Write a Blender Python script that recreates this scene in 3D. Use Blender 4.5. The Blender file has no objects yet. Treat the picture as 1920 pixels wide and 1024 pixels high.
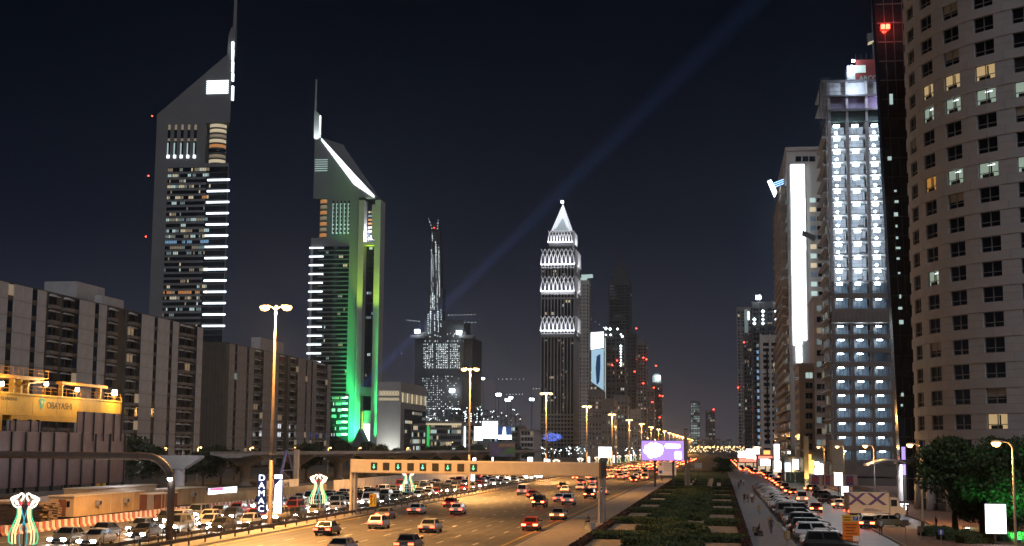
import bpy, math, random
from mathutils import Vector, Matrix
random.seed(7)
sc = bpy.context.scene
COL = sc.collection

# ------------------------------------------------------------------ camera
FPX = 2604.0                         # focal length in pixels of the 1920 px wide photograph
CAM = Vector((0.0, 0.0, 9.0))
yc = Vector((390, -330, -FPX)).normalized()      # where the road's direction runs, seen by the camera
zc = Vector((170, 20750, -FPX)).normalized()
xc = yc.cross(zc).normalized()
zc = xc.cross(yc).normalized()
RCW = Matrix((xc, yc, zc)).transposed()          # world -> camera
RWC = RCW.transposed()
cam_d = bpy.data.cameras.new('camera')
cam_d.sensor_width = 36.0
cam_d.lens = FPX / 1920.0 * 36.0
cam_d.clip_start = 0.5
cam_d.clip_end = 30000.0
cam = bpy.data.objects.new('camera', cam_d)
COL.objects.link(cam)
cam.matrix_world = Matrix.Translation(CAM) @ RWC.to_4x4()
sc.camera = cam

# ------------------------------------------------------------------ night sky, added facade fill, exposure
w = bpy.data.worlds.new('World')
sc.world = w
w.use_nodes = True
nt = w.node_tree
nt.nodes.clear()
out = nt.nodes.new('ShaderNodeOutputWorld')
bg = nt.nodes.new('ShaderNodeBackground')
sky = nt.nodes.new('ShaderNodeTexSky')
sky.sky_type = 'NISHITA'
sky.sun_disc = False
sky.sun_elevation = math.radians(-9)
sky.sun_rotation = math.radians(140)
sky.dust_density = 3.0
# the city's glow in the night air: brighter towards the horizon all the way round, near-black blue overhead
tcw = nt.nodes.new('ShaderNodeTexCoord'); sepw = nt.nodes.new('ShaderNodeSeparateXYZ'); ramp = nt.nodes.new('ShaderNodeValToRGB')
nt.links.new(tcw.outputs['Generated'], sepw.inputs[0]); nt.links.new(sepw.outputs[2], ramp.inputs[0])
ramp.color_ramp.interpolation = 'B_SPLINE'
els = ramp.color_ramp.elements
els[0].position = 0.0; els[0].color = (0.085, 0.074, 0.084, 1)
els[1].position = 0.34; els[1].color = (0.0003, 0.0007, 0.0022, 1)
for p_, c_ in ((0.06, (0.028, 0.031, 0.048, 1)), (0.16, (0.0026, 0.0048, 0.0115, 1))):
    e = els.new(p_); e.color = c_
bg2 = nt.nodes.new('ShaderNodeBackground'); nt.links.new(ramp.outputs[0], bg2.inputs[0]); bg2.inputs[1].default_value = 1.0
nt.links.new(sky.outputs[0], bg.inputs[0]); bg.inputs[1].default_value = 0.02
adw = nt.nodes.new('ShaderNodeAddShader'); nt.links.new(bg.outputs[0], adw.inputs[0]); nt.links.new(bg2.outputs[0], adw.inputs[1])
nt.links.new(adw.outputs[0], out.inputs[0])

sun_d = bpy.data.lights.new('facade_fill', 'SUN')  # unseen fill added behind the camera to brighten the facades
sun_d.energy = 0.75
sun_d.angle = math.radians(25)
sun_d.color = (0.93, 0.94, 1.0)
sun = bpy.data.objects.new('facade_fill', sun_d)
COL.objects.link(sun)
sun.rotation_euler = Vector((-0.30, 0.66, -0.60)).to_track_quat('-Z', 'Y').to_euler()

sc.view_settings.view_transform = 'Standard'
sc.view_settings.look = 'None'
sc.view_settings.exposure = 0.0
sc.view_settings.gamma = 1.0
sc.render.engine = 'CYCLES'
cy = sc.cycles
cy.use_denoising = True
cy.max_bounces = 4
cy.diffuse_bounces = 2
cy.glossy_bounces = 2
cy.transmission_bounces = 3
cy.volume_bounces = 0
cy.transparent_max_bounces = 6
cy.sample_clamp_indirect = 3.0
cy.sample_clamp_direct = 0.0
cy.use_light_tree = True

# ------------------------------------------------------------------ where a pixel of the photograph stands in the place
def ray(px, py):
    d = RWC @ Vector(((px - 960) / FPX, (512 - py) / FPX, -1.0))
    return d
def PY(px, py, Y):
    d = ray(px, py); return CAM + d * ((Y - CAM.y) / d.y)
def PX(px, py, X):
    d = ray(px, py); return CAM + d * ((X - CAM.x) / d.x)
def PZ(px, py, z=0.0):
    d = ray(px, py); return CAM + d * ((z - CAM.z) / d.z)

# ------------------------------------------------------------------ materials
M = {}
def mat(name, col, rough=0.7, metal=0.0, var=0.25, scale=1.0, spec=0.5, bump=0.0, emis=None, es=0.0, coord='Object', sampled=False, col2=None):
    m = bpy.data.materials.new(name); m.use_nodes = True
    t = m.node_tree; b = t.nodes['Principled BSDF']
    b.inputs['Roughness'].default_value = rough
    b.inputs['Metallic'].default_value = metal
    b.inputs['Specular IOR Level'].default_value = spec
    c = (*col, 1)
    if var > 0:
        tc = t.nodes.new('ShaderNodeTexCoord')
        n = t.nodes.new('ShaderNodeTexNoise'); n.inputs['Scale'].default_value = scale; n.inputs['Detail'].default_value = 5
        n.inputs['Roughness'].default_value = 0.65
        t.links.new(tc.outputs[coord], n.inputs['Vector'])
        r = t.nodes.new('ShaderNodeMapRange'); r.inputs[1].default_value = 0.3; r.inputs[2].default_value = 0.7
        t.links.new(n.outputs[0], r.inputs[0])
        mx = t.nodes.new('ShaderNodeMix'); mx.data_type = 'RGBA'
        d2 = col2 or tuple(x * (1 - var) for x in col)
        mx.inputs[6].default_value = (*d2, 1); mx.inputs[7].default_value = (*(min(1, x * (1 + (0 if col2 else var * 0.6))) for x in col), 1)
        t.links.new(r.outputs[0], mx.inputs[0]); t.links.new(mx.outputs[2], b.inputs['Base Color'])
        if bump > 0:
            bp = t.nodes.new('ShaderNodeBump'); bp.inputs['Strength'].default_value = bump
            t.links.new(n.outputs[0], bp.inputs['Height']); t.links.new(bp.outputs[0], b.inputs['Normal'])
    else:
        b.inputs['Base Color'].default_value = c
    if emis:
        b.inputs['Emission Color'].default_value = (*emis, 1); b.inputs['Emission Strength'].default_value = es
    m.cycles.emission_sampling = 'AUTO' if sampled else 'NONE'
    M[name] = m
    return m
def glow(name, col, s, sampled=False):
    return mat(name, tuple(c * 0.5 for c in col), 0.5, var=0, emis=col, es=s, sampled=sampled)

# ------------------------------------------------------------------ mesh building
class MB:
    def __init__(s): s.v = []; s.f = []; s.m = []
    def face(s, pts, mi=0):
        n = len(s.v); s.v += [tuple(p) for p in pts]; s.f.append(tuple(range(n, n + len(pts)))); s.m.append(mi); return s
    def mesh_(s, vs, fs, mi=0):
        n = len(s.v); s.v += [tuple(p) for p in vs]
        for f in fs: s.f.append(tuple(n + i for i in f)); s.m.append(mi)
        return s
    def box(s, x0, x1, y0, y1, z0, z1, mi=0):
        v = [(x0,y0,z0),(x1,y0,z0),(x1,y1,z0),(x0,y1,z0),(x0,y0,z1),(x1,y0,z1),(x1,y1,z1),(x0,y1,z1)]
        return s.mesh_(v, [(3,2,1,0),(4,5,6,7),(0,1,5,4),(1,2,6,5),(2,3,7,6),(3,0,4,7)], mi)
    def cham(s, x0, x1, y0, y1, z0, z1, c=0.03, mi=0):            # a box with its vertical and top edges broken
        pl = lambda d: [(x0+c+d,y0+d),(x1-c-d,y0+d),(x1-d,y0+c+d),(x1-d,y1-c-d),(x1-c-d,y1-d),(x0+c+d,y1-d),(x0+d,y1-c-d),(x0+d,y0+c+d)]
        v = [(*p, z0) for p in pl(0)] + [(*p, z1 - c) for p in pl(0)] + [(*p, z1) for p in pl(c)]
        f = [tuple(range(7,-1,-1)), tuple(range(16,24))]
        for k in (0, 8):
            for i in range(8): j = (i+1) % 8; f.append((k+i, k+j, k+8+j, k+8+i))
        return s.mesh_(v, f, mi)
    def prism(s, poly, y0, y1, mi=0, sx=1.0):                     # polygon in x,z pushed along y; sx narrows the far end
        n = len(poly); cx = sum(p[0] for p in poly) / n
        v = [(p[0], y0, p[1]) for p in poly] + [(cx + (p[0]-cx)*sx, y1, p[1]) for p in poly]
        f = [tuple(range(n)), tuple(range(2*n-1, n-1, -1))]
        for i in range(n): j = (i+1) % n; f.append((i, i+n, j+n, j))
        return s.mesh_(v, f, mi)
    def slab(s, poly, z0, z1, mi=0):                              # polygon in x,y pushed up
        n = len(poly)
        v = [(*p, z0) for p in poly] + [(*p, z1) for p in poly]
        f = [tuple(range(n-1,-1,-1)), tuple(range(n, 2*n))]
        for i in range(n): j = (i+1) % n; f.append((i, j, j+n, i+n))
        return s.mesh_(v, f, mi)
    def tube(s, pts, r, n=8, mi=0, caps=True):
        pts = [Vector(p) for p in pts]; k = len(pts)
        rs = r if isinstance(r, (list, tuple)) else [r] * k
        v = []; up = Vector((0.13, 0.31, 0.94))
        for i, p in enumerate(pts):
            t = (pts[min(i+1,k-1)] - pts[max(i-1,0)]).normalized()
            a = t.cross(up if abs(t.dot(up)) < 0.95 else Vector((1,0,0))).normalized(); b = t.cross(a)
            for j in range(n):
                an = 2*math.pi*j/n; v.append(p + (a*math.cos(an) + b*math.sin(an)) * rs[i])
        f = []
        for i in range(k-1):
            for j in range(n): q = (j+1) % n; f.append((i*n+j, i*n+q, (i+1)*n+q, (i+1)*n+j))
        if caps: f.append(tuple(range(n-1,-1,-1))); f.append(tuple(range((k-1)*n, k*n)))
        return s.mesh_(v, f, mi)
    def lathe(s, prof, n=16, c=(0,0,0), mi=0):                    # profile of (radius, z)
        k = len(prof); v = []
        for r, z in prof:
            for j in range(n): a = 2*math.pi*j/n; v.append((c[0]+r*math.cos(a), c[1]+r*math.sin(a), c[2]+z))
        f = []
        for i in range(k-1):
            for j in range(n): q = (j+1) % n; f.append((i*n+j, i*n+q, (i+1)*n+q, (i+1)*n+j))
        f.append(tuple(range(n-1,-1,-1))); f.append(tuple(range((k-1)*n, k*n)))
        return s.mesh_(v, f, mi)
    def loft(s, rings, mi=0):
        k = len(rings); n = len(rings[0]); v = [p for r in rings for p in r]; f = []
        for i in range(k-1):
            for j in range(n): q = (j+1) % n; f.append((i*n+j, i*n+q, (i+1)*n+q, (i+1)*n+j))
        f.append(tuple(range(n-1,-1,-1))); f.append(tuple(range((k-1)*n, k*n)))
        return s.mesh_(v, f, mi)
    def mesh(s, name, mats, smooth=False):
        me = bpy.data.meshes.new(name); me.from_pydata(s.v, [], s.f)
        ml = mats if isinstance(mats, (list, tuple)) else [mats]
        for m in ml: me.materials.append(M[m] if isinstance(m, str) else m)
        if len(ml) > 1: me.polygons.foreach_set('material_index', s.m)
        if smooth: me.polygons.foreach_set('use_smooth', [True] * len(s.f))
        me.update()
        return me
    def build(s, name, mats, parent=None, smooth=False, loc=None):
        return link(name, s.mesh(name, mats, smooth), parent, loc)
def link(name, me, parent=None, loc=None, rz=None):
    o = bpy.data.objects.new(name, me); COL.objects.link(o)
    if parent is not None: o.parent = parent
    if loc is not None: o.location = loc
    if rz is not None: o.rotation_euler = (0, 0, rz)
    return o
def tag(o, label=None, cat=None, group=None, kind=None):
    if label: o['label'] = label
    if cat: o['category'] = cat
    if group: o['group'] = group
    if kind: o['kind'] = kind
    return o
def thing(name, label, cat, loc=(0,0,0), rz=0.0, group=None):
    o = bpy.data.objects.new(name, None); COL.objects.link(o); o.empty_display_size = 0.5
    o.location = loc; o.rotation_euler = (0, 0, rz)
    return tag(o, label, cat, group)
KIDS = {}
def kids(o):
    return [c for c in o.children]
def copy_tree(o, parent=None, skip=()):
    c = o.copy(); COL.objects.link(c); c.parent = parent
    for ch in o.children:
        if ch.name.split('.')[0] not in skip: copy_tree(ch, c, skip)
    return c
def struct(name, mb, mats, smooth=False):
    return tag(mb.build(name, mats, None, smooth), kind='structure')
def paint(o, m, slot=0):
    o.material_slots[slot].link = 'OBJECT'; o.material_slots[slot].material = M[m] if isinstance(m, str) else m
def text_mesh(s, size, name, m, depth=0.02, stretch=1.0):
    cu = bpy.data.curves.new(name, 'FONT'); cu.body = s; cu.size = size; cu.extrude = depth; cu.align_x = 'CENTER'; cu.align_y = 'CENTER'; cu.resolution_u = 3
    cu.space_character = stretch
    o = bpy.data.objects.new(name, cu); COL.objects.link(o)
    dg = bpy.context.evaluated_depsgraph_get()
    me = bpy.data.meshes.new_from_object(o.evaluated_get(dg)); me.name = name
    bpy.data.objects.remove(o); bpy.data.curves.remove(cu)
    me.materials.clear(); me.materials.append(M[m])
    return me
def lamp(name, kind, loc, power, col, size=0.3, target=None, spot=None, parent=None, blend=0.5):
    d = bpy.data.lights.new(name, kind); d.energy = power; d.color = col
    if kind == 'AREA': d.size = size
    else: d.shadow_soft_size = size
    if spot: d.spot_size = math.radians(spot); d.spot_blend = blend
    o = bpy.data.objects.new(name, d); COL.objects.link(o); o.location = loc
    if target is not None: o.rotation_euler = (Vector(target) - Vector(loc)).to_track_quat('-Z', 'Y').to_euler()
    if parent is not None: o.parent = parent
    return o

# shared paints and surfaces (real base colours)
mat('asphalt', (0.085, 0.080, 0.075), 0.62, var=0.35, scale=0.35, bump=0.03)
mat('asphalt_dark', (0.085, 0.085, 0.092), 0.42, var=0.35, scale=0.3, bump=0.03)
mat('ground', (0.10, 0.085, 0.07), 0.9, var=0.4, scale=0.05)
mat('sand', (0.36, 0.28, 0.19), 0.9, var=0.3, scale=0.6, bump=0.1)
mat('paver_beige', (0.30, 0.25, 0.20), 0.8, var=0.25, scale=1.2)
mat('paver_grey', (0.26, 0.26, 0.28), 0.75, var=0.25, scale=1.0)
mat('paver_red', (0.26, 0.15, 0.11), 0.8, var=0.3, scale=0.9)
mat('kerb', (0.36, 0.33, 0.28), 0.8, var=0.3, scale=1.5)
mat('paint_white', (0.62, 0.60, 0.55), 0.6, var=0.3, scale=2.0)
mat('paint_yellow', (0.60, 0.40, 0.08), 0.6, var=0.3, scale=2.0)
mat('steel', (0.42, 0.42, 0.43), 0.45, metal=0.6, var=0.2, scale=3)
mat('steel_dark', (0.10, 0.09, 0.085), 0.5, metal=0.3, var=0.25, scale=3)
mat('pole_paint', (0.42, 0.38, 0.32), 0.5, metal=0.3, var=0.2, scale=2)
mat('pole_brown', (0.13, 0.09, 0.07), 0.55, var=0.25, scale=2)
mat('concrete', (0.36, 0.34, 0.32), 0.85, var=0.2, scale=0.5, bump=0.05)
mat('concrete_dark', (0.17, 0.15, 0.135), 0.85, var=0.25, scale=0.4)
mat('white_paint', (0.74, 0.73, 0.71), 0.6, var=0.1, scale=1.0)
mat('black', (0.015, 0.015, 0.016), 0.5, var=0)
mat('rubber', (0.018, 0.018, 0.018), 0.85, var=0)
mat('glass_dark', (0.010, 0.012, 0.015), 0.06, var=0, spec=0.8)
glow('sodium', (1.0, 0.58, 0.22), 4.5)
glow('lamp_white', (0.86, 0.95, 1.0), 30)
glow('bar_white', (0.85, 0.94, 1.0), 3.0)
glow('win_warm', (1.0, 0.84, 0.55), 0.50)
glow('win_warm_dim', (1.0, 0.80, 0.52), 0.14)
glow('win_orange', (1.0, 0.42, 0.14), 0.40)
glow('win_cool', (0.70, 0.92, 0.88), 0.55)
glow('win_cool_dim', (0.62, 0.85, 0.85), 0.14)
glow('win_blue', (0.35, 0.65, 1.0), 0.40)
glow('red_light', (1.0, 0.04, 0.02), 20)
glow('dot_white', (0.85, 0.97, 1.0), 4.0)
glow('dot_warm', (1.0, 0.7, 0.35), 4.0)
glow('sign_white', (0.93, 0.96, 1.0), 4.0, sampled=True)
SOD = (1.0, 0.47, 0.13)
# ================================================================== the ground and the roads
def sheet(name, x0, x1, y0, y1, z, m, cuts=1):
    b = MB(); n = cuts
    for i in range(n):
        a, c = y0 + (y1-y0)*i/n, y0 + (y1-y0)*(i+1)/n
        b.face([(x0,a,z),(x1,a,z),(x1,c,z),(x0,c,z)])
    return struct(name, b, m)
sheet('ground', -9000, 9000, -300, 14000, -0.02, 'ground')
road = sheet('near_carriageway', -46.2, -18.6, 60, 2900, 0.0, 'asphalt')
road2 = sheet('far_carriageway', -68.6, -50.2, 60, 2900, 0.0, 'asphalt')
sheet('side_street', 6.95, 17.0, 60, 1600, 0.0, 'asphalt_dark')
sheet('parking_bay', 17.0, 25.2, 166, 420, 0.0, 'asphalt_dark')
struct('walkway', MB().box(-18.2, -12.9, 60, 430, -0.1, 0.13), 'paver_beige')
struct('promenade', MB().box(2.75, 6.65, 60, 620, -0.1, 0.13), 'paver_grey')
struct('pavement', MB().box(17.3, 60, 60, 165.7, -0.1, 0.13), 'paver_red')
struct('forecourt', MB().box(25.5, 60, 166.0, 420, -0.1, 0.13), 'paver_red')
struct('garden_soil', MB().box(-12.9, 2.75, 60, 430, -0.1, 0.10), 'sand')
mat('lawn', (0.045, 0.085, 0.025), 0.95, var=0.5, scale=0.8, bump=0.3)
struct('lawn', MB().box(-15.5, 4.5, 430, 560, -0.1, 0.12), 'lawn')
struct('median', MB().box(-50.0, -46.4, 60, 2900, -0.1, 0.16), 'paver_beige')
struct('site_yard', MB().face([(-100,60,0.0),(-69,60,0.0),(-69,420,0.0),(-100,420,0.0)]), 'sand')
# kerb stones: those that can be told apart near the camera, the rest in one run
def kerb(x, y0, ysplit, y1, L=3.0):
    k = struct('kerb', MB().cham(x-0.16, x+0.16, ysplit, y1, -0.1, 0.15), 'kerb')
    me = MB().cham(-0.16, 0.16, 0.02, L-0.02, -0.1, 0.15, 0.03).mesh('kerb_stone', 'kerb')
    y = y0
    while y < ysplit:
        link('kerb_stone', me, k, (x, y, random.uniform(-0.008, 0.008))); y += L
kerb(-18.4, 96, 240, 2900); kerb(6.8, 96, 240, 1600); kerb(17.15, 96, 165, 165.9)
kerb(-46.3, 96, 96, 2900); kerb(-50.1, 96, 96, 2900)
# lane markings
dash = MB().face([(-0.09,0,0),(0.09,0,0),(0.09,3.2,0),(-0.09,3.2,0)]).mesh('lane_dash', 'paint_white')
far = MB()
for i in range(1, 7):
    x = -44.9 + i * 3.70
    y = 100 + (i % 2) * 1.5
    while y < 900:
        if y < 330: link('lane_dash', dash, road, (x, y, 0.008))
        else: far.face([(x-0.09,y,0.008),(x+0.09,y,0.008),(x+0.09,y+3.2,0.008),(x-0.09,y+3.2,0.008)])
        y += 9.5
far.build('lane_marking', 'paint_white', road)['kind'] = 'stuff'
for x, m in ((-45.3, 'paint_yellow'), (-19.9, 'paint_yellow')):
    MB().face([(x-0.10,60,0.008),(x+0.10,60,0.008),(x+0.10,2900,0.008),(x-0.10,2900,0.008)]).build('edge_line', m, road)
for i in range(1, 5):
    f2 = MB(); x = -68.6 + i*3.68; y = 90
    while y < 700:
        f2.face([(x-0.09,y,0.008),(x+0.09,y,0.008),(x+0.09,y+3.2,0.008),(x-0.09,y+3.2,0.008)]); y += 9.5
    f2.build('lane_marking', 'paint_white', road2)['kind'] = 'stuff'
# tyre-darkened wheel paths and seams keep the asphalt from lying too even
mat('asphalt_worn', (0.060, 0.056, 0.052), 0.5, var=0.4, scale=0.6)
for i in range(7):
    x = -43.05 + i*3.70
    for dx in (-0.8, 0.8):
        MB().face([(x+dx-0.22,60,0.004),(x+dx+0.22,60,0.004),(x+dx+0.22,2400,0.004),(x+dx-0.22,2400,0.004)]).build('wheel_path', 'asphalt_worn', road)

# ================================================================== guard rails and the median fence
def guard_rail(x, y0, y1, label, face):
    t = thing('guard_rail', label, 'guard rail', (x, y0, 0))
    L = y1 - y0
    bm = MB()
    for (za, zb, d) in ((0.52, 0.62, 0.05), (0.62, 0.72, 0.0), (0.72, 0.84, 0.05)):
        bm.box(-0.03 + face*d, 0.03 + face*d, 0, L, za, zb - 0.003)
    bm.build('beam', 'steel_dark', t)
    me = MB().box(-0.07, 0.07, -0.06, 0.06, 0.1, 0.8).mesh('post', 'steel_dark')
    y = 0; far = MB()
    while y < L:
        if y < 180: link('post', me, t, (-face*0.12, y, 0))
        else: far.box(-face*0.12-0.07, -face*0.12+0.07, y-0.06, y+0.06, 0.1, 0.8)
        y += 4.0
    if far.v: far.build('distant_posts', 'steel_dark', t)['kind'] = 'stuff'
guard_rail(-46.7, 100, 900, 'dark steel guard rail bordering the orange lit carriageway', 1)
guard_rail(-49.8, 100, 900, 'dark steel guard rail beside the queue of headlights', -1)
t = thing('median_fence', 'thin wire fence with slender posts along the median', 'fence', (-48.9, 100, 0))
me = MB().tube([(0,0,0.1),(0,0,1.9)], 0.035, 5).mesh('post', 'steel_dark')
far = MB(); y = 1.0
while y < 460:
    if y < 220: link('post', me, t, (0, y, 0))
    else: far.tube([(0,y,0.1),(0,y,1.9)], 0.035, 4)
    y += 3.0
far.build('distant_posts', 'steel_dark', t)['kind'] = 'stuff'
for z in (0.5, 1.2, 1.86): MB().tube([(0,0,z),(0,460,z)], 0.018, 4).build('wire', 'steel_dark', t)

# ================================================================== tall double street lamps of the median
mat('pole_upper', (0.26, 0.20, 0.14), 0.55, metal=0.2, var=0.2, scale=2)
def double_lamp():
    t = thing('street_lamp', 'tall double-armed street lamp on the median between the carriageways', 'street lamp', (0,0,0), 0, 'double street lamps along the median')
    MB().lathe([(0.42,0.1),(0.42,0.35),(0.24,0.5),(0.23,7.6)], 12).build('pole_foot', 'pole_brown', t, True)
    MB().lathe([(0.21,8.0),(0.19,9.2),(0.10,24.2),(0.05,24.3)], 12).build('pole', 'pole_upper', t, True)
    MB().lathe([(0.27,7.6),(0.30,7.7),(0.30,8.0),(0.27,8.1)], 12).build('collar', 'steel_dark', t)
    for s in (-1, 1):
        MB().tube([(0,0,23.7),(s*0.4,0,24.1),(s*0.85,0,24.2)], 0.06, 6).build('arm', 'pole_paint', t)
        h = MB().loft([[(s*(x), y*wd, z) for y, z in ((-1,24.15),(1,24.15),(0.8,24.34),(-0.8,24.34))] for x, wd in ((0.72,0.10),(0.95,0.24),(1.5,0.24),(1.75,0.12))]).build('lamp_head', 'pole_paint', t)
        MB().lathe([(0.08,-0.50),(0.40,-0.40),(0.58,-0.12),(0.50,0.06),(0.15,0.16)], 14, (s*1.28, 0, 24.2)).build('lamp_glass', 'sodium', h)
    return t
DL = double_lamp()
LAMP_Y = [147 + 121.5*k for k in range(20)]
for k, y in enumerate(LAMP_Y):
    o = DL if k == 0 else copy_tree(DL, None, () if k < 4 else ('collar',))
    o.location = (-48.3, y, 0)
    if k == 0:
        for ch in list(o.children): pass
    else:
        o['label'] = 'tall double-armed street lamp on the median between the carriageways'
    lamp('lamp_light', 'SPOT', (-48.3, y, 23.75), 190000, SOD, 0.5, (-48.3, y, 0), 148, blend=0.6)
    lamp('lamp_halo', 'POINT', (-48.3, y - 0.1, 24.45), 11000, SOD, 0.4)
DL['label'] = 'tall double-armed street lamp carrying the two lit tower banners'; del DL['group']

# ================================================================== lane control gantry
t = thing('lane_gantry', 'wide beige box gantry with green arrow lane signals over the road', 'gantry', (-30.45, 171.5, 0), math.atan2(-11.0, 33.1))
mat('gantry_paint', (0.50, 0.43, 0.35), 0.5, metal=0.1, var=0.12, scale=0.5)
HL = 17.45
ring = lambda x: [(x, 0.75*math.cos(a)*(1.0), 6.45 + 0.88*math.sin(a)) for a in [math.pi*2*k/14 for k in range(14)]]
# a beam of slightly rounded box section
sec = [(-0.62,5.60),(-0.70,5.75),(-0.70,7.12),(-0.62,7.30),(0.62,7.30),(0.70,7.12),(0.70,5.75),(0.62,5.60)]
nseg = 5
for k in range(nseg):
    a, c = -HL + 2*HL*k/nseg + 0.01, -HL + 2*HL*(k+1)/nseg - 0.01
    MB().loft([[(x, y, z) for y, z in sec] for x in (a, c)]).build('beam_section', 'gantry_paint', t)
MB().box(-HL-0.05, -HL+0.0, -0.78, 0.78, 5.55, 7.36).build('end_plate', 'gantry_paint', t)
MB().box(HL, HL+0.28, -0.80, 0.80, 5.5, 7.42).build('end_plate', 'steel_dark', t)
for sx in (-1, 1):
    MB().box(sx*HL-0.30, sx*HL-0.05, -0.45, -0.1, 0.1, 5.6).build('post', 'gantry_paint' if sx < 0 else 'steel', t)
    MB().box(sx*HL+0.05, sx*HL+0.32, -0.1, 0.45, 0.1, 5.6).build('post', 'steel', t)
    MB().box(sx*HL-0.6, sx*HL+0.6, -0.7, 0.7, 0.0, 0.2).build('base_plate', 'concrete', t)
glow('arrow_green', (0.10, 1.0, 0.50), 2.2)
for k in range(9):
    x = -HL + 3.55 + k * 1.81
    s = MB().box(x-0.46, x+0.46, -0.80, -0.702, 5.98, 6.92).build('signal_panel', 'black', t)
    if k % 2 == 0:
        a = MB()
        a.box(x-0.055, x+0.055, -0.815, -0.805, 6.28, 6.72)
        a.face([(x-0.2,-0.81,6.36),(x,-0.81,6.14),(x+0.2,-0.81,6.36),(x+0.12,-0.81,6.42),(x,-0.81,6.30),(x-0.12,-0.81,6.42)][::-1])
        a.build('green_arrow', 'arrow_green', s)
# ================================================================== apartment blocks on the left
mat('panel', (0.42, 0.42, 0.435), 0.85, var=0.16, scale=0.3)
mat('panel_warm', (0.34, 0.315, 0.30), 0.85, var=0.16, scale=0.3)
mat('block_wall', (0.085, 0.072, 0.062), 0.9, var=0.25, scale=0.3)
mat('block_recess', (0.10, 0.085, 0.072), 0.9, var=0.25, scale=0.3)
mat('balcony_paint', (0.17, 0.155, 0.145), 0.85, var=0.2, scale=0.4)
mat('hood_paint', (0.62, 0.61, 0.60), 0.8, var=0.12, scale=0.5)
WIDTH = {'P': 3.4, 'S': 2.2, 'L': 4.1, 'G': 1.9, 'R': 1.9, 'W': 6.0}
def block(label, X, y0, seq, H, nf, depth, pm, s, lit, penthouse, endwall):
    t = thing('apartment_block', label, 'apartment block', (X, y0, 0))
    fh = (H - 1.5) / nf
    L = sum(WIDTH[c] for c in seq) * s
    MB().box(-depth, -1.6, 0, L, 0, H - 0.6).build('wall', 'block_wall', t)
    MB().box(-depth - 0.2, -1.5, -0.2, L + 0.2, H - 0.6, H - 0.1).build('parapet', 'block_recess', t)
    for (a, b, zz, dx) in penthouse:
        MB().box(-depth + 3, -dx, a, b, H - 0.1, H + zz).build('plant_room', 'panel', t)
    if endwall:                                       # ribs of the blind end wall that faces along the road
        for k in range(7):
            x = -1.8 - (depth - 2.4) * k / 6
            MB().box(x - 0.35, x + 0.35, -0.35, -0.01, 0, H - 1).build('end_wall_rib', 'block_recess', t)
    W = lambda c: WIDTH[c] * s
    pan = MB().box(-0.14, 0.14, 0.05, W('P') - 0.05, 0.05, fh - 0.05).mesh('concrete_panel', pm)
    pane = {}
    for m in ('glass_dark', 'win_warm_dim', 'win_blue', 'win_warm', 'win_cool_dim'):
        pane[m] = MB().box(-0.10, -0.04, 0.10, W('S') - 0.10, 0.95, fh - 0.25).mesh('window', m)
        pane[m + 'L'] = MB().box(-0.95, -0.9, 0.55, W('L') - 0.55, 0.9, fh - 0.75).mesh('window', m)
    spS = MB().box(-0.12, 0.0, 0.05, W('S') - 0.05, 0.0, 0.9).mesh('spandrel', 'block_recess')
    fr = MB()
    for y in (0.55, W('L')/2, W('L') - 0.55): fr.box(-0.88, -0.78, y - 0.06, y + 0.06, 0.9, fh - 0.75)
    fr.box(-0.88, -0.8, 0.55, W('L') - 0.55, 0.84, 0.92)
    frm = fr.mesh('window_frame', 'block_wall')
    hd = MB()                                         # small sloping hood over each bay window
    hd.mesh_([(-0.9,0.45,fh-0.72),(-0.9,W('L')-0.45,fh-0.72),(0.35,W('L')-0.3,fh-0.80),(0.35,0.3,fh-0.80),(-0.9,W('L')*0.3,fh-0.12),(-0.9,W('L')*0.7,fh-0.12)],
             [(0,1,2,3),(0,3,4),(1,5,2),(3,2,5,4),(0,4,5,1)])
    hood = hd.mesh('hood', 'hood_paint')
    sl = MB().box(-0.9, 0.30, 0.35, W('L') - 0.35, 0.0, 0.82).mesh('balcony_front', 'balcony_paint')
    y = 0.0
    for c in seq:
        for f in range(nf):
            z = 0.9 + f * fh; at = (0, y, z)
            if z < 6 and X < -170: pass
            r = random.random()
            pick = 'glass_dark' if r > lit else random.choice(['win_warm_dim', 'win_warm_dim', 'win_warm_dim', 'win_cool_dim'])
            if c == 'P': link('concrete_panel', pan, t, (random.uniform(-0.02, 0.02), y, z))
            elif c == 'S':
                link('window', pane[pick], t, at); link('spandrel', spS, t, at)
            elif c == 'L':
                wd = link('window', pane[pick + 'L'], t, at); link('window_frame', frm, wd)
                link('hood', hood, t, at); link('balcony_front', sl, t, at)
        if c == 'P': MB().box(-1.6, -0.16, y + 0.1, y + W('P') - 0.1, 0, H - 0.7).build('wall_pier', 'block_recess', t)
        elif c == 'S': MB().box(-1.6, -0.14, y, y + W('S'), 0, H - 0.7).build('wall_pier', 'block_recess', t)
        elif c == 'L': MB().box(-1.6, -1.0, y, y + W('L'), 0, H - 0.7).build('wall_pier', 'block_recess', t)
        y += W(c)
    return t, L
B1X = -160.0
ya = PX(-25, 600, B1X).y; yb = PX(381, 605, B1X).y
seq1 = 'PPSPPSPRLGLSPPSPRLWLSPPSPPSPGLLSP'
s1 = (yb - ya) / sum(WIDTH[c] for c in seq1)
H1 = PX(0, 521, B1X).z
p1 = PX(178, 540, B1X).y - ya; p2 = PX(246, 560, B1X).y - ya
block('long pale panelled apartment block behind the yellow girder', B1X, ya, seq1, H1, 12, 17, 'panel', s1, 0.05,
      [(p1, p2 - 6, 5.0, 5.0), (p2 - 12, p2 + 2, 2.5, 3.0)], False)
B2X = -186.0
yc2 = PX(432, 640, B2X).y; yd2 = PX(621, 675, B2X).y
seq2 = 'PSPPSPRLSPPSPRLWLSPPSPSPRLLSP'
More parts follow.
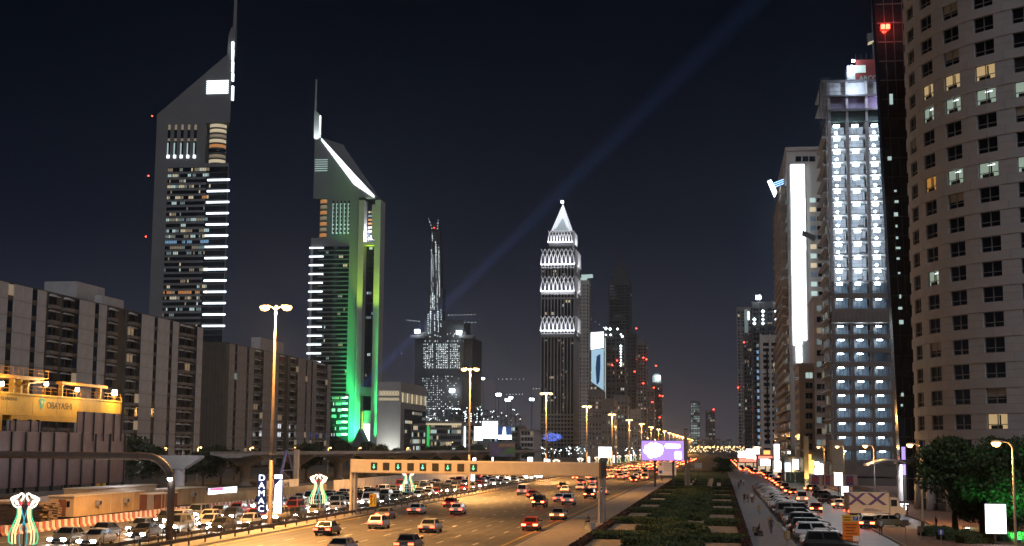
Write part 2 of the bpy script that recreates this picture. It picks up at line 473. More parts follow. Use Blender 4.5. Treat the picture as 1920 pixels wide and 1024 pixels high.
s2 = (yd2 - yc2) / sum(WIDTH[c] for c in seq2)
H2 = PX(432, 641, B2X).z
q1 = PX(505, 660, B2X).y - yc2; q2 = PX(548, 660, B2X).y - yc2
block('brownish panelled apartment block with a blind ribbed end wall', B2X, yc2, seq2, H2, 13, 11, 'panel_warm', s2, 0.05,
      [(q1, q2, 5.5, 4.0)], True)

# ================================================================== elevated rail deck being built, side of the road
VX = -105.0
mat('viaduct', (0.34, 0.32, 0.31), 0.8, var=0.2, scale=0.3, bump=0.05)
def pier(y, label, cap=True, group=None):
    t = thing('viaduct_pier', label, 'pier', (VX, y, 0), 0, group)
    MB().lathe([(1.7,0),(1.55,0.4),(1.15,0.5),(1.1,3.6),(1.25,4.4)], 18).build('column', 'viaduct', t, True)
    if cap:
        MB().prism([(-4.6,6.4),(-4.6,6.9),(4.6,6.9),(4.6,6.4),(1.3,4.3),(-1.3,4.3)], -1.3, 1.3).build('hammerhead', 'viaduct', t)
    return t
PIER_Y = [PX(335, 900, VX).y + 38.6*k for k in range(0, 11)]
pier(PIER_Y[0], 'free-standing viaduct pier with white lit hammerhead and no deck')
for k in range(1, 11): pier(PIER_Y[k], 'concrete pier carrying the viaduct deck', True, 'piers under the viaduct deck')
t = thing('viaduct_deck', 'long concrete viaduct deck on piers behind the building site', 'viaduct', (VX, 0, 0))
y = PIER_Y[1] - 9; seg = MB().prism([(-4.9,7.55),(-4.9,8.25),(-4.6,8.25),(-4.6,7.8),(4.6,7.8),(4.6,8.25),(4.9,8.25),(4.9,7.55),(2.4,7.15),(1.9,6.9),(-1.9,6.9),(-2.4,7.15)], 0.03, 3.83).mesh('deck_segment', 'viaduct')
for k in range(150):
    if y + 3.86*k > 900: break
    link('deck_segment', seg, t, (0, y + 3.86*k, -0.7))
lamp('pier_flood', 'SPOT', (VX + 16, PIER_Y[0] - 14, 1.2), 5200, (0.62, 0.72, 1.0), 0.4, (VX, PIER_Y[0], 4.6), 50)
t = thing('work_floodlight', 'small white floodlight on a stand aimed at the bare pier', 'floodlight', (VX + 16.3, PIER_Y[0] - 14.3, 0))
MB().tube([(0,0,0),(0,0,1.1)], 0.05, 6).build('stand', 'steel_dark', t)
MB().box(-0.25, 0.25, -0.25, 0.1, 1.0, 1.4).build('lamp_housing', 'steel_dark', t)
MB().box(-0.2, 0.2, 0.11, 0.13, 1.05, 1.35).build('lamp_glass', 'lamp_white', t)

# ================================================================== yellow launching girder
GX = -104.0
mat('girder_yellow', (0.62, 0.36, 0.04), 0.5, var=0.2, scale=0.4)
mat('girder_orange', (0.55, 0.22, 0.03), 0.55, var=0.2, scale=0.5)
mat('ink', (0.05, 0.05, 0.07), 0.6, var=0)
mat('ink_green', (0.05, 0.30, 0.26), 0.6, var=0)
g0 = PX(-40, 760, GX).y; g1 = PX(226, 760, GX).y; zt = PX(100, 742, GX).z; zb = PX(60, 782, GX).z
t = thing('launching_girder', 'yellow steel launching girder with lit work lamps and company lettering', 'girder', (GX, g0, 0))
Lg = g1 - g0
n = 6
for k in range(n):
    a, b = Lg*k/n + 0.03, Lg*(k+1)/n - 0.03
    MB().box(-1.3, 0.0, a, b, zb + 0.42, zt - 0.25).build('web_plate', 'girder_yellow', t)
MB().box(-1.5, 0.25, 0, Lg, zt - 0.25, zt).build('top_flange', 'girder_yellow', t)
MB().box(-1.5, 0.25, 0, Lg, zb + 0.15, zb + 0.42).build('bottom_flange', 'girder_yellow', t)
MB().box(-1.5, 0.35, 9, Lg - 14, zb - 0.55, zb + 0.12).build('lower_beam', 'girder_yellow', t)
for k in range(19):
    y = 0.4 + k * (Lg - 0.8) / 18
    MB().tube([(0.15,y,zt),(0.15,y,zt+1.15)], 0.04, 5).build('railing_post', 'girder_orange', t)
for z in (0.6, 1.12): MB().tube([(0.15,0.4,zt+z),(0.15,Lg-0.4,zt+z)], 0.035, 5).build('railing', 'girder_orange', t)
u0 = PX(84, 715, GX).y - g0
zp = PX(40, 712, GX).z
pf = MB().box(-1.8, 0.7, -1, u0, zp, zp + 0.55).build('upper_platform', 'girder_orange', t)
MB().mesh_([(0.7,u0,zp),(0.7,u0,zp+0.55),(-1.8,u0,zp+0.55),(-1.8,u0,zp),(0.7,u0-9,zp-0.9),(-1.8,u0-9,zp-0.9)], [(0,1,2,3),(0,4,1),(2,5,3),(0,3,5,4)]).build('bracket', 'girder_orange', pf)
for k in range(12):
    y = u0 - 0.2 - k*1.55
    MB().tube([(0.6,y,zp+0.5),(0.6,y,zp+1.7)], 0.04, 5).build('railing_post', 'girder_orange', pf)
MB().tube([(0.6,u0,zp+1.65),(0.6,-1,zp+1.65)], 0.035, 5).build('railing', 'girder_orange', pf)
MB().tube([(0.6,u0,zp+1.1),(0.6,-1,zp+1.1)], 0.035, 5).build('railing', 'girder_orange', pf)
for px in (28, 42, 55):
    y = PX(px, 720, GX).y - g0
    MB().box(-0.8, -0.1, y - 0.28, y + 0.28, zt, zp + 0.02).build('support', 'girder_yellow', t)
v0 = PX(118, 730, GX).y - g0; v1 = PX(204, 730, GX).y - g0; zf = PX(205, 724, GX).z
MB().box(-1.2, -0.2, v0, v1, zf - 0.45, zf).build('upper_frame', 'girder_orange', t)
MB().box(-1.0, -0.4, v1 - 2.4, v1 - 1.9, zt, zf - 0.4).build('support', 'girder_orange', t)
MB().box(-1.0, -0.4, v0 + 0.5, v0 + 0.9, zt, zf - 0.4).build('support', 'girder_orange', t)
gx = lambda px: PX(px, 755, GX).y - g0
def onside(s, size, px0, px1, z, m):
    me = text_mesh(s, size, 'lettering', m, 0.01)
    o = link('lettering', me, t, (0.03, (gx(px0) + gx(px1)) / 2, z))
    o.rotation_euler = (math.pi/2, 0, math.pi/2)
    wd = max(v.co.x for v in me.vertices) - min(v.co.x for v in me.vertices)
    o.scale = ((gx(px1) - gx(px0)) / wd, 1, 1)
zm = (zt + zb) / 2
onside('OBAYASHI', 1.5, 88, 135, zm + 0.15, 'ink')
onside('MITSUBISHI', 0.7, -14, 31, zm + 0.75, 'ink')
yy = gx(78); MB().mesh_([(0.03,yy-1.1,zm+0.8),(0.03,yy-0.7,zm+1.15),(0.03,yy+0.7,zm+1.15),(0.03,yy+1.1,zm+0.8),(0.03,yy,zm-0.75)], [(4,3,2,1,0)]).build('emblem', 'ink_green', t)
MB().mesh_([(0.04,yy-0.45,zm+0.85),(0.04,yy+0.45,zm+0.85),(0.04,yy,zm-0.1)], [(2,1,0)]).build('emblem', 'girder_yellow', t)
glow('work_lamp', (1.0, 0.86, 0.55), 40)
for i, (px, py, pw) in enumerate(((2, 722, 900), (86, 722, 1500), (144, 733, 1500), (214, 740, 2600))):
    p = PX(px, py, GX + 0.4); y = p.y - g0
    l = MB().tube([(0.3,y,zt),(0.3,y,p.z)], 0.05, 5).build('lamp_stand', 'girder_orange', t)
    k = 1.0 if i < 3 else 1.7
    MB().box(0.35, 0.62, y-0.4*k, y+0.4*k, p.z-0.1, p.z+0.45*k).build('work_lamp', 'work_lamp', l)
    lamp('work_light', 'POINT', (GX + 2.6, p.y, p.z + 0.3), pw, (1.0, 0.70, 0.30), 0.3)
# ladder cage at the girder's end
y = Lg + 0.3
for s in (-1.1, 0.0): MB().tube([(s,y,zb-0.6),(s,y,zt+0.6)], 0.05, 5).build('ladder_rail', 'girder_yellow', t)
for k in range(9): MB().tube([(-1.1,y,zb-0.4+k*0.42),(0,y,zb-0.4+k*0.42)], 0.035, 5).build('ladder_rung', 'girder_yellow', t)
# trestle legs below, hidden by the formwork wall
for a in (6.0, Lg - 5.0):
    for s in (-1.2, 0.0): MB().box(s-0.25, s+0.25, a-0.3, a+0.3, 0, zb + 0.15).build('trestle_leg', 'girder_yellow', t)

# ================================================================== maroon formwork wall
FX = -96.0
mat('formwork', (0.145, 0.09, 0.09), 0.45, metal=0.2, var=0.3, scale=0.5)
fy = lambda px: PX(px, 830, FX).y
f0 = fy(-30); f1 = fy(235); ztop = PX(120, 811, FX).z; zup = PX(190, 774, FX).z
t = thing('formwork_wall', 'maroon steel formwork wall with dark upright ribs', 'formwork', (FX, f0, 0))
xs = [0] + [fy(p) - f0 for p in (-8, 21, 48, 75, 101, 128, 154, 179, 206, 234)]
for a, b in zip(xs, xs[1:]):
    MB().box(-0.25, 0.0, a + 0.10, b - 0.10, 2.9, ztop).build('panel', 'formwork', t)
    MB().box(-0.3, 0.22, b - 0.16, b + 0.16, 2.2, ztop - 0.1).build('rib', 'black', t)
    z = 3.3
    while z < ztop - 0.3:
        MB().box(0.0, 0.035, a + 0.2, b - 0.2, z, z + 0.07).build('stiffener', 'formwork', t); z += 0.85
xs = [fy(p) - f0 for p in (144, 155, 174, 193, 212, 226)]
for a, b in zip(xs, xs[1:]):
    MB().box(-0.25, 0.0, a + 0.08, b - 0.08, ztop + 0.03, zup).build('panel', 'formwork', t)
    MB().box(-0.3, 0.16, b - 0.1, b + 0.1, ztop - 1.2, zup).build('rib', 'black', t)
xs = [fy(p) - f0 for p in (24, 33, 61, 76)]
zz = PX(50, 789, FX).z
for a, b in zip(xs, xs[1:]):
    MB().box(-0.7, -0.45, a + 0.08, b - 0.08, ztop + 0.03, zz).build('panel', 'formwork', t)
    MB().box(-0.8, -0.3, b - 0.09, b + 0.09, ztop - 0.5, zz + 0.2).build('rib', 'black', t)
MB().box(-0.6, -0.1, 0, f1 - f0, 0, 2.2).build('base_beam', 'concrete_dark', t)

# ================================================================== curved pole arching over the far carriageway
ax = PX(318, 1000, -49.2)
ay = ax.y; za = PY(200, 855, ay).z
t = thing('mast_arm', 'thick dark pipe mast bending into a long horizontal arm', 'mast', (-49.2, ay, 0))
pts = [(0,0,0), (0,0,za-2.6)] + [(-2.6 + 2.6*math.cos(a), 0, za - 2.6 + 2.6*math.sin(a)) for a in [math.pi/2*k/9 for k in range(1, 10)]] + [(-20,0,za+0.05), (-31,0,za+0.05)]
MB().tube(pts, [0.34]*12 + [0.30, 0.28], 12).build('pipe', 'pole_brown', t, True)
MB().tube([(-3.2,0,za),(-3.45,0,za)], 0.42, 12).build('flange', 'pole_brown', t)
MB().lathe([(0.6,0),(0.6,0.25),(0.45,0.3)], 12).build('base', 'concrete', t)
MB().tube([(-31,0,za+0.05),(-31,0,0)], 0.3, 10).build('far_leg', 'pole_brown', t)
l = MB().box(-0.2, 0.3, -0.75, -0.34, za-1.9, za-1.4).build('beacon', 'steel_dark', t)  # added to the mast, stands in for a lamp hanging far behind
MB().lathe([(0.02,-0.3),(0.2,-0.2),(0.24,0)], 10, (0.05, -0.55, za-1.9)).build('beacon_glass', 'lamp_white', l)

# ================================================================== the building yard: cabins, hoardings, barriers, stacks
mat('cabin', (0.50, 0.37, 0.22), 0.7, var=0.15, scale=0.6)
mat('cabin_roof', (0.58, 0.50, 0.38), 0.7, var=0.15, scale=0.6)
mat('rust', (0.16, 0.06, 0.035), 0.8, var=0.35, scale=0.7)
def cabin(label, pxa, pya, pxb, depth, h, m='cabin', ac=2, group=None):
    a = PZ(pxa, pya); X = a.x; yb_ = PX(pxb, pya - 10, X).y
    t = thing('site_cabin', label, 'cabin', (X, a.y, 0), 0, group)
    L = yb_ - a.y
    MB().box(-depth, 0, 0, L, 0.35, h).build('body', m, t)
    MB().box(-depth - 0.12, 0.12, -0.12, L + 0.12, h, h + 0.14).build('roof', 'cabin_roof', t)
    MB().box(-depth + 0.3, -0.3, 0.4, L - 0.4, 0.0, 0.35).build('skid', 'black', t)
    for k in range(1, 6): MB().box(0.0, 0.035, L*k/6 - 0.04, L*k/6 + 0.04, 0.4, h - 0.02).build('seam', 'cabin_roof', t)
    for k in range(ac):
        y = L * (k + 0.75) / (ac + 0.5)
        MB().box(0.03, 0.55, y-0.42, y+0.42, 1.5, 2.1).build('air_conditioner', 'steel', t)
        MB().box(0.56, 0.58, y-0.28, y+0.28, 1.58, 2.02).build('fan_grille', 'black', t)
    MB().box(-depth*0.6, -depth*0.6+0.95, -0.05, -0.002, 0.4, 2.4).build('door', 'rust' if m == 'cabin' else 'steel', t)
    for k in range(2):
        MB().box(-0.9-0.6*k, -0.5-0.6*k, -0.04, -0.002, 1.5, 2.2).build('window', 'glass_dark', t)
    return t
cabin('long beige site cabin with two air conditioners on its side', 137, 975, 268, 3.2, 2.7)
cabin('beige site cabin standing behind the long cabin with two air conditioners', 160, 959, 292, 3.2, 2.9, ac=1)
cabin('beige site cabin with a small dark window beside the rusty container', 331, 953, 386, 3.2, 2.6, ac=1)
cabin('dark rust-red container between the beige site cabins', 296, 962, 332, 2.6, 2.4, 'rust', ac=0)
mat('hoarding_white', (0.62, 0.63, 0.72), 0.6, var=0.15, scale=0.4)
mat('hoarding_tan', (0.42, 0.31, 0.17), 0.75, var=0.2, scale=0.5)
mat('hoarding_grey', (0.35, 0.32, 0.30), 0.75, var=0.2, scale=0.5)
def hoarding(label, X, y0, y1, h, m, step=2.4, ribs=False):
    t = thing('hoarding', label, 'hoarding', (X, y0, 0)); n = max(1, int((y1 - y0) / step)); st = (y1 - y0) / n
    me = MB().box(-0.04, 0.04, 0.03, st - 0.03, 0.05, h)
    if ribs:
        for k in range(1, 5): me.box(0.04, 0.08, st*k/5 - 0.05, st*k/5 + 0.05, 0.05, h - 0.02)
    me = me.mesh('panel', m)
    for k in range(n): link('panel', me, t, (random.uniform(-0.03, 0.03), k*st, random.uniform(-0.03, 0.03)))
    MB().box(-0.14, -0.05, 0, y1 - y0, h*0.6, h*0.6 + 0.12).build('rail', 'steel_dark', t)
    return t
hoarding('white panelled hoarding at the back of the building yard', -88, PX(-20, 930, -88).y, PX(320, 920, -88).y, 2.1, 'hoarding_white')
lamp('yard_flood', 'POINT', (-82, 190, 6), 1500, (0.70, 0.76, 1.0), 0.3)
hoarding('tan ribbed hoarding between the container and the banner lamp', -71.5, PX(384, 950, -71.5).y, PX(462, 950, -71.5).y, 2.0, 'hoarding_tan', 2.4, True)
hoarding('tan ribbed hoarding running from the banner lamp to the neon birds', -71.5, PX(500, 930, -71.5).y, PX(612, 920, -71.5).y, 2.1, 'hoarding_tan', 2.4, True)
hoarding('long grey-brown hoarding behind the queue beyond the gantry post', -74, PX(625, 930, -74).y, PX(905, 890, -74).y, 2.4, 'hoarding_grey', 4.0, False)
hoarding('low lavender hoarding with dark printed digits by the blue frame', -84, PX(498, 915, -84).y, PX(560, 905, -84).y, 2.4, 'hoarding_white', 3.0)
p = PX(500, 912, -83.9).y
o = text_mesh('90F 96 94 98', 1.5, 'lettering', 'ink', 0.01); hb = [x for x in COL.objects if x.get('label', '').startswith('low lavender')][0]
lo = link('lettering', o, hb, (0.12, (PX(560, 905, -84).y - PX(498, 915, -84).y)/2, 1.3)); lo.rotation_euler = (math.pi/2, 0, math.pi/2)
# the bright lit panel of the yard
bx = PZ(394, 937); X = -80.0
t = thing('glaring_sign', 'glaring white lit panel with a magenta corner in the yard', 'lit sign', (X, PX(393, 930, X).y, 0))
L = PX(444, 930, X).y - PX(393, 930, X).y
glow('panel_glow', (0.93, 0.95, 1.0), 2.2, True); glow('magenta_glow', (1.0, 0.25, 0.6), 0.9)
z0, z1 = PX(420, 936, X).z, PX(420, 914, X).z
MB().box(-0.25, 0, 0, L, z0, z1).build('lit_face', 'panel_glow', t)
MB().mesh_([(0.02,0,z1),(0.02,L*0.5,z1),(0.02,L*0.45,z1-0.5),(0.02,0,z1-0.3)], [(0,3,2,1)]).build('magenta_corner', 'magenta_glow', t)
for y in (0.5, L-0.5): MB().box(-0.2, -0.05, y-0.1, y+0.1, 0, z0).build('post', 'steel_dark', t)
# blue erecting frame and the tall concrete column beside it
mat('blue_steel', (0.13, 0.15, 0.38), 0.5, var=0.2, scale=0.7)
X = -88.0; a = PX(519, 912, X); c = PX(560, 905, X); top = PX(537, 846, X)
t = thing('erecting_frame', 'blue steel A-frame rising beside a pale concrete column', 'frame', (X, a.y, 0))
L = c.y - a.y; zt_ = top.z; ym = top.y - a.y
MB().tube([(0,0,0),(0,ym,zt_)], 0.32, 6).build('leg', 'blue_steel', t)
MB().tube([(0,L,0),(0,ym,zt_)], 0.28, 6).build('leg', 'blue_steel', t)
MB().tube([(0,ym*0.5,zt_*0.5),(0,(L+ym)/2,zt_*0.5)], 0.15, 6).build('brace', 'blue_steel', t)
MB().tube([(0,ym*0.5,zt_*0.5),(0,L*0.92,0.6)], 0.15, 6).build('brace', 'blue_steel', t)
t = thing('concrete_column', 'slender pale concrete column rising above the viaduct deck', 'column', (-86, PX(555, 900, -86).y, 0))
MB().cham(-0.5, 0.5, -0.5, 0.5, 0, PX(555, 843, -86).z, 0.08).build('shaft', 'concrete', t)
MB().cham(-0.7, 0.7, -0.7, 0.7, 0, 0.5, 0.08).build('foot', 'concrete', t)
# red and white barriers along the edge of the far carriageway
mat('barrier_red', (0.26, 0.06, 0.035), 0.55, var=0.2, scale=1); mat('barrier_white', (0.50, 0.45, 0.38), 0.55, var=0.2, scale=1)
prof = [(-0.32,0.0),(-0.32,0.12),(-0.14,0.35),(-0.10,1.0),(0.10,1.0),(0.14,0.35),(0.32,0.12),(0.32,0.0)]
bmesh_ = {m: MB().prism(prof, 0.015, 0.69).mesh('barrier', m) for m in ('barrier_red', 'barrier_white')}
y = 128; k = 0
while y < 262:
    m = ('barrier_red', 'barrier_white')[k % 2]
    o = link('road_barrier', bmesh_[m], None, (-69.2 + random.uniform(-0.06, 0.06), y, 0.01))
    tag(o, 'red plastic road barrier in the striped row beside the yard' if m == 'barrier_red' else 'white plastic road barrier in the striped row beside the yard', 'barrier', 'striped barriers along the yard')
    y += 0.7; k += 1
# stacks of planks at the far left
mat('planks', (0.13, 0.09, 0.065), 0.85, var=0.4, scale=1.2)
for (px, py, n, lab) in ((30, 985, 9, 'low stack of dark timber planks beside the barriers'), (8, 962, 8, 'stack of dark timber planks behind the neon birds')):
    p = PZ(px, py)
    t = thing('plank_stack', lab, 'plank stack', (p.x, p.y, 0))
    for k in range(n):
        for j in range(4):
            o = MB().box(-5.0, 3.0, -0.55, 0.55, 0.0, 0.17).build('plank', 'planks', t, loc=(random.uniform(-0.5,0.5), j*1.2, k*0.27 + 0.05)); o.rotation_euler = (0, 0, random.uniform(-0.03, 0.03))
# a blue flatbed trailer behind the cabins
p = PZ(112, 972)
t = thing('flatbed_trailer', 'blue flatbed trailer with dark wheels beside the beige cabin', 'trailer', (p.x, p.y, 0))
MB().box(-1.3, 1.3, 0, 9.0, 1.0, 1.35).build('bed', 'blue_steel', t)
MB().box(-1.3, 1.3, 6.6, 9.0, 1.35, 2.3).build('headboard', 'blue_steel', t)
for s in (-1.15, 1.15):
    for y in (0.9, 2.1): MB().tube([(s-0.15,y,0.5),(s+0.15,y,0.5)], 0.5, 14).build('wheel', 'rubber', t)
MB().tube([(0,0,0.9),(0,-2.4,0.7)], 0.12, 6).build('drawbar', 'steel_dark', t)

# ================================================================== neon bird motifs and banners on the median
glow('neon_white', (1.0, 0.90, 0.72), 2.2); glow('neon_cream', (1.0, 0.72, 0.36), 1.5); glow('neon_green', (0.10, 0.85, 0.42), 0.9)
glow('neon_teal', (0.08, 0.60, 0.75), 0.7); glow('neon_red', (1.0, 0.10, 0.14), 1.2)
def bez(pts, n=14):
    out = []; k = len(pts) - 1
    for i in range(k):                                    # Catmull-Rom through the points
        p0, p1, p2, p3 = (Vector(pts[max(i-1,0)]), Vector(pts[i]), Vector(pts[i+1]), Vector(pts[min(i+2,k)]))
        for j in range(n if i < k-1 else n+1):
            s = j / n
            out.append(0.5*((2*p1) + (p2-p0)*s + (2*p0-5*p1+4*p2-p3)*s*s + (3*p1-p0-3*p2+p3)*s**3))
    return out
def motif():
    t = thing('neon_motif', 'x', 'neon decoration')
    for s in (-1, 1):
        for (nm, m, r, pts) in (
            ('tail_tube', 'neon_green', 0.055, [(0.55,0,2.65),(0.55,0,2.05),(0.85,0,1.35),(1.10,0,0.75),(1.08,0,0.15),(0.75,0,0.0)]),
            ('tail_tube', 'neon_cream', 0.055, [(0.42,0,2.65),(0.42,0,2.05),(0.65,0,1.35),(0.85,0,0.75),(0.83,0,0.02)]),
            ('tail_tube', 'neon_cream', 0.055, [(0.30,0,2.65),(0.28,0,2.05),(0.46,0,1.35),(0.62,0,0.75),(0.58,0,0.02)]),
            ('neck_tube', 'neon_teal', 0.04, [(0.26,0,2.60),(0.02,0,1.80),(0.04,0,1.55),(0.26,0,0.95),(0.28,0,0.2),(0.20,0,-0.15)]),
            ('wing_tube', 'neon_white', 0.065, [(0.30,0,2.70),(0.55,0,2.62),(0.85,0,2.78),(0.98,0,3.05),(1.08,0,3.25),(0.78,0,3.42),(0.50,0,3.50)]),
            ('wing_tube', 'neon_white', 0.06, [(0.62,0,2.80),(0.72,0,3.02),(0.92,0,3.12),(0.70,0,3.28),(0.50,0,3.40)]),
            ('wing_tube', 'neon_white', 0.055, [(0.46,0,2.78),(0.56,0,3.0),(0.66,0,3.15)]),
            ('neck_tube', 'neon_white', 0.075, [(0.50,0,3.45),(0.30,0,3.62),(0.12,0,3.52),(0.18,0,3.25),(0.30,0,3.1)]),
            ('beak_tube', 'neon_red', 0.07, [(0.34,0,3.05),(0.26,0,2.88),(0.40,0,2.74)])):
            MB().tube(bez([(s*a, b, c) for a, b, c in pts], 6), r, 6).build(nm, m, t)
    for z in (1.7, 2.7): MB().box(-0.6, 0.6, 0.05, 0.12, z-0.03, z+0.03).build('bracket', 'steel_dark', t)
    MB().tube([(0,0.14,-1.9),(0,0.14,3.9)], 0.07, 6).build('post', 'steel_dark', t)
    return t
mo = motif()
MX = -50.0
spots = [PX(45, 975, MX).y, PX(597, 920, MX).y, PX(765, 905, MX).y] + [430, 505, 575, 640, 700, 760, 830, 900]
for k, y in enumerate(spots):
    o = mo if k == 0 else copy_tree(mo)
    o.location = (MX, y, 1.75)
    o['label'] = ('neon pair of birds with flowing tails beside the plank stacks', 'neon pair of birds with flowing tails by the tan hoarding',
                  'neon pair of birds with flowing tails seen beneath the gantry beam', 'small distant neon bird pair along the median beyond the gantry')[min(k, 3)]
    if k >= 3: o['group'] = 'distant neon birds on the median'
# lit tower banners on the first lamp, plain lit boxes on the next ones
glow('banner_white', (0.90, 0.96, 1.0), 3.2); mat('banner_navy', (0.012, 0.02, 0.10), 0.4, var=0, emis=(0.03,0.07,0.35), es=0.12)
y0 = LAMP_Y[0]
zb0, zb1 = PY(480, 963, y0).z, PY(480, 889, y0).z
hgt = zb1 - zb0
t = thing('lamp_banner', 'navy lit banner with stacked white letters on the lamp post', 'banner', (-48.3 - 0.95, y0 - 0.1, zb0))
MB().box(-0.50, 0.50, -0.06, 0.06, 0, hgt).build('panel', 'banner_navy', t)
MB().box(0.50, 0.85, -0.03, 0.03, hgt-0.3, hgt-0.2).build('bracket', 'steel_dark', t)
for k, ch in enumerate('DAMAC'):
    me = text_mesh(ch, 1.0, 'letter', 'banner_white', 0.015)
    o = link('letter', me, t, (0.0, -0.09, hgt*(0.9 - 0.195*k))); o.rotation_euler = (math.pi/2, 0, 0); o.scale = (1.05, 0.92, 1)
t = thing('lamp_banner', 'navy lit banner with a white slanted tower on the lamp post', 'banner', (-48.3 + 0.9, y0 - 0.1, zb0))
MB().box(-0.50, 0.50, -0.06, 0.06, 0, hgt).build('panel', 'banner_navy', t)
MB().box(-0.85, -0.5, -0.03, 0.03, hgt-0.3, hgt-0.2).build('bracket', 'steel_dark', t)
MB().prism([(-0.48,0.05),(0.42,0.05),(0.42,hgt*0.86),(0.2,hgt*0.86),(-0.34,hgt*0.72)], -0.09, -0.065).build('tower_shape', 'banner_white', t)
MB().box(-0.46, 0.46, -0.09, -0.065, hgt*0.89, hgt-0.04).build('header', 'banner_white', t)
for k in range(1, 8):
    t = thing('lamp_banner', 'plain white lit banner box on a median lamp post', 'banner', (-48.3 + 0.8, LAMP_Y[k] - 0.1, 2.4), 0, 'white banner boxes on the lamps')
    MB().box(-0.42, 0.42, -0.07, 0.07, 0, 3.4).build('frame', 'steel_dark', t)
    MB().box(-0.38, 0.38, -0.10, -0.075, 0.05, 3.35).build('lit_face', 'banner_white', t)
# yellow lane-merge board by the guard rail
p = PX(699, 946, -48.0)
t = thing('merge_sign', 'small yellow lane-merge sign with a red disc', 'road sign', (-48.0, p.y, 0))
mat('sign_yellow', (0.75, 0.48, 0.03), 0.5, var=0.1, scale=2); mat('sign_red', (0.6, 0.04, 0.02), 0.5, var=0); mat('sign_blue', (0.03, 0.10, 0.45), 0.5, var=0)
zc_, zd_ = PX(699, 950, -48.0).z, PX(699, 926, -48.0).z
MB().box(-0.5, 0.5, -0.03, 0.03, zc_, zd_).build('panel', 'sign_yellow', t)
MB().tube([(0,0.06,0),(0,0.06,zd_)], 0.05, 6).build('post', 'steel_dark', t)
MB().tube([(-0.22,-0.035,zd_-0.35),(-0.22,-0.05,zd_-0.35)], 0.2, 14).build('disc', 'sign_red', t)
MB().box(-0.28, -0.18, -0.045, -0.033, zc_+0.3, zd_-0.6).build('lane_mark', 'black', t)
MB().box(0.25, 0.33, -0.045, -0.033, zc_+0.3, zd_-0.2).build('lane_mark', 'black', t)
MB().mesh_([(-0.15,-0.04,zc_+0.5),(-0.08,-0.04,zc_+0.5),(0.16,-0.04,zc_+1.0),(0.09,-0.04,zc_+1.0)], [(0,1,2,3)]).build('lane_mark', 'black', t)
# small lamps of the service road behind the viaduct
def small_lamp(x, y, h, label, group, lit=True):
    t = thing('street_lamp', label, 'street lamp', (x, y, 0), 0, group)
    MB().tube([(0,0,0),(0,0,h-0.3),(0.2,0,h),(0.7,0,h+0.05)], [0.10,0.07,0.06,0.05], 6).build('pole', 'pole_paint', t)
    MB().lathe([(0.05,-0.22),(0.22,-0.12),(0.26,0.0),(0.1,0.12)], 8, (0.75,0,h)).build('lamp_glass', 'sodium', t)
    return t
for k in range(14):
    y = 324 + 38*k
    small_lamp(-125, y, 8.4, 'small sodium street lamp behind the viaduct deck', 'sodium lamps behind the viaduct')
    if k < 8: lamp('lamp_light', 'POINT', (-124.2, y - 0.3, 7.9), 1800, SOD, 0.25)
small_lamp(*PY(845, 850, 620).xy, PY(845, 829, 620).z, 'taller sodium lamp rising from the dark trees by the low offices', None)
# ================================================================== far towers: shared helpers
GL = ['glass_dark', 'win_warm', 'win_warm_dim', 'win_cool', 'win_cool_dim', 'win_blue', 'win_orange']
mat('tower_grey', (0.20, 0.20, 0.205), 0.6, var=0.12, scale=0.05)
mat('tower_mid', (0.13, 0.13, 0.135), 0.6, var=0.15, scale=0.05)
mat('tower_dark', (0.05, 0.052, 0.056), 0.55, var=0.2, scale=0.05)
mat('tower_pale', (0.42, 0.40, 0.38), 0.7, var=0.12, scale=0.1)
mat('curtain', (0.016, 0.019, 0.024), 0.12, var=0.3, scale=0.05, spec=0.7)
def panes(t, name, axis, c, u0, u1, z0, z1, nu, nz, lit, rng, gap=(0.12, 0.3), stuff=True, weights=(3,4,2,3,1,0.3)):
    """a grid of window panes on a wall: axis 'y' faces along -Y at y=c, axis 'x' faces along +X, 'n' along -X at x=c"""
    b = MB(); du, dz = (u1-u0)/nu, (z1-z0)/nz
    for j in range(nz):
        run = 0; mi = 0; rowlit = lit(j) if callable(lit) else lit
        for i in range(nu):
            if run <= 0:
                run = rng.choice((1,1,2,3)); mi = 0 if rng.random() > rowlit else rng.choices((1,2,3,4,5,6), weights)[0]
            run -= 1
            a, e = u0 + i*du + gap[0]*du/2, u0 + (i+1)*du - gap[0]*du/2
            p, q = z0 + j*dz + gap[1]*dz*0.7, z0 + (j+1)*dz - gap[1]*dz*0.3
            if axis == 'y': b.face([(a,c,p),(e,c,p),(e,c,q),(a,c,q)], mi)
            elif axis == 'x': b.face([(c,a,p),(c,e,p),(c,e,q),(c,a,q)], mi)
            else: b.face([(c,e,p),(c,a,p),(c,a,q),(c,e,q)], mi)
    o = b.build(name, GL, t)
    if stuff: o['kind'] = 'stuff'
    return o
def dots(t, name, pts, s, m):
    b = MB()
    for p in pts:
        k = s * random.uniform(0.7, 1.25); x, y, z = p
        b.mesh_([(x-k,y,z),(x+k,y,z),(x,y-k,z),(x,y+k,z),(x,y,z-k),(x,y,z+k)], [(0,2,5),(2,1,5),(1,3,5),(3,0,5),(2,0,4),(1,2,4),(3,1,4),(0,3,4)])
    o = b.build(name, m, t); o['kind'] = 'stuff'
    return o
def beacon(t, x, y, z, s=1.0):
    MB().lathe([(s*0.2,-s*0.5),(s,-s*0.4),(s,s*0.4),(s*0.3,s*0.8)], 8, (x,y,z)).build('beacon', 'red_light', t)

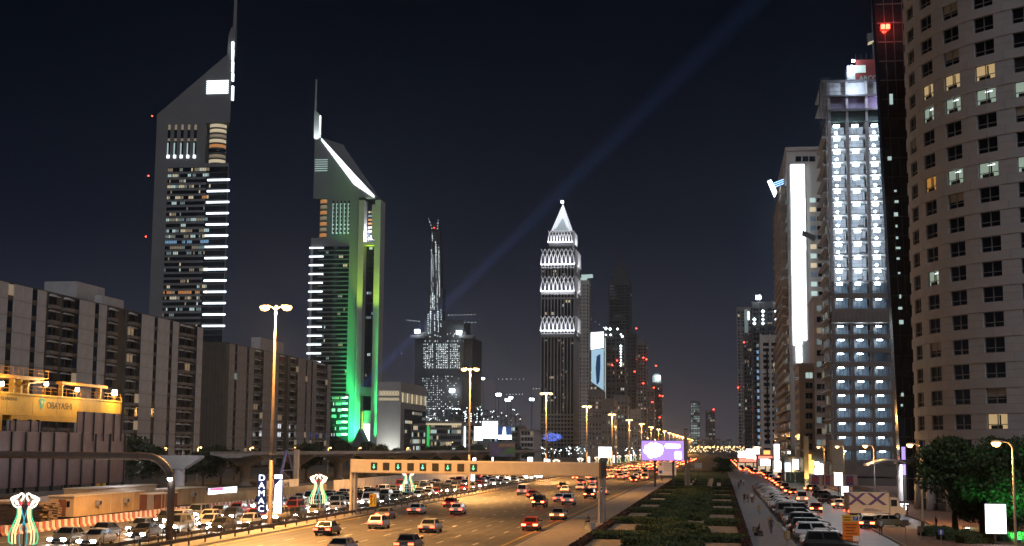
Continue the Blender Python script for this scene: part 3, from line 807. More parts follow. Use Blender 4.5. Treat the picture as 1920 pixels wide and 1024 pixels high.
# ================================================================== taller slant-topped tower (left)
TY = 1000.0
def V(px, py, Y=TY): p = PY(px, py, Y); return (p.x, p.z)
t = thing('slant_tower', 'tall grey tower with slanted top rising behind the long block', 'tower', (0,0,0))
xl, _ = V(287, 400); xr, _ = V(428, 330)
z1 = V(400, 306)[1]; z2 = V(400, 230)[1]
xd = V(385, 260)[0]
MB().prism([(xl,0),(xr,0),(xr,z1),(xl,z1)], TY, TY+48, sx=0.25).build('shaft', 'tower_grey', t)
MB().prism([(xl,z1),(xd,z1),(xd,z2),(xl,z2)], TY, TY+44, sx=0.3).build('upper_shaft', 'tower_grey', t)
hi = V(425, 103); lo = V(288, 215); xf = V(434, 150)[0]
MB().prism([(xl,z2),(xf,z2),(xf,hi[1]),(hi[0],hi[1]),(xl,lo[1])], TY, TY+40, sx=0.3).build('slanted_crown', 'tower_grey', t)
fin = [V(424,103), V(438,103), V(440,50), V(432,50), V(427,64)]
MB().prism([fin[0],fin[1],fin[2],fin[3],fin[4]], TY+2, TY+6).build('mast_fin', 'tower_grey', t)
a = V(436.5, 52); MB().tube([(a[0],TY+4,a[1]-2),(a[0]+0.3,TY+4,V(439,-90)[1])], [1.6,0.8], 8).build('mast', 'tower_grey', t)
for (py0, py1) in ((78, 92), (93, 113), (115, 135), (137, 152), (161, 188)):
    a, b = V(437, py0), V(434, py1); MB().box(a[0]-0.9, a[0]+0.3, TY-0.6, TY+1.8, b[1], a[1]).build('edge_light', 'bar_white', t)
ga, gb = V(388, 151), V(428, 176)
for k in range(7):
    z = gb[1] + (ga[1]-gb[1])*(k+0.5)/7
    MB().box(ga[0], gb[0], TY-0.5, TY-0.1, z-0.40, z+0.40).build('louvre_light', 'bar_white', t)
for k in range(5):                                                   # five tall slots; uplight on their reveals painted as glowing strips
    px = 317 + k*12.3; a = V(px-4, 297); b = V(px+3.5, 233)
    s_ = MB().box(a[0], b[0], TY-0.25, TY-0.05, a[1], b[1]).build('slot_window', 'curtain', t)
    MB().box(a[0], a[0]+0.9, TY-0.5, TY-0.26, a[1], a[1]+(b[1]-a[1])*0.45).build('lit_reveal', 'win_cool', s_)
    MB().box(a[0]+0.2, b[0], TY-0.4, TY-0.26, b[1]-4.5, b[1]-0.3).build('lit_pane', 'win_warm_dim', s_)
    MB().box(a[0]+0.2, b[0], TY-0.4, TY-0.26, a[1]+(b[1]-a[1])*0.5, a[1]+(b[1]-a[1])*0.58).build('lit_pane', 'win_warm_dim', s_)
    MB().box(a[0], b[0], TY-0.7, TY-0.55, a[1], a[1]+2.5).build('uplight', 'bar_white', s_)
# the round glazed corner between shaft and crown
cxa, cxb = V(386, 270)[0], V(417, 270)[0]; cr = (cxb-cxa)/2; cc = ((cxa+cxb)/2, TY+cr+1.0)
MB().lathe([(cr-0.6,z1),(cr-0.6,z2)], 24, (cc[0],cc[1],0)).build('drum', 'tower_dark', t, True)
nf = 8; rl = random.Random(3)
for k in range(nf):
    za, zb_ = z1 + (z2-z1)*k/nf, z1 + (z2-z1)*(k+1)/nf
    m = ['win_warm', 'win_warm_dim', 'curtain', 'win_orange', 'win_warm', 'win_warm_dim', 'win_warm', 'win_warm'][k]
    MB().lathe([(cr-0.3,za+0.9),(cr-0.3,zb_-0.5)], 24, (cc[0],cc[1],0)).build('drum_glazing', m, t, True)
    MB().lathe([(cr+0.2,zb_-0.5),(cr+0.2,zb_+0.7)], 24, (cc[0],cc[1],0)).build('drum_ring', 'tower_mid', t, True)
# office floors: a glazed field, a spandrel on every floor, panes behind
wx0, wx1 = V(312, 400)[0], V(384, 400)[0]; zt_ = V(400, 313)[1]; fh = 4.30
rr = random.Random(11); n = int(zt_/fh)
MB().box(wx0, xr-0.4, TY-0.30, TY-0.02, 0, zt_).build('glazed_field', 'curtain', t)
for k in range(n):
    z = zt_ - (k+1)*fh
    if z < 90: break
    lit = rr.choice((0.15, 0.35, 0.55, 0.75, 0.9, 0.4, 0.05))
    w6 = rr.choice(((3,4,2,3,0,0),(1,2,4,5,0,0),(4,5,1,2,0,0),(3,4,2,2,0,0)))
    if k == 13: w6, lit = (0,0,0,1,5,0), 0.95
    if k == 22: w6, lit = (0,1,0,0,0,4), 0.9
    if k == 5: w6, lit = (5,2,0,0,0,2), 0.8
    panes(t, 'window_row', 'y', TY-0.34, wx0, wx1+4, z, z+fh, 26, 1, lit*0.75, rr, (0.2, 0.42), False, w6)
    MB().box(wx0, wx1, TY-0.8, TY-0.36, z-0.85, z+0.85).build('spandrel', 'tower_grey', t)
    MB().box(wx1+0.5, xr-0.4, TY-0.6, TY-0.36, z-0.5, z+0.3).build('slab_edge', 'tower_dark', t)
    if k % 2 == 0 and k > 0:
        MB().box(V(388,400)[0], V(430,400)[0], TY-1.8, TY-1.1, z+fh*0.4, z+fh*0.4+1.35).build('light_bar', 'bar_white', t)
for (px, py) in ((285, 218), (278, 330), (273, 444)):
    a = V(px+2, py); beacon(t, a[0]-0.5, TY-0.5, a[1], 0.55)

# ================================================================== green lit slant-topped tower
UY = 1150.0
U = lambda px, py: V(px, py, UY)
t = thing('green_tower', 'slant-topped tower with green floodlit columns and white roof line', 'tower', (0,0,0))
xl = U(579, 600)[0]; xm = U(668, 600)[0]; xr = U(711, 500)[0]
zs = U(600, 446)[1]; zn = U(600, 372)[1]
MB().prism([(xl,0),(xm,0),(xm,zs),(xl,zs)], UY, UY+50, sx=0.5).build('shaft', 'tower_grey', t)
xd = U(613, 400)[0]; xw = U(587, 380)[0]
MB().prism([(xd,zs),(xm,zs),(xm,zn),(xd,zn)], UY, UY+46, sx=0.5).build('upper_shaft', 'tower_grey', t)
ap = U(600, 258); rc = U(711, 374)
MB().prism([(xw,zn),(xr,zn),(xr,rc[1]+0.3),(U(600,262)[0],U(600,262)[1]),(xw,ap[1]+2)], UY, UY+40, sx=0.4).build('slanted_crown', 'tower_grey', t)
# the white light along the slanted roof edge
a, b = U(603, 262), U(702, 370)
MB().mesh_([(a[0],UY-0.8,a[1]+1.2),(b[0],UY-0.8,b[1]+1.2),(b[0],UY-0.8,b[1]-0.6),(U(664,346)[0],UY-0.8,U(664,346)[1]),(a[0],UY-0.8,a[1]-0.9),(a[0],UY+2,a[1]+1.2),(b[0],UY+2,b[1]+1.2)], [(0,4,3,2,1),(0,1,6,5)]).build('roof_light', 'bar_white', t)
fn = [U(588,262), U(601,262), U(601,216), U(589,205)]
MB().prism(fn, UY+0.5, UY+4).build('mast_fin', 'tower_grey', t)
MB().box(U(599,240)[0], U(601.2,240)[0], UY-0.2, UY+0.45, U(600,252)[1], U(600,217)[1]).build('edge_light', 'bar_white', t)
lamp('fin_flood', 'SPOT', (U(594,262)[0], UY-9, U(594,262)[1]-3), 42000, (0.85,1.0,0.95), 0.5, (U(594,235)[0], UY, U(594,243)[1]), 70)
a = U(590.5, 208); MB().tube([(a[0],UY+2,a[1]-2),(a[0],UY+2,U(591,148)[1])], [1.1,0.8], 8).build('mast', 'tower_grey', t)
ga, gb = U(591, 300), U(614, 320)
for k in range(6):
    z = gb[1] + (ga[1]-gb[1])*k/5
    MB().box(ga[0], gb[0], UY-0.4, UY-0.1, z-0.3, z+0.3).build('louvre_light', 'win_cool', t)
for k in range(5):
    px = 625.5 + k*7.2; a = U(px-2.5, 439); b = U(px+2, 377)
    s_ = MB().box(a[0], b[0], UY-0.25, UY-0.05, a[1], b[1]).build('slot_window', 'curtain', t)
    for j in range(8):
        z = a[1] + (b[1]-a[1])*j/8
        MB().box(a[0]+0.2, b[0]-0.1, UY-0.45, UY-0.26, z+0.3, z+1.5).build('lit_reveal', 'win_cool' if j < 3 else 'win_cool_dim', s_)  # uplight in the slot painted as glow, stronger in the lower strips
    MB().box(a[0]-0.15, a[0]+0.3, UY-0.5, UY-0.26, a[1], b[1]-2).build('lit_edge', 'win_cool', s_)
cxa, cxb = U(597, 400)[0], U(616, 400)[0]; cr = (cxb-cxa)/2; cc = ((cxa+cxb)/2, UY+cr+0.5)
MB().lathe([(cr-0.5,zs),(cr-0.5,zn)], 20, (cc[0],cc[1],0)).build('drum', 'tower_dark', t, True)
for k in range(7):
    za, zb_ = zs + (zn-zs)*k/7, zs + (zn-zs)*(k+1)/7
    MB().lathe([(cr-0.25,za+0.9),(cr-0.25,zb_-0.9)], 20, (cc[0],cc[1],0)).build('drum_glazing', 'win_warm_dim' if k % 2 else 'win_orange', t, True)
    MB().lathe([(cr+0.15,zb_-0.5),(cr+0.15,zb_+0.5)], 20, (cc[0],cc[1],0)).build('drum_ring', 'tower_mid', t, True)
# hotel floors with white bars on the left edge
rr = random.Random(21); wx0, wx1 = U(584, 600)[0], U(652, 600)[0]; ztop = U(620, 462)[1]; fh = 3.8
MB().box(wx0, wx1, UY-0.30, UY-0.02, 40, ztop).build('glazed_field', 'curtain', t)
k = 0
while True:
    z = ztop - (k+1)*fh
    if z < 46: break
    panes(t, 'window_row', 'y', UY-0.34, wx0+6, wx1, z, z+fh, 20, 1, 0.035, rr, (0.2, 0.45), False)
    MB().box(wx0+0.2 if k % 2 else wx0+5, wx1, UY-0.75, UY-0.36, z-0.55, z+0.55).build('spandrel', 'tower_mid', t)
    if k % 2 == 0:
        MB().box(U(577.5,600)[0], U(604,600)[0], UY-1.7, UY-1.1, z+fh*0.5, z+fh*0.5+1.15).build('light_bar', 'bar_white', t)
    k += 1
# the two columns of the entrance side and the deep glazed recess between them
def colx(p0, p1): return U(p0, 600)[0], U(p1, 600)[0]
for (p0, p1) in ((669.5, 680), (700, 711)):
    a, b = colx(p0, p1); MB().box(a, b, UY-2.2, UY+14, 0, U(690, 376)[1]).build('column', 'tower_pale', t)
a, b = colx(680, 700)
MB().box(a, b, UY+8, UY+12, 0, U(690, 380)[1]).build('recess_glazing', 'curtain', t)
rr = random.Random(5)
panes(t, 'recess_windows', 'y', UY+7.9, a+1, b-1, 60, U(690, 460)[1], 5, 34, 0.10, rr, (0.2,0.4), True, (1,1,2,3,1,0))
panes(t, 'recess_drum_windows', 'y', UY+7.6, a+1, a+6, U(690,450)[1], U(690,385)[1], 3, 9, 0.7, rr, (0.15,0.5), True, (4,4,1,1,0,1))
MB().box(b-3.0, b-0.2, UY-1, UY+7.5, U(690,449)[1], U(690,384)[1]).build('lit_reveal', 'tower_pale', t)
lamp('recess_flood', 'POINT', (b-6.5, UY+2, U(690,440)[1]), 26000, (0.72,0.80,1.0), 0.6)
MB().box(a, b, UY-1.5, UY+7, U(690,460)[1], U(690,454)[1]).build('cross_beam', 'tower_pale', t)
MB().box(a, b, UY-1.5, UY+7, U(690,742)[1], U(690,726)[1]).build('cross_beam', 'tower_grey', t)
# lobby: lit glass, a white lit box and a red strip
MB().box(a+0.5, b-0.5, UY+1, UY+6, 8, U(690,770)[1]).build('lobby_panel', 'tower_pale', t)
MB().box(a+2, b-1.5, UY+0.2, UY+0.9, 10, U(690,795)[1]).build('lobby_screen', 'bar_white', t)
MB().box(a+0.8, a+2.4, UY-0.1, UY+0.9, 12, U(690,772)[1]).build('red_banner', 'win_orange', t)
MB().prism([(a-3,7.5),(b+3,7.5),((a+b)/2,U(690,805)[1])], UY-22, UY-8).build('entrance_canopy', 'tower_mid', t)
for k in range(7):
    z = U(640,742)[1] - k*5.2
    MB().box(U(641,780)[0], U(652,780)[0], UY-0.7, UY-0.4, z-2.2, z-0.6).build('podium_light', 'win_cool' if k % 2 else 'bar_white', t)
    panes(t, 'window_row', 'y', UY-0.6, U(622,780)[0], U(640,780)[0], z-4.2, z, 8, 1, 0.7, rr, (0.15,0.4), False, (0,1,5,5,1,0))
MB().box(U(620,780)[0], U(654,780)[0], UY-0.55, UY-0.3, 4, U(640,741)[1]).build('podium_glazing', 'curtain', t)
GRN = (0.03, 1.0, 0.22)
for (p0, p1) in ((669.5, 680), (700, 711)):
    a, b = colx(p0, p1); x = (a+b)/2
    lamp('green_flood', 'SPOT', (x, UY-13, 3), 900000, GRN, 0.6, (x, UY-2, 40), 46, blend=1.0)
    lamp('green_flood', 'SPOT', (x, UY-15, 3), 6500000, GRN, 0.6, (x, UY-2, 80), 26, blend=1.0)
    lamp('green_flood', 'SPOT', (x, UY-22, 3), 10000000, (0.12,1.0,0.14), 0.6, (x, UY-2, 140), 16, blend=1.0)
    lamp('yellow_flood', 'SPOT', (x, UY-14, 96), 520000, (0.48, 0.85, 0.04), 0.6, (x, UY-2, 168), 26, blend=1.0)
    lt = thing('ground_floodlight', 'green floodlight at the foot of a tower column', 'floodlight', (x, UY-16.6, 0), 0, 'green floodlights at the tower')
    MB().box(-0.8,0.8,-0.6,0.3,0.3,1.6).build('housing','steel_dark',lt); MB().box(-0.6,0.6,-0.2,0.25,1.61,1.66).build('lens','arrow_green',lt)
lamp('green_flood', 'SPOT', (U(655,800)[0], UY-22, 3), 650000, GRN, 0.6, (U(655,800)[0], UY, 30), 60, blend=1.0)

# ================================================================== pale office beside the green tower
KY = 1000.0
K = lambda px, py: V(px, py, KY)
t = thing('lattice_office', 'pale blank-walled office with a lit lattice band below its roof', 'building', (0,0,0))
x0, x1 = K(707, 780)[0], K(751, 780)[0]; zt_ = K(720, 716)[1]
MB().box(x0, x1, KY, KY+90, 0, zt_).build('wall', 'tower_pale', t)
MB().box(x1-0.1, x1+0.25, KY+12, KY+88, 2, K(760,766)[1]).build('side_glazing', 'curtain', t)
rr = random.Random(31)
panes(t, 'side_windows', 'x', x1+0.3, KY+14, KY+86, 4, K(760,766)[1]-1, 12, 9, 0.22, rr, (0.15,0.4))
for (za, zb_) in ((K(720,742)[1], K(720,733)[1]), (K(720,751)[1], K(720,746)[1])):
    MB().box(x0+1, x1-1.5, KY-0.25, KY-0.02, za, zb_).build('band_glazing', 'win_warm', t)
    n = 7
    for k in range(n):
        a = x0 + 1 + (x1-x0-2.5)*k/n; b = a + (x1-x0-2.5)/n
        MB().prism([(a,za),(a+0.28,za),(b,zb_),(b-0.28,zb_)], KY-0.7, KY-0.3).build('lattice_bar', 'tower_pale', t)
        MB().prism([(b-0.28,za),(b,za),(a+0.28,zb_),(a,zb_)], KY-1.1, KY-0.72).build('lattice_bar', 'tower_pale', t)
for k in range(11):
    y = KY + 3 + k*8; MB().box(x1+0.1, x1+0.9, y, y+2.2, K(760,754)[1], K(760,736)[1]).build('side_lattice', 'win_warm_dim' if k % 2 else 'win_warm', t)
lamp('wall_flood', 'SPOT', (x1-5, KY-14, 1.5), 26000, (0.95,1.0,0.92), 0.5, (x1-8, KY, 14), 90, blend=1.0)

# ================================================================== low lit offices, billboard and white block in the middle distance
def low_office(label, px0, px1, pyt, Y, nu, nz, lit, seed, m='tower_mid', w6=(3,3,2,2,0,0), extra=None):
    t = thing('low_office', label, 'building', (0,0,0)); rr = random.Random(seed)
    a = PY(px0, pyt, Y); b = PY(px1, pyt, Y); H = a.z
    MB().box(a.x, b.x, Y, Y+40, 0, H).build('wall', m, t)
    MB().box(a.x-0.6, b.x+0.6, Y-0.8, Y+40.5, H, H+0.9).build('roof', 'tower_grey', t)
    dz = (H-1)/nz
    for j in range(nz):
        panes(t, 'window_row', 'y', Y-0.12, a.x+0.5, b.x-0.5, 1+j*dz, 1+(j+1)*dz, nu, 1, lit, rr, (0.14, 0.4), False, w6)
        MB().box(a.x, b.x, Y-0.6, Y-0.02, 0.6+j*dz, 1.3+j*dz).build('spandrel', m, t)
    return t, a, b, H
low_office('low office with rows of warm lit windows left of the green strip', 771, 799, 797, 900, 9, 5, 0.5, 41)
t, a, b, H = low_office('low curved office with yellow lit upper floors', 800, 866, 793, 880, 18, 6, 0.38, 42)
MB().box(a.x, b.x, 878.6, 879.6, H-1.4, H-0.2).build('cornice_light', 'win_warm', t)
glow('green_strip', (0.05, 0.75, 0.15), 0.6)
MB().box(PY(801,800,879).x, PY(805.5,800,879).x, 878.2, 879.2, 3, H-2).build('green_column', 'green_strip', t)
t, a, b, H = low_office('dark office with one white light strip by the billboard', 867, 900, 797, 890, 9, 5, 0.08, 43)
MB().box(PY(870,800,889).x, PY(873,800,889).x, 888.2, 889.2, 2, H-1).build('light_strip', 'bar_white', t)
t, a, b, H = low_office('white block with louvred side right of the glaring billboard', 976, 1001, 808, 900, 4, 5, 0.1, 44, 'tower_pale')
low_office('dark low office behind the glaring billboard', 902, 972, 800, 930, 14, 6, 0.25, 45, 'tower_mid', (0,1,3,3,1,0))
t = thing('billboard', 'glaring white billboard of two joined lit panels above the trees', 'billboard', (0,0,0)); Y = 760
for (p0, q0, p1, q1) in ((889, 826, 905, 800), (904, 822, 933, 790), (934, 824, 959, 816)):
    a, b = PY(p0, q0, Y), PY(p1, q1, Y)
    MB().box(a.x, b.x - 0.05, Y, Y+0.6, a.z, b.z).build('lit_panel', 'sign_white', t)
a, b = PY(933.5, 818, Y), PY(959, 800, Y)
glow('panel_navy', (0.05, 0.12, 0.35), 0.5)
MB().box(a.x, b.x, Y+0.1, Y+0.5, a.z, b.z).build('dark_panel', 'panel_navy', t)
a, b = PY(942, 818, Y), PY(949, 801, Y); MB().prism([(a.x,a.z),(b.x,a.z),(b.x-0.5,b.z),(a.x+0.5,b.z)], Y-0.2, Y+0.05).build('white_figure', 'sign_white', t)
for px in (895, 918, 950): a = PY(px, 826, Y); MB().box(a.x-0.3, a.x+0.3, Y+0.7, Y+1.3, 0, a.z+3).build('post', 'steel_dark', t)
t = thing('painted_billboard', 'unlit billboard with faded green hill and sunset bands', 'billboard', (0,0,0)); Y = 600
mat('poster_violet', (0.16,0.12,0.22), 0.7, var=0.3, scale=0.3); mat('poster_green', (0.10,0.22,0.06), 0.7, var=0.4, scale=0.3); mat('poster_orange', (0.40,0.22,0.10), 0.7, var=0.3, scale=0.3)
a, b = PY(918, 856, Y), PY(966, 832, Y)
MB().box(a.x, b.x, Y, Y+0.4, a.z, b.z).build('panel', 'poster_violet', t)
hh = b.z - a.z; ww = b.x - a.x
MB().prism([(a.x+ww*0.4,a.z+hh*0.15),(b.x-0.2,a.z+hh*0.2),(b.x-0.2,a.z+hh*0.75),(a.x+ww*0.75,a.z+hh*0.7)], Y-0.05, Y-0.01).build('hill_print', 'poster_green', t)
MB().prism([(a.x+ww*0.3,a.z+hh*0.7),(b.x-0.2,a.z+hh*0.8),(b.x-0.2,b.z-0.1),(a.x+ww*0.4,b.z-0.1)], Y-0.05, Y-0.01).build('sky_print', 'poster_orange', t)
for px in (925, 958): p = PY(px, 856, Y); MB().box(p.x-0.3, p.x+0.3, Y+0.1, Y+0.6, 0, p.z+0.2).build('post', 'steel_dark', t)

# ================================================================== very tall tower under construction
BY = 2700.0
B = lambda px, py: V(px, py, BY)
t = thing('unfinished_skyscraper', 'very tall unfinished stepped skyscraper strung with white work lights', 'tower', (0,0,0))
rr = random.Random(51)
tiers = [(776,883,860,632), (786,872,632,622), (795,868,860,600), (802,829,600,540), (806,827,545,470), (808,825,475,430), (809,822,432,418)]
for k, (p0, p1, q0, q1) in enumerate(tiers):
    a, b = B(p0, q1), B(p1, q1); z0 = 0 if q0 > 700 else B(p0, q0)[1]
    d = (b[0]-a[0])*0.5
    MB().box(a[0], b[0], BY + 12 - 2*k, BY + 12 + 2*d - 2*k, z0, a[1]).build('tier', 'tower_dark', t)
for (p0, p1) in ((770, 797), (862, 887)):
    a, b = B(p0, 628), B(p1, 634); MB().box(a[0], b[0], BY-4, BY+30, b[1], a[1]).build('work_deck', 'tower_grey', t)
pts = []
def col(px, q0, q1, n, j=0.4, keep=0.9):
    for i in range(n):
        if rr.random() < keep:
            p = B(px + rr.uniform(-j, j), q0 + (q1-q0)*i/max(1,n-1)); pts.append((p[0], BY-6, p[1]))
for px, q0, q1, n in ((810,470,545,22),(813,480,560,18),(819,460,520,14),(824,465,520,20),(809,552,600,14),(812,550,578,12),(815,556,580,10),(821,530,600,20),(825,520,560,14),(804,590,625,10),(808,585,625,14),(816,590,622,14),(823,585,622,14),(828,582,612,8),(812,436,452,6),(818,455,500,12)): col(px, q0, q1, n)
for base in (796, 820, 846):
    for i in range(6 if base != 820 else 7):
        col(base + i*3.2, 646, 690, 14, 0.4, 0.8)
for i in range(18): col(794 + i*3.9, 706, 788, 20, 0.3, 0.55 if i < 8 else 0.2)
for i in range(16): col(797 + i*4.8, 628 + rr.uniform(-3,6), 640, 2, 1.5, 0.6)
dots(t, 'work_lights', pts, 0.72, 'dot_white')
for (px, py) in ((849,733), (784,622), (862,624)):
    a = B(px, py); MB().box(a[0]-5, a[0]+5, BY-8, BY-7, a[1]-3.5, a[1]+3.5).build('floodlight', 'lamp_white', t)
a = B(815, 428); beacon(t, a[0], BY-6, a[1], 0.9)
def crane(label, mast, tip, tail, Y, n, base_py, lights=True):
    """a tower crane: mast from the ground or roof, a jib to the tip and a short counter-jib, lit by small lamps"""
    m0 = PY(*mast, Y); tp = PY(*tip, Y); tl = PY(*tail, Y); zb_ = PY(mast[0], base_py, Y).z
    t = thing('tower_crane', label, 'crane', (m0.x, Y, max(zb_, 0)))
    r = Y/2604*0.35
    L = lambda p: (p.x-m0.x, 0, p.z-max(zb_,0))
    MB().box(-r, r, -r, r, 0, m0.z-max(zb_,0)+2).build('mast', 'tower_dark', t)
    MB().tube([L(tl), L(m0), L(tp)], r*0.7, 4).build('jib', 'tower_dark', t)
    MB().box(-2*r, 2*r, -2*r, 2*r, m0.z-max(zb_,0)-2*r, m0.z-max(zb_,0)+2*r).build('cab', 'tower_dark', t)
    q = L(tl); MB().box(q[0]-2*r, q[0]+2*r, -r, r, q[2]-4*r, q[2]).build('counterweight', 'tower_dark', t)
    if lights:
        dots(t, 'jib_lights', [tuple(Vector(L(m0)).lerp(Vector(L(tp)), (i+0.6)/n) + Vector((0,-r*1.2,0))) for i in range(n)], Y/2604*0.6, 'dot_white')
    return t
crane('crane with a lamp-strung jib above the skyscraper left deck', (789,603), (762,600), (792,604), BY-20, 6, 628)
crane('crane with a long lamp-strung jib above the skyscraper right deck', (838,591), (892,590), (834,592), BY-20, 9, 628)
crane('crane with a short lamp-strung jib under the longer one', (868,605), (894,605), (862,606), BY-20, 4, 628)
crane('steep luffing crane leaning left on the skyscraper tip', (811,432), (803,408), (813,434), BY-20, 4, 440)
crane('steep luffing crane leaning right on the skyscraper tip', (820,432), (822,411), (818,434), BY-20, 4, 440)
CYC = 1700
crane('construction crane with lamps above the dark building site', (930,711), (985,711), (903,710), CYC, 7, 800)
crane('low construction crane with lamps beside the floodlit mast', (947,740), (982,739), (915,739), CYC, 6, 800)
crane('crane with a bright mast lamp left of the arched tower', (997,729), (1013,729), (985,729), CYC-60, 3, 830)
t = thing('site_structure', 'dark unfinished concrete frame with scattered work lights', 'building', (0,0,0))
rr = random.Random(61)
for (p0, p1, pt, Y) in ((838,925,768,1750), (905,975,778,1720), (862,890,757,1780)):
    a, b = PY(p0, pt, Y), PY(p1, pt, Y)
    for k in range(8):
        z = a.z*(k+1)/8; MB().box(a.x, b.x, Y, Y+50, z-0.7, z).build('floor_slab', 'tower_mid', t)
    for k in range(9):
        x = a.x + (b.x-a.x)*k/8; MB().box(x-0.8, x+0.8, Y+1, Y+3, 0, a.z-0.75).build('column', 'tower_dark', t)
pts = []
for k in range(70):
    px, py = rr.uniform(772, 980), rr.uniform(762, 800); p = PY(px, py, 1715); pts.append(tuple(p))
for k in range(12): p = PY(872 + 4*(k//4)*2.8, 776 + (k % 4)*4.6, 1715); pts.append(tuple(p))
dots(t, 'work_lights', pts, 0.75, 'dot_white')
for (px, py, s) in ((952,750,3), (958,746,2.2), (935,740,3), (997,749,2.6), (906,710,1.8)):
    p = PY(px, py, 1712); MB().box(p.x-s, p.x+s, 1711, 1712, p.z-s*0.5, p.z+s*0.5).build('floodlight', 'lamp_white', t)
    MB().box(p.x-0.4, p.x+0.4, 1712.2, 1713, 0, p.z).build('lamp_mast', 'tower_dark', t)

# ================================================================== arch-banded tower with the glass pyramid
CYT = 1320.0
Cc = lambda px, py: V(px, py, CYT)
t = thing('pyramid_tower', 'dark tower with white arched bands and a lit pyramid top', 'tower', (0,0,0))
x0, x1 = Cc(1014.5, 700)[0], Cc(1076, 700)[0]; D = 50.0; zr = Cc(1045, 497)[1]
MB().box(x0, x1, CYT, CYT+D, 0, zr).build('shaft', 'curtain', t)
rr = random.Random(71)
mat('fin_grey', (0.22,0.21,0.21), 0.6, var=0.1, scale=0.1)
nb = 10
for k in range(nb+1):
    x = x0 + (x1-x0)*k/nb
    MB().box(x-0.5, x+0.5, CYT-0.9, CYT-0.02, 0, zr).build('fin', 'fin_grey', t)
for k in range(9):
    y = CYT + D*(k+0.5)/9; MB().box(x1+0.02, x1+0.8, y-0.6, y+0.6, 0, zr).build('side_fin', 'fin_grey', t)
for (q0, q1) in ((626,633),(548,552),(558,561)):
    MB().box(x0-0.2, x1+0.9, CYT-1.1, CYT+D, Cc(1045,q1)[1], Cc(1045,q0)[1]).build('band', 'fin_grey', t)
for k in range(9):
    z = Cc(1045, 838 - k*7.5)[1]; MB().box(x0-0.2, x1+0.9, CYT-1.05, CYT+D, z-0.8, z+0.8).build('podium_band', 'fin_grey', t)
panes(t, 'window_grid', 'y', CYT-0.1, x0+0.6, x1-0.6, 14, Cc(1045,636)[1], 20, 36, 0.05, rr, (0.25,0.35), True, (2,4,2,3,0,0))
panes(t, 'lit_window_column', 'y', CYT-0.16, Cc(1055,700)[0], Cc(1058.5,700)[0], 40, Cc(1045,640)[1], 1, 24, 0.6, rr, (0.2,0.4), True, (2,3,3,4,0,0))
panes(t, 'window_grid', 'y', CYT-0.1, x0+0.6, x1-0.6, Cc(1045,592)[1], Cc(1045,562)[1], 20, 4, 0.09, rr, (0.25,0.35), True, (5,3,1,1,0,0))
panes(t, 'window_grid', 'y', CYT-0.1, x0+0.6, x1-0.6, Cc(1045,518)[1], Cc(1045,500)[1], 20, 3, 0.2, rr, (0.25,0.35), True, (5,3,1,1,0,0))
mat('arch_white', (0.80,0.80,0.82), 0.55, var=0.05, scale=0.2)
def arch_band(xa, xb, q0, q1, n, y0, depth):
    zb_, zt2 = Cc(1045, q1)[1], Cc(1045, q0)[1]; h = zt2-zb_; st = (xb-xa)/n
    back = MB().box(xa, xb, y0-0.6, y0+depth, zb_, zt2-1).build('band_wall', 'tower_dark', t)
    for k in range(n):
        for s in (-1, 1):                                                # two crossing ribs make each pointed arch
            cxk = xa + st*(k+0.5); pts = []
            for j in range(7):
                u = j/6; xx = cxk + s*st*(0.5 - u**1.7) ; pts.append((xx, y0-1.6, zb_ + h*(u**0.8)))
            MB().tube(pts, [0.75,0.6,0.5,0.45,0.42,0.40,0.36], 5).build('arch_rib', 'arch_white', back)
            if xx: pass
    MB().box(xa-0.4, xb+0.6, y0-2.2, y0-1.0, zb_-1.2, zb_-0.1).build('band_sill', 'arch_white', t)
    for k in range(6):
        y = y0 + depth*(k+0.5)/6
        MB().tube([(xb+1.0,y-depth/12,zb_),(xb+1.0,y,zt2),(xb+1.0,y+depth/12,zb_)], 0.6, 4).build('side_arch', 'arch_white', t)
    MB().box(xb+0.02, xb+0.5, y0, y0+depth, zb_, zt2-1).build('side_wall', 'tower_pale', t)
    o = lamp('band_uplight', 'AREA', ((xa+xb)/2, y0-5.0, zb_-3.0), 8500*(xb-xa)/36, (0.90,0.93,1.0), 1, ((xa+xb)/2, y0-0.5, zt2))
    o.data.shape = 'RECTANGLE'; o.data.size = (xb-xa); o.data.size_y = 0.6
    o = lamp('band_uplight', 'AREA', (xb+5.0, y0+depth/2, zb_-3.0), 5500, (0.90,0.93,1.0), 1, (xb, y0+depth/2, zt2-2))
    o.data.shape = 'RECTANGLE'; o.data.size = 0.6; o.data.size_y = depth*0.9
    dots(t, 'uplight_lamps', [(xa + st*k, y0-2.4, zb_-0.2) for k in range(n+1)], 0.55, 'dot_white')
arch_band(x0-0.5, x1+0.4, 593, 619, 8, CYT-1.0, D)
arch_band(x0-0.5, x1+0.4, 518, 545, 8, CYT-1.0, D)
arch_band(x0-0.5, x1+0.4, 467, 495, 8, CYT-1.0, D)
xa, xb = Cc(1028, 450)[0], Cc(1071, 450)[0]; inset = 6.0
MB().box(xa, xb, CYT+inset, CYT+D-inset, Cc(1045,497)[1], Cc(1045,432)[1]).build('neck', 'tower_dark', t)
arch_band(xa-0.6, xb+0.4, 431, 452, 8, CYT+inset-1.0, D-2*inset)
zb_ = Cc(1045,430)[1]; za = Cc(1050,373)[1]; px0, px1 = Cc(1032,430)[0], Cc(1068.5,430)[0]; cxp = (px0+px1)/2; y0p, y1p = CYT+inset+1, CYT+D-inset-1; cyp = (y0p+y1p)/2
glow('pyramid_glow', (0.75,0.86,0.92), 0.28)
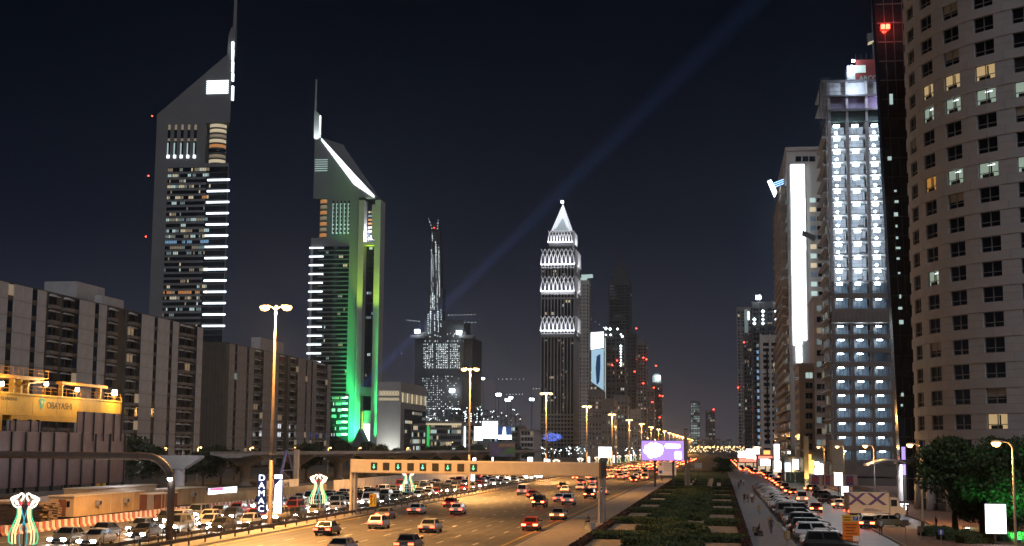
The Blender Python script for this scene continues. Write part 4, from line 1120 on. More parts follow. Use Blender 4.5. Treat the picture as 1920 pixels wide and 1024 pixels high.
MB().mesh_([(px0+1.5,y0p+1.5,zb_),(px1-1.5,y0p+1.5,zb_),(px1-1.5,y1p-1.5,zb_),(px0+1.5,y1p-1.5,zb_),(cxp,cyp,za-14)], [(0,1,4),(1,2,4),(2,3,4),(3,0,4)]).build('glass_pyramid', 'pyramid_glow', t)
glow('fin_glow', (0.90,0.94,1.0), 0.75)  # uplighting of the white fins painted in as their own glow
for (ex, ey) in ((px0,y0p),(px1,y0p),(px1,y1p),(px0,y1p)):
    dx = (cxp-ex); 
    MB().mesh_([(ex,ey,zb_),(ex+dx*0.33,ey+(cyp-ey)*0.1,zb_),(cxp,cyp,za),(cxp,cyp-0.3,za-30),(ex,ey+(cyp-ey)*0.1,zb_)], [(0,1,3),(0,3,2),(0,2,4),(1,2,3),(4,2,3)]).build('pyramid_fin', 'fin_glow', t)
MB().tube([(cxp,cyp,za-4),(cxp,cyp,za+4)], 0.4, 5).build('finial', 'steel', t)
MB().box(cxp-1.2, cxp+1.2, cyp-8, cyp-7, za-1, za+1).build('top_lamp', 'lamp_white', t)

# ================================================================== the other towers along the far road
def far_tower(label, p0, p1, pt, Y, depth, seed, m='tower_mid', nu=10, fh=3.8, lit=0.10, side='x', w6=(3,3,2,3,0.4,0), crown=0, fins=4, beacons=(), cap=None):
    t = thing('far_tower', label, 'tower', (0,0,0)); rr = random.Random(seed)
    a, b = PY(p0, 760, Y), PY(p1, 760, Y); H = PY((p0+p1)/2, pt, Y).z
    MB().box(a.x, b.x, Y, Y+depth, 0, H).build('shaft', m, t)
    nz = max(3, int(H/fh))
    panes(t, 'window_grid', 'y', Y-0.08, a.x+0.6, b.x-0.6, 8, H-4, nu, nz, lit, rr, (0.3,0.42), True, w6)
    for k in range(fins+1):
        x = a.x + (b.x-a.x)*k/fins; MB().box(x-0.5, x+0.5, Y-0.7, Y-0.1, 0, H+0.6).build('pier', m, t)
    nb = 7
    for k in range(1, nb): z = H*k/nb; MB().box(a.x-0.3, b.x+0.3, Y-0.55, Y-0.12, z-0.8, z+0.8).build('floor_band', m, t)
    if side == 'x': panes(t, 'side_windows', 'x', b.x+0.08, Y+1, Y+depth-1, 8, H-4, 8, nz, lit, rr, (0.3,0.42), True, w6)
    else: panes(t, 'side_windows', 'n', a.x-0.08, Y+1, Y+depth-1, 8, H-4, 8, nz, lit, rr, (0.3,0.42), True, w6)
    if crown:
        w_ = b.x-a.x; z = H
        for k in range(crown):
            f = (k+1)/(crown+1)*0.5
            MB().box(a.x+w_*f, b.x-w_*f, Y+depth*f, Y+depth*(1-f), z, z+w_*0.28).build('crown_step', m, t); z += w_*0.28
        MB().tube([((a.x+b.x)/2,Y+depth/2,z),((a.x+b.x)/2,Y+depth/2,z+w_*0.7)], [w_*0.05,0.3], 6).build('spire', m, t)
    for (px, py) in beacons: p = PY(px, py, Y-2); beacon(t, p.x, Y-2, p.z, Y/2604*1.3)
    return t, a, b, H
t, a, b, H = far_tower('plain pale slab tower right behind the arch-banded tower', 1086, 1104, 526, 1420, 24, 81, 'tower_pale', 3, lit=0.0, side='x')
w_ = b.x-a.x; c0, c1 = PY(1088, 523, 1418), PY(1112, 513, 1418)
MB().prism([(a.x+1,H),(a.x+w_*0.7,H),(a.x+w_*0.7,H+5),(a.x+1,H+3)], 1421, 1432).build('cap_house', 'win_cool', t)
MB().mesh_([(c0.x+2,1417,H+2.5),(c1.x,1417,H+4.0),(c1.x-1.5,1428,H+7.5),(c0.x,1428,H+7),(c0.x+2,1417,H+1.5),(c1.x,1417,H+2.2),(c1.x-1.5,1428,H+6),(c0.x,1428,H+6)], [(0,1,2,3),(4,7,6,5),(0,4,5,1),(1,5,6,2),(2,6,7,3),(3,7,4,0)]).build('tilted_roof', 'win_cool', t)
# the white lit facade
t, a, b, H = far_tower('tower wearing a huge glaring white sheet on its facade', 1106, 1132, 622, 1250, 30, 82, 'tower_mid', 6, lit=0.25, w6=(3,2,3,3,0,0))
glow('sheet_white', (0.92,0.98,1.0), 2.2); glow('sheet_pale', (0.50,0.78,1.0), 0.7); glow('sheet_navy', (0.02,0.08,0.22), 0.4)
q = lambda px, py: (PY(px,py,1249).x, PY(px,py,1249).z)
MB().prism([q(1108,656),q(1132,652),q(1132,622),q(1108,624)], 1247.6, 1248.8).build('lit_sheet', 'sheet_white', t)
MB().prism([q(1109,716),q(1120,724),q(1132,732),q(1132,654),q(1109,657)], 1248, 1248.9).build('lit_sheet', 'sheet_pale', t)
MB().prism([q(1119,722),q(1124,716),q(1126,690),q(1126,664),q(1119,668),q(1117,690)], 1247.5, 1247.95).build('printed_shape', 'sheet_navy', t)
MB().box(q(1134,700)[0], q(1136.5,700)[0], 1248, 1249, q(1135,822)[1], q(1135,634)[1]).build('light_strip', 'win_cool', t)
far_tower('dark glass tower with a vertical run of blue-white lamps', 1137, 1172, 618, 1180, 34, 83, 'tower_dark', 9, lit=0.10, beacons=((1148,685),(1157,676)))
lt = [x for x in COL.objects if x.get('label','').startswith('dark glass tower with a vertical')][0]
dots(lt, 'lamp_column', [tuple(PY(1164, 649 + k*5.2, 1176)) for k in range(8)], 1.0, 'dot_white')
dots(lt, 'roof_lamps', [tuple(PY(px, py, 1170)) for px, py in ((1136,616),(1144,617),(1158,617),(1136,628),(1145,628),(1164,627),(1167,631))], 1.2, 'dot_white')
crane('crane strung with lamps leaning off the dark glass tower', (1136,617), (1106,596), (1160,616), 1170, 4, 640)
far_tower('tallest dark tower with a stepped crown and faint spire', 1142, 1181, 528, 1650, 44, 84, 'tower_dark', 8, lit=0.015, crown=4)
far_tower('slim dark tower with a red lamp on its mast', 1173, 1192, 625, 1400, 30, 85, 'tower_dark', 5, lit=0.05, beacons=((1193,616),(1190,697)))
far_tower('dark banded tower with a pair of red lamps', 1190, 1212, 640, 1500, 36, 86, 'tower_mid', 6, lit=0.06, beacons=((1206,671),(1212,674),(1206,719)), crown=1)
far_tower('low dark tower before the lamp-crowned one', 1211, 1226, 728, 1700, 30, 87, 'tower_mid', 5, lit=0.06, beacons=((1223,754),(1226,727)))
t, a, b, H = far_tower('slim tower with a white lit drum on its roof', 1222, 1241, 717, 1950, 30, 88, 'tower_dark', 5, lit=0.12, beacons=((1230,686),(1237,742),(1242,743),(1237,783)))
MB().lathe([(5.5,0),(6,2),(6,9),(3,12)], 16, ((a.x+b.x)/2, 1955, H)).build('lit_drum', 'win_cool', t)
p = PY(1235, 708, 1945); MB().box(p.x-2.2, p.x+2.2, 1944, 1945, p.z-2, p.z+2).build('drum_lamp', 'lamp_white', t)
far_tower('pale low block at the foot of the white sheet tower', 1104, 1128, 732, 900, 30, 89, 'tower_mid', 8, lit=0.15)
far_tower('mid-rise with rows of small lit windows by the lamps', 1128, 1150, 748, 820, 30, 90, 'tower_mid', 8, lit=0.18)
far_tower('brown mid-rise behind the third row lamp', 1152, 1176, 742, 950, 30, 91, 'tower_mid', 8, lit=0.10)
far_tower('mid-rise with pale balconies behind the lamps', 1178, 1200, 768, 1050, 30, 92, 'tower_grey', 8, lit=0.12)
t, a, b, H = far_tower('distant tower covered in white work lights', 1295, 1312, 752, 2900, 30, 93, 'tower_mid', 6, fh=5.5, lit=0.85, w6=(0,0,6,2,0,0), side='n')
far_tower('distant dark tower beside the one covered in lights', 1323, 1340, 770, 2800, 30, 94, 'tower_mid', 6, fh=5, lit=0.15, side='n', beacons=((1338,768),))
# blue lit globe of strung lamps at the foot of the arch-banded tower
p = PY(1036, 820, 900); rr = random.Random(95)
t = thing('light_tree', 'rounded tree strung with blue lamps by the arch-banded tower', 'lit tree', (p.x, 900, 0))
pts = []
while len(pts) < 260:
    v = Vector((rr.uniform(-1,1), rr.uniform(-1,1), rr.uniform(-1,1)))
    if 0.5 < v.length < 1: pts.append((v.x*6.5, v.y*5, p.z + v.z*2.8))
glow('dot_blue', (0.15,0.25,1.0), 1.6)
dots(t, 'string_lamps', pts, 0.22, 'dot_blue')
MB().tube([(0,0,0),(0,0,p.z)], [0.4,0.25], 7).build('trunk', 'pole_brown', t)
# distant right-hand towers
far_tower('far pale tower with a lit slot near its top', 1384, 1411, 576, 1500, 60, 101, 'tower_grey', 6, lit=0.03, side='n', beacons=((1384,727),))
# low lights and a crossing row of lamps where the road meets the horizon
for k in range(14):
    p = PY(1308 + k*7.6, 841, 1500)
    t = thing('street_lamp', 'tiny sodium lamp in the row crossing the far end of the road', 'street lamp', (p.x, 1500 + k*3, 0), 0, 'lamps crossing the far end of the road')
    MB().tube([(0,0,0),(0,0,10.6)], 0.2, 5).build('pole', 'pole_paint', t); MB().lathe([(0.2,-0.6),(1.0,-0.4),(1.1,0.2),(0.3,0.5)], 8, (0,0,11)).build('lamp_glass', 'sodium', t)
rr = random.Random(97)
t = tag(dots(None, 'distant_lights', [tuple(PY(rr.uniform(1150,1440), rr.uniform(836,848), rr.uniform(1250,1480))) for k in range(260)], 0.42, 'dot_warm'), 'mass of tiny warm lamps low along the far horizon', 'distant lights')
t = tag(dots(None, 'distant_lights', [tuple(PY(rr.uniform(990,1230), rr.uniform(838,852), rr.uniform(900,1200))) for k in range(150)], 0.42, 'dot_white'), 'mass of tiny white lamps at the foot of the far towers', 'distant lights')
for k in range(9):
    far_tower('low far block on the horizon past the end of the road', 1306 + k*9 + rr.uniform(-2,2), 1313 + k*9 + rr.uniform(0,5), rr.uniform(822, 838), 2300 + 60*k, 40, 700+k, 'tower_mid', 4, lit=0.3, side='n', fins=2)[0]['group'] = 'low blocks on the horizon'
lt = [x for x in COL.objects if x.get('label','').startswith('far pale tower with a lit slot')][0]
a, b = PY(1402, 584, 1499), PY(1405, 600, 1499); MB().box(a.x, b.x, 1498, 1499, b.z, a.z).build('lit_slot', 'bar_white', lt)
a, b = PY(1398, 624, 1499), PY(1402, 580, 1499); MB().box(a.x-1, b.x, 1498.5, 1499.2, a.z, b.z).build('lit_reveal', 'win_cool_dim', lt)
far_tower('narrow dark tower with scattered lit windows right of the far pale one', 1396, 1416, 630, 1250, 40, 102, 'tower_dark', 6, lit=0.14, side='n', beacons=((1395,642),(1413,672)))
t, a, b, H = far_tower('broad dark unfinished tower with columns of square work lights', 1413, 1464, 566, 1000, 50, 103, 'tower_dark', 9, lit=0.02, side='n')
dots(t, 'work_lights', [tuple(PY(px, py, 996)) for px in (1430.5, 1454.5) for py in (584,591.5,599,606.5)] + [tuple(PY(1414.5, py, 996)) for py in (599,606.5)], 1.1, 'dot_white')
p = PY(1422, 558, 998); MB().box(p.x-1.6, p.x+1.6, 997, 998, p.z-1.4, p.z+1.4).build('roof_floodlight', 'lamp_white', t)
p2 = PY(1461, 562, 998); MB().box(p2.x-0.9, p2.x+0.9, 997, 998, p2.z-1.8, p2.z+1.8).build('roof_floodlight', 'lamp_white', t)
MB().tube([(p.x+0.8,999,H-4),(p.x+0.8,999,PY(1422,535,998).z)], 0.3, 5).build('roof_mast', 'tower_dark', t)
for k in range(16):
    z = 12 + k*4.6; x = PY(1420, 760, 999).x
    MB().box(x, x+5, 998.6, 999.3, z, z+2.2).build('blue_window', 'win_blue' if k % 3 else 'win_cool_dim', t)
far_tower('pale plain tower split by a dark slot', 1428, 1463, 628, 800, 40, 104, 'tower_pale', 2, lit=0.0, side='n', fins=2)
lt = [x for x in COL.objects if x.get('label','').startswith('pale plain tower split')][0]
a, b = PY(1437, 660, 799), PY(1442, 830, 799); MB().box(a.x, b.x, 798.4, 799.2, b.z, a.z).build('dark_slot', 'curtain', lt)
a, b = PY(1454, 650, 799), PY(1463, 690, 799); MB().box(a.x, b.x, 798.4, 799.2, b.z, a.z).build('dark_slot', 'curtain', lt)

# ================================================================== searchlight beam over the city, painted as a glowing volume without a lamp
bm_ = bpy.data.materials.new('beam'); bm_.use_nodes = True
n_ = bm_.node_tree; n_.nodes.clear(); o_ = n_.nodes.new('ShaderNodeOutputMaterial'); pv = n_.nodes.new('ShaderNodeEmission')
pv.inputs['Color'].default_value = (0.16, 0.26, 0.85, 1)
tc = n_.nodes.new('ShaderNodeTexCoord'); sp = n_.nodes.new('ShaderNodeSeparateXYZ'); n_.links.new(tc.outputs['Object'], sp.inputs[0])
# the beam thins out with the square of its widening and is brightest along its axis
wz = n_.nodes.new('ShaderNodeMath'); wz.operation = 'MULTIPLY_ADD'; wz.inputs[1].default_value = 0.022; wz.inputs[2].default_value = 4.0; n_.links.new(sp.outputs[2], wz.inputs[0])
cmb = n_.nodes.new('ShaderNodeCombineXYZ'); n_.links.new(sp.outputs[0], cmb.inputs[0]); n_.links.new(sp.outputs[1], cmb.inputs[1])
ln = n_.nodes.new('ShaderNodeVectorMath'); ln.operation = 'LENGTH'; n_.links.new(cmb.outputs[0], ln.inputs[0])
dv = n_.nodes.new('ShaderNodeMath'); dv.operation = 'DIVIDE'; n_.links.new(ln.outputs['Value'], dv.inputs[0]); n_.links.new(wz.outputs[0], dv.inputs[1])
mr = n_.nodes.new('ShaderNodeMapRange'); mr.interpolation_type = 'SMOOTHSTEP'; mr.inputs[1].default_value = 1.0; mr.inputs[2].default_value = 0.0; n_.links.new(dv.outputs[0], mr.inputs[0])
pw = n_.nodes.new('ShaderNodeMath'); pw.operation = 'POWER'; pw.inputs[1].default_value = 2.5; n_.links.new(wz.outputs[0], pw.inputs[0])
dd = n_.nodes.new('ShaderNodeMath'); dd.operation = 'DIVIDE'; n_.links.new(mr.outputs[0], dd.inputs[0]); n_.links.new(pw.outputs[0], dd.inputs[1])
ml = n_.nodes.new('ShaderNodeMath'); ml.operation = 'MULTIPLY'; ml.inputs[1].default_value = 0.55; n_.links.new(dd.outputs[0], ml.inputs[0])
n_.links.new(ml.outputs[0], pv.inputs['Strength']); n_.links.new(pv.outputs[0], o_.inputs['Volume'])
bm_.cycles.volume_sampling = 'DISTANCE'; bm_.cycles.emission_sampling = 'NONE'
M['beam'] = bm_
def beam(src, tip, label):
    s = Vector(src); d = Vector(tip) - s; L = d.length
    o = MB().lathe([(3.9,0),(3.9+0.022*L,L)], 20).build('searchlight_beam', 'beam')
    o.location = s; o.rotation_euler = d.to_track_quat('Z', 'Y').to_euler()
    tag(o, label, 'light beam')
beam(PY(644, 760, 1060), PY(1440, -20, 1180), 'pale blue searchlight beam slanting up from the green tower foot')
# ================================================================== round stone-clad tower on the right
mat('stone', (0.43, 0.44, 0.465), 0.7, var=0.10, scale=0.35)
mat('stone_joint', (0.24, 0.225, 0.215), 0.9, var=0.1, scale=0.5)
mat('mullion', (0.20, 0.20, 0.20), 0.5, var=0)
mat('room_dark', (0.02, 0.021, 0.024), 0.8, var=0.2, scale=0.5)
glow('room_warm', (1.0, 0.72, 0.36), 0.42); glow('room_cool', (0.62, 0.82, 0.66), 0.36); glow('room_amber', (1.0, 0.5, 0.12), 0.35)
mat('blind', (0.34, 0.32, 0.28), 0.8, var=0.2, scale=2)
R, CX, CY_ = 30.0, 60.4, 226.0
FH, DA = 3.62, math.radians(12.0)
t = thing('round_tower', 'pale stone-clad round tower with square paired windows, some lit', 'tower', (CX, CY_, 0))
NF = 25; rr = random.Random(201)
MB().lathe([(R-0.55,0),(R-0.55,NF*FH+2)], 90).build('core_wall', 'stone_joint', t, True)
MB().lathe([(R+0.2,NF*FH+1.6),(R+0.2,NF*FH+3)], 60).build('parapet', 'stone', t, True)
WW, WH = 3.35, 2.25; ST = R*DA
sp_me = MB().box(-ST/4+0.02, ST/4-0.02, -0.30, 0.25, 0.02, FH-WH-0.02).mesh('stone_panel', 'stone')
pw_ = ST - WW
pr_me = MB().box(-pw_/2+0.02, pw_/2-0.02, -0.30, 0.25, 0.02, WH/2-0.015).mesh('stone_panel', 'stone')
fr = MB()
for (x0, x1, z0, z1) in ((-WW/2,-WW/2+0.09,0,WH),(WW/2-0.09,WW/2,0,WH),(-0.06,0.06,0,WH),(-WW/2,WW/2,0,0.09),(-WW/2,WW/2,WH-0.09,WH),(-WW/2,WW/2,0.66,0.76)):
    fr.box(x0, x1, -0.02 - (0.004 if z1-z0 < 1 else 0), 0.10, z0, z1)
fr_me = fr.mesh('window_frame', 'mullion')
gl_me = {m: MB().box(-WW/2, WW/2, 0.10, 0.16, 0, WH).mesh('window', m) for m in ('glass_dark', 'room_warm', 'room_cool', 'room_amber')}
half = {s: MB().box(-WW/2 if s < 0 else 0.06, -0.06 if s < 0 else WW/2, 0.085, 0.099, 0.0, WH).mesh('blind', 'room_dark') for s in (-1, 1)}
blind_me = MB().box(-WW/2+0.1, WW/2-0.1, 0.07, 0.098, WH*0.45, WH-0.1).mesh('blind', 'blind')
furn_me = MB().box(-1.2, 0.7, 0.075, 0.098, 0.1, 0.6).box(0.2, 0.45, 0.07, 0.098, 0.1, WH-0.2).mesh('furniture', 'room_dark')
lamp_me = MB().box(-0.25, 0.95, 0.06, 0.09, WH-0.5, WH-0.38).mesh('ceiling_lamp', 'bar_white')
LIT = {(17,2): 'room_warm', (17,3): 'room_warm', (17,1): 'room_warm', (17,4): 'room_warm', (16,1): 'room_cool', (16,2): 'room_cool', (16,3): 'room_cool', (16,4): 'room_cool',
       (13,2): 'room_cool', (13,3): 'room_cool', (13,4): 'room_cool', (13,1): 'room_amber', (9,1): 'room_cool', (3,3): 'room_warm', (1,3): 'room_amber', (2,4): 'room_amber', (22,4): 'room_warm'}
rest = MB(); npan = 0
def onring(me, name, th, z, parent, out=0.0):
    o = link(name, me, parent, (-(R-0.25+out)*math.cos(th), -(R-0.25+out)*math.sin(th), z)); o.rotation_euler = (0, 0, math.radians(-90) + th + math.radians(0))
    return o
TH0 = math.radians(7.8)
for f in range(NF):
    for k in range(-1, 7):
        th = TH0 + k*DA; z = f*FH + 1.2; vis = 0 <= k <= 5 and f < 22
        for d in (-0.25, 0.25):
            if vis and npan < 296: onring(sp_me, 'stone_panel', th + d*DA, z + WH, t); npan += 1
            else:
                a0, a1 = th + (d-0.25)*DA + 0.001, th + (d+0.25)*DA - 0.001
                q = lambda r, a, zz: (-r*math.cos(a), -r*math.sin(a), zz)
                rest.face([q(R+0.02,a1,z+WH+0.02), q(R+0.02,a0,z+WH+0.02), q(R+0.02,a0,z+FH-0.02), q(R+0.02,a1,z+FH-0.02)][::-1])
                rest.face([q(R+0.02,a1,z+WH+0.02), q(R-0.5,a1,z+WH+0.02), q(R-0.5,a0,z+WH+0.02), q(R+0.02,a0,z+WH+0.02)])
        for h in (0, 1):
            a0, a1 = th + DA/2 - pw_/2/R + 0.001, th + DA/2 + pw_/2/R - 0.001
            za, zb_ = z + h*WH/2 + 0.015, z + (h+1)*WH/2 - 0.015
            q = lambda r, a, zz: (-r*math.cos(a), -r*math.sin(a), zz)
            rest.face([q(R+0.02,a1,za), q(R+0.02,a0,za), q(R+0.02,a0,zb_), q(R+0.02,a1,zb_)][::-1])
            rest.face([q(R+0.02,a0,za), q(R-0.5,a0,za), q(R-0.5,a0,zb_), q(R+0.02,a0,zb_)])
            rest.face([q(R+0.02,a1,za), q(R-0.5,a1,za), q(R-0.5,a1,zb_), q(R+0.02,a1,zb_)])
        m = LIT.get((f, k), 'glass_dark')
        wd = onring(gl_me[m], 'window', th, z, t)
        if vis:
            link('window_frame', fr_me, wd)
            if m != 'glass_dark':
                link('furniture', furn_me, wd)
                if m == 'room_cool': link('ceiling_lamp', lamp_me, wd)
                if k == 4 and f == 17: link('blind', half[-1], wd)
            elif rr.random() < 0.12: link('blind', blind_me, wd)
rest.build('plain_cladding', 'stone', t)['kind'] = 'stuff'
for k in range(9):
    th = math.radians(4 + 11*k); MB().lathe([(0.75,0),(0.75,4.8)], 14, (-(R+0.1)*math.cos(th), -(R+0.1)*math.sin(th), 0)).build('ground_column', 'stone', t, True)

# ================================================================== dark glass tower beside it
Y = 262.0
t = thing('glass_tower', 'near-black glass tower with a red lamp beside the round tower', 'tower', (0,0,0))
bl, tl = PY(1687, 850, Y), PY(1641, 40, Y); xr = PY(1728, 850, Y).x + 2; H = 100.0
sl = (tl.x - bl.x)/(tl.z - bl.z); x0 = bl.x - sl*bl.z; x1 = x0 + sl*H
MB().mesh_([(x0,Y,0),(xr,Y,0),(xr,Y+4,0),(x0,Y+4,0),(x1,Y,H),(xr,Y,H),(xr,Y+4,H),(x1,Y+4,H)], [(3,2,1,0),(4,5,6,7),(0,1,5,4),(1,2,6,5),(2,3,7,6),(3,0,4,7)]).build('curtain_wall', 'curtain', t)
for k in range(26):
    z = 4 + k*3.7; xx = x0 + sl*z
    MB().box(xx+0.3, xr, Y-0.10, Y-0.02, z-0.12, z+0.12).build('transom', 'tower_dark', t)
for k in range(1, 5):
    f = k/5; MB().mesh_([(x0+(xr-x0)*f-0.07,Y-0.14,0),(x0+(xr-x0)*f+0.07,Y-0.14,0),(x1+(xr-x1)*f+0.07,Y-0.14,H),(x1+(xr-x1)*f-0.07,Y-0.14,H)], [(0,1,2,3)]).build('mullion', 'tower_dark', t)
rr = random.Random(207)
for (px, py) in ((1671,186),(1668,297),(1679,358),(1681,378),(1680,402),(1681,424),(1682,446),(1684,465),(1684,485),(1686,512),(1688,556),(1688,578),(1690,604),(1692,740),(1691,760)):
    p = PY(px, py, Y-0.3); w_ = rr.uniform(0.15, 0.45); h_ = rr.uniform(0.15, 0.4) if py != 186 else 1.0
    MB().box(p.x-w_, p.x+w_, Y-0.32, Y-0.28, p.z-h_, p.z+h_).build('lit_pane', 'win_cool', t)  # bluish streaks in the dark glass, drawn as small glowing panes
p = PY(1661, 50, Y-0.6)
for d in (-0.55, 0.35): MB().cham(p.x+d-0.36, p.x+d+0.36, Y-1.0, Y-0.4, p.z-0.4, p.z+0.4, 0.08).build('aviation_lamp', 'red_light', t)
lamp('aviation_light', 'POINT', (p.x, Y-2.2, p.z), 900, (1.0,0.06,0.03), 0.4)
# entrance pieces under it
p = PZ(1688, 975); 
t = thing('entrance_canopy', 'pale curved canopy over the entrance on one white column', 'canopy', (0,0,0)); Yc = 232
a, b = PY(1624, 872, Yc), PY(1692, 868, Yc)
pts = [(a.x + (b.x-a.x)*k/10, a.z + 0.9*math.sin(math.pi*min(1,k/12))) for k in range(11)]
MB().prism([(x, z-0.15) for x, z in pts] + [(x, z+0.12) for x, z in pts[::-1]], Yc-4, Yc+5).build('roof', 'white_paint', t)
p = PY(1687, 900, Yc); MB().lathe([(0.55,0),(0.48,0.3),(0.45,a.z+0.6)], 14, (p.x, Yc, 0)).build('column', 'white_paint', t, True)
MB().box(p.x-0.4, b.x+2.5, Yc-3, Yc+4, a.z+0.2, a.z+0.9).build('roof_edge', 'steel_dark', t)
lamp('entrance_light', 'POINT', (p.x+2.5, Yc-2, a.z-0.6), 1500, (0.95,0.93,1.0), 0.3)
t = thing('shopfront', 'glaring white shop window at the foot of the dark tower', 'shop window', (0,0,0))
a, b = PY(1690, 972, 214), PY(1703, 944, 214)
MB().box(a.x, b.x, 214, 214.5, 0.3, b.z).build('lit_glass', 'sign_white', t)
MB().box(a.x-0.3, b.x+0.3, 213.6, 214.6, b.z, b.z+0.3).build('lintel', 'steel_dark', t)
MB().box((a.x+b.x)/2-0.06, (a.x+b.x)/2+0.06, 213.9, 213.98, 0.3, b.z).build('mullion', 'steel_dark', t)
t = thing('violet_column', 'slim violet light column beside the entrance', 'light column', (0,0,0)); p = PY(1694, 850, 236)
glow('violet', (0.35,0.25,1.0), 1.6)
MB().lathe([(0.35,0),(0.35,5)], 10, (p.x,236,0)).build('base','steel_dark',t); MB().lathe([(0.3,5.05),(0.3,PY(1694,838,236).z)], 10, (p.x,236,0)).build('tube','violet',t)

# ================================================================== tower under construction with every floor lit
Y = 365.0
t = thing('construction_tower', 'unfinished concrete tower with white lamps glaring on every floor', 'tower', (0,0,0))
E = lambda px, py: PY(px, py, Y)
xs = [E(p, 420).x for p in (1559, 1593, 1630, 1666)]; xr = xs[-1]; D = 24.0
mat('bare_concrete', (0.40, 0.40, 0.41), 0.85, var=0.25, scale=0.4)
mat('site_steel', (0.10, 0.10, 0.11), 0.6, var=0.3, scale=1.0)
mat('room_concrete', (0.50, 0.52, 0.56), 0.85, var=0.3, scale=0.5)
glow('site_lamp', (0.74, 0.88, 1.0), 36, True); glow('site_lamp_low', (0.74, 0.88, 1.0), 30, True)
rr = random.Random(301); zt_ = E(1600, 228).z; zmid = E(1600, 527).z; zlow = E(1600, 606).z
def floor(z, h, kind):
    MB().box(xs[0]-0.5, xr+0.5, Y, Y+D, z-0.14, z+0.14).build('floor_slab', 'bare_concrete', t)
    if kind == 'low': MB().box(xs[0]-0.3, xr+0.5, Y-0.22, Y-0.02, z-0.5, z+0.75).build('spandrel', 'concrete_dark', t)
    for k, x in enumerate(xs):
        MB().box(x-0.42, x+0.42, Y+0.05, Y+0.9, z+0.15, z+h-0.15).build('column', 'bare_concrete' if kind == 'top' else 'concrete_dark', t)
    for k in range(3):
        a, b = xs[k]+0.42, xs[k+1]-0.42
        MB().box(a, b, Y+6.0, Y+6.15, z+0.15, z+h-0.15).build('partition', 'room_concrete' if kind == 'top' else 'glass_blue', t)
        cx_ = a + (b-a)*(0.38 + rr.uniform(-0.03,0.03)); s = 0.75 if kind == 'top' else 0.7; hz_ = 0.28 if kind == 'top' else 0.14
        if kind == 'low' and rr.random() < 0.06: continue
        MB().box(cx_-s, cx_+s, Y+1.2, Y+1.7, z+h-0.55-2*hz_, z+h-0.55).build('site_lamp', 'site_lamp' if kind == 'top' else 'site_lamp_low', t)
        if kind == 'top' and k != 1: MB().box(cx_-s*0.2-0.35, cx_+0.1, Y+0.8, Y+1.0, z+0.5, z+0.95).build('site_lamp', 'site_lamp', t)
        if kind == 'low':
            for j in range(1, 4): x = a + (b-a)*j/4; MB().box(x-0.06, x+0.06, Y+0.1, Y+0.2, z+0.76, z+h-0.5).build('mullion', 'site_steel', t)
        else:
            for j in range(rr.choice((1,2,3))):
                x = rr.uniform(a+0.3, b-0.3); MB().tube([(x,Y+2.5,z+0.2),(x+rr.uniform(-0.6,0.6),Y+2.5,z+h-0.2)], 0.06, 4).build('prop', 'site_steel', t)
            if rr.random() < 0.5: x = rr.uniform(a, b-1.5); MB().box(x, x+rr.uniform(0.8,1.8), Y+2, Y+2.6, z+0.15, z+rr.uniform(0.5,1.1)).build('material_pile', 'site_steel', t)
    MB().tube([(xs[0],Y-0.05,z+1.1),(xr,Y-0.05,z+1.1)], 0.03, 4).build('edge_rail', 'site_steel', t)
mat('glass_blue', (0.24, 0.33, 0.42), 0.25, var=0.3, scale=0.6)
nt_ = 12; h = (zt_-zmid)/nt_
for k in range(nt_): floor(zmid + k*h, h, 'top')
hl = (zmid - E(1600,584).z)/2
for k in range(2): floor(E(1600,584).z + k*hl, hl, 'low')
MB().box(xs[0]-0.4, xr+0.5, Y-0.3, Y+D, zlow+0.2, E(1600,586).z-0.2).build('plant_band', 'concrete_dark', t)
for k in range(14): x = xs[0] + (xr-xs[0])*(k+0.5)/14; MB().box(x-0.08, x+0.08, Y-0.4, Y-0.31, zlow+0.3, E(1600,586).z-0.3).build('louvre', 'site_steel', t)
nl = 10; hl = (zlow - E(1600,868).z)/nl; zb_ = zlow - nl*hl
for k in range(nl): floor(zb_ + k*hl, hl, 'low')
k = zb_
while k > 1: MB().box(xs[0]-0.3, xr+0.5, Y-0.05, Y+D, max(0,k-3.4), k-0.2).build('podium_wall', 'concrete_dark', t); k -= 3.6
# its left flank
xa = E(1559, 420).x - 0.5
MB().box(xa-0.35, xa, Y+2, Y+D, zb_, zt_).build('side_wall', 'concrete_dark', t)
for k in range(24):
    z = zb_ + (zt_-zb_)*k/24
    MB().box(xa-1.4, xa-0.36, Y+1, Y+D, z-0.15, z+0.15).build('side_slab', 'bare_concrete', t)
    for j in range(3): MB().box(xa-0.5, xa-0.37, Y+4+j*7, Y+8+j*7, z+0.5, z+2.6).build('side_window', 'win_cool_dim' if rr.random() < 0.15 else 'glass_blue', t)
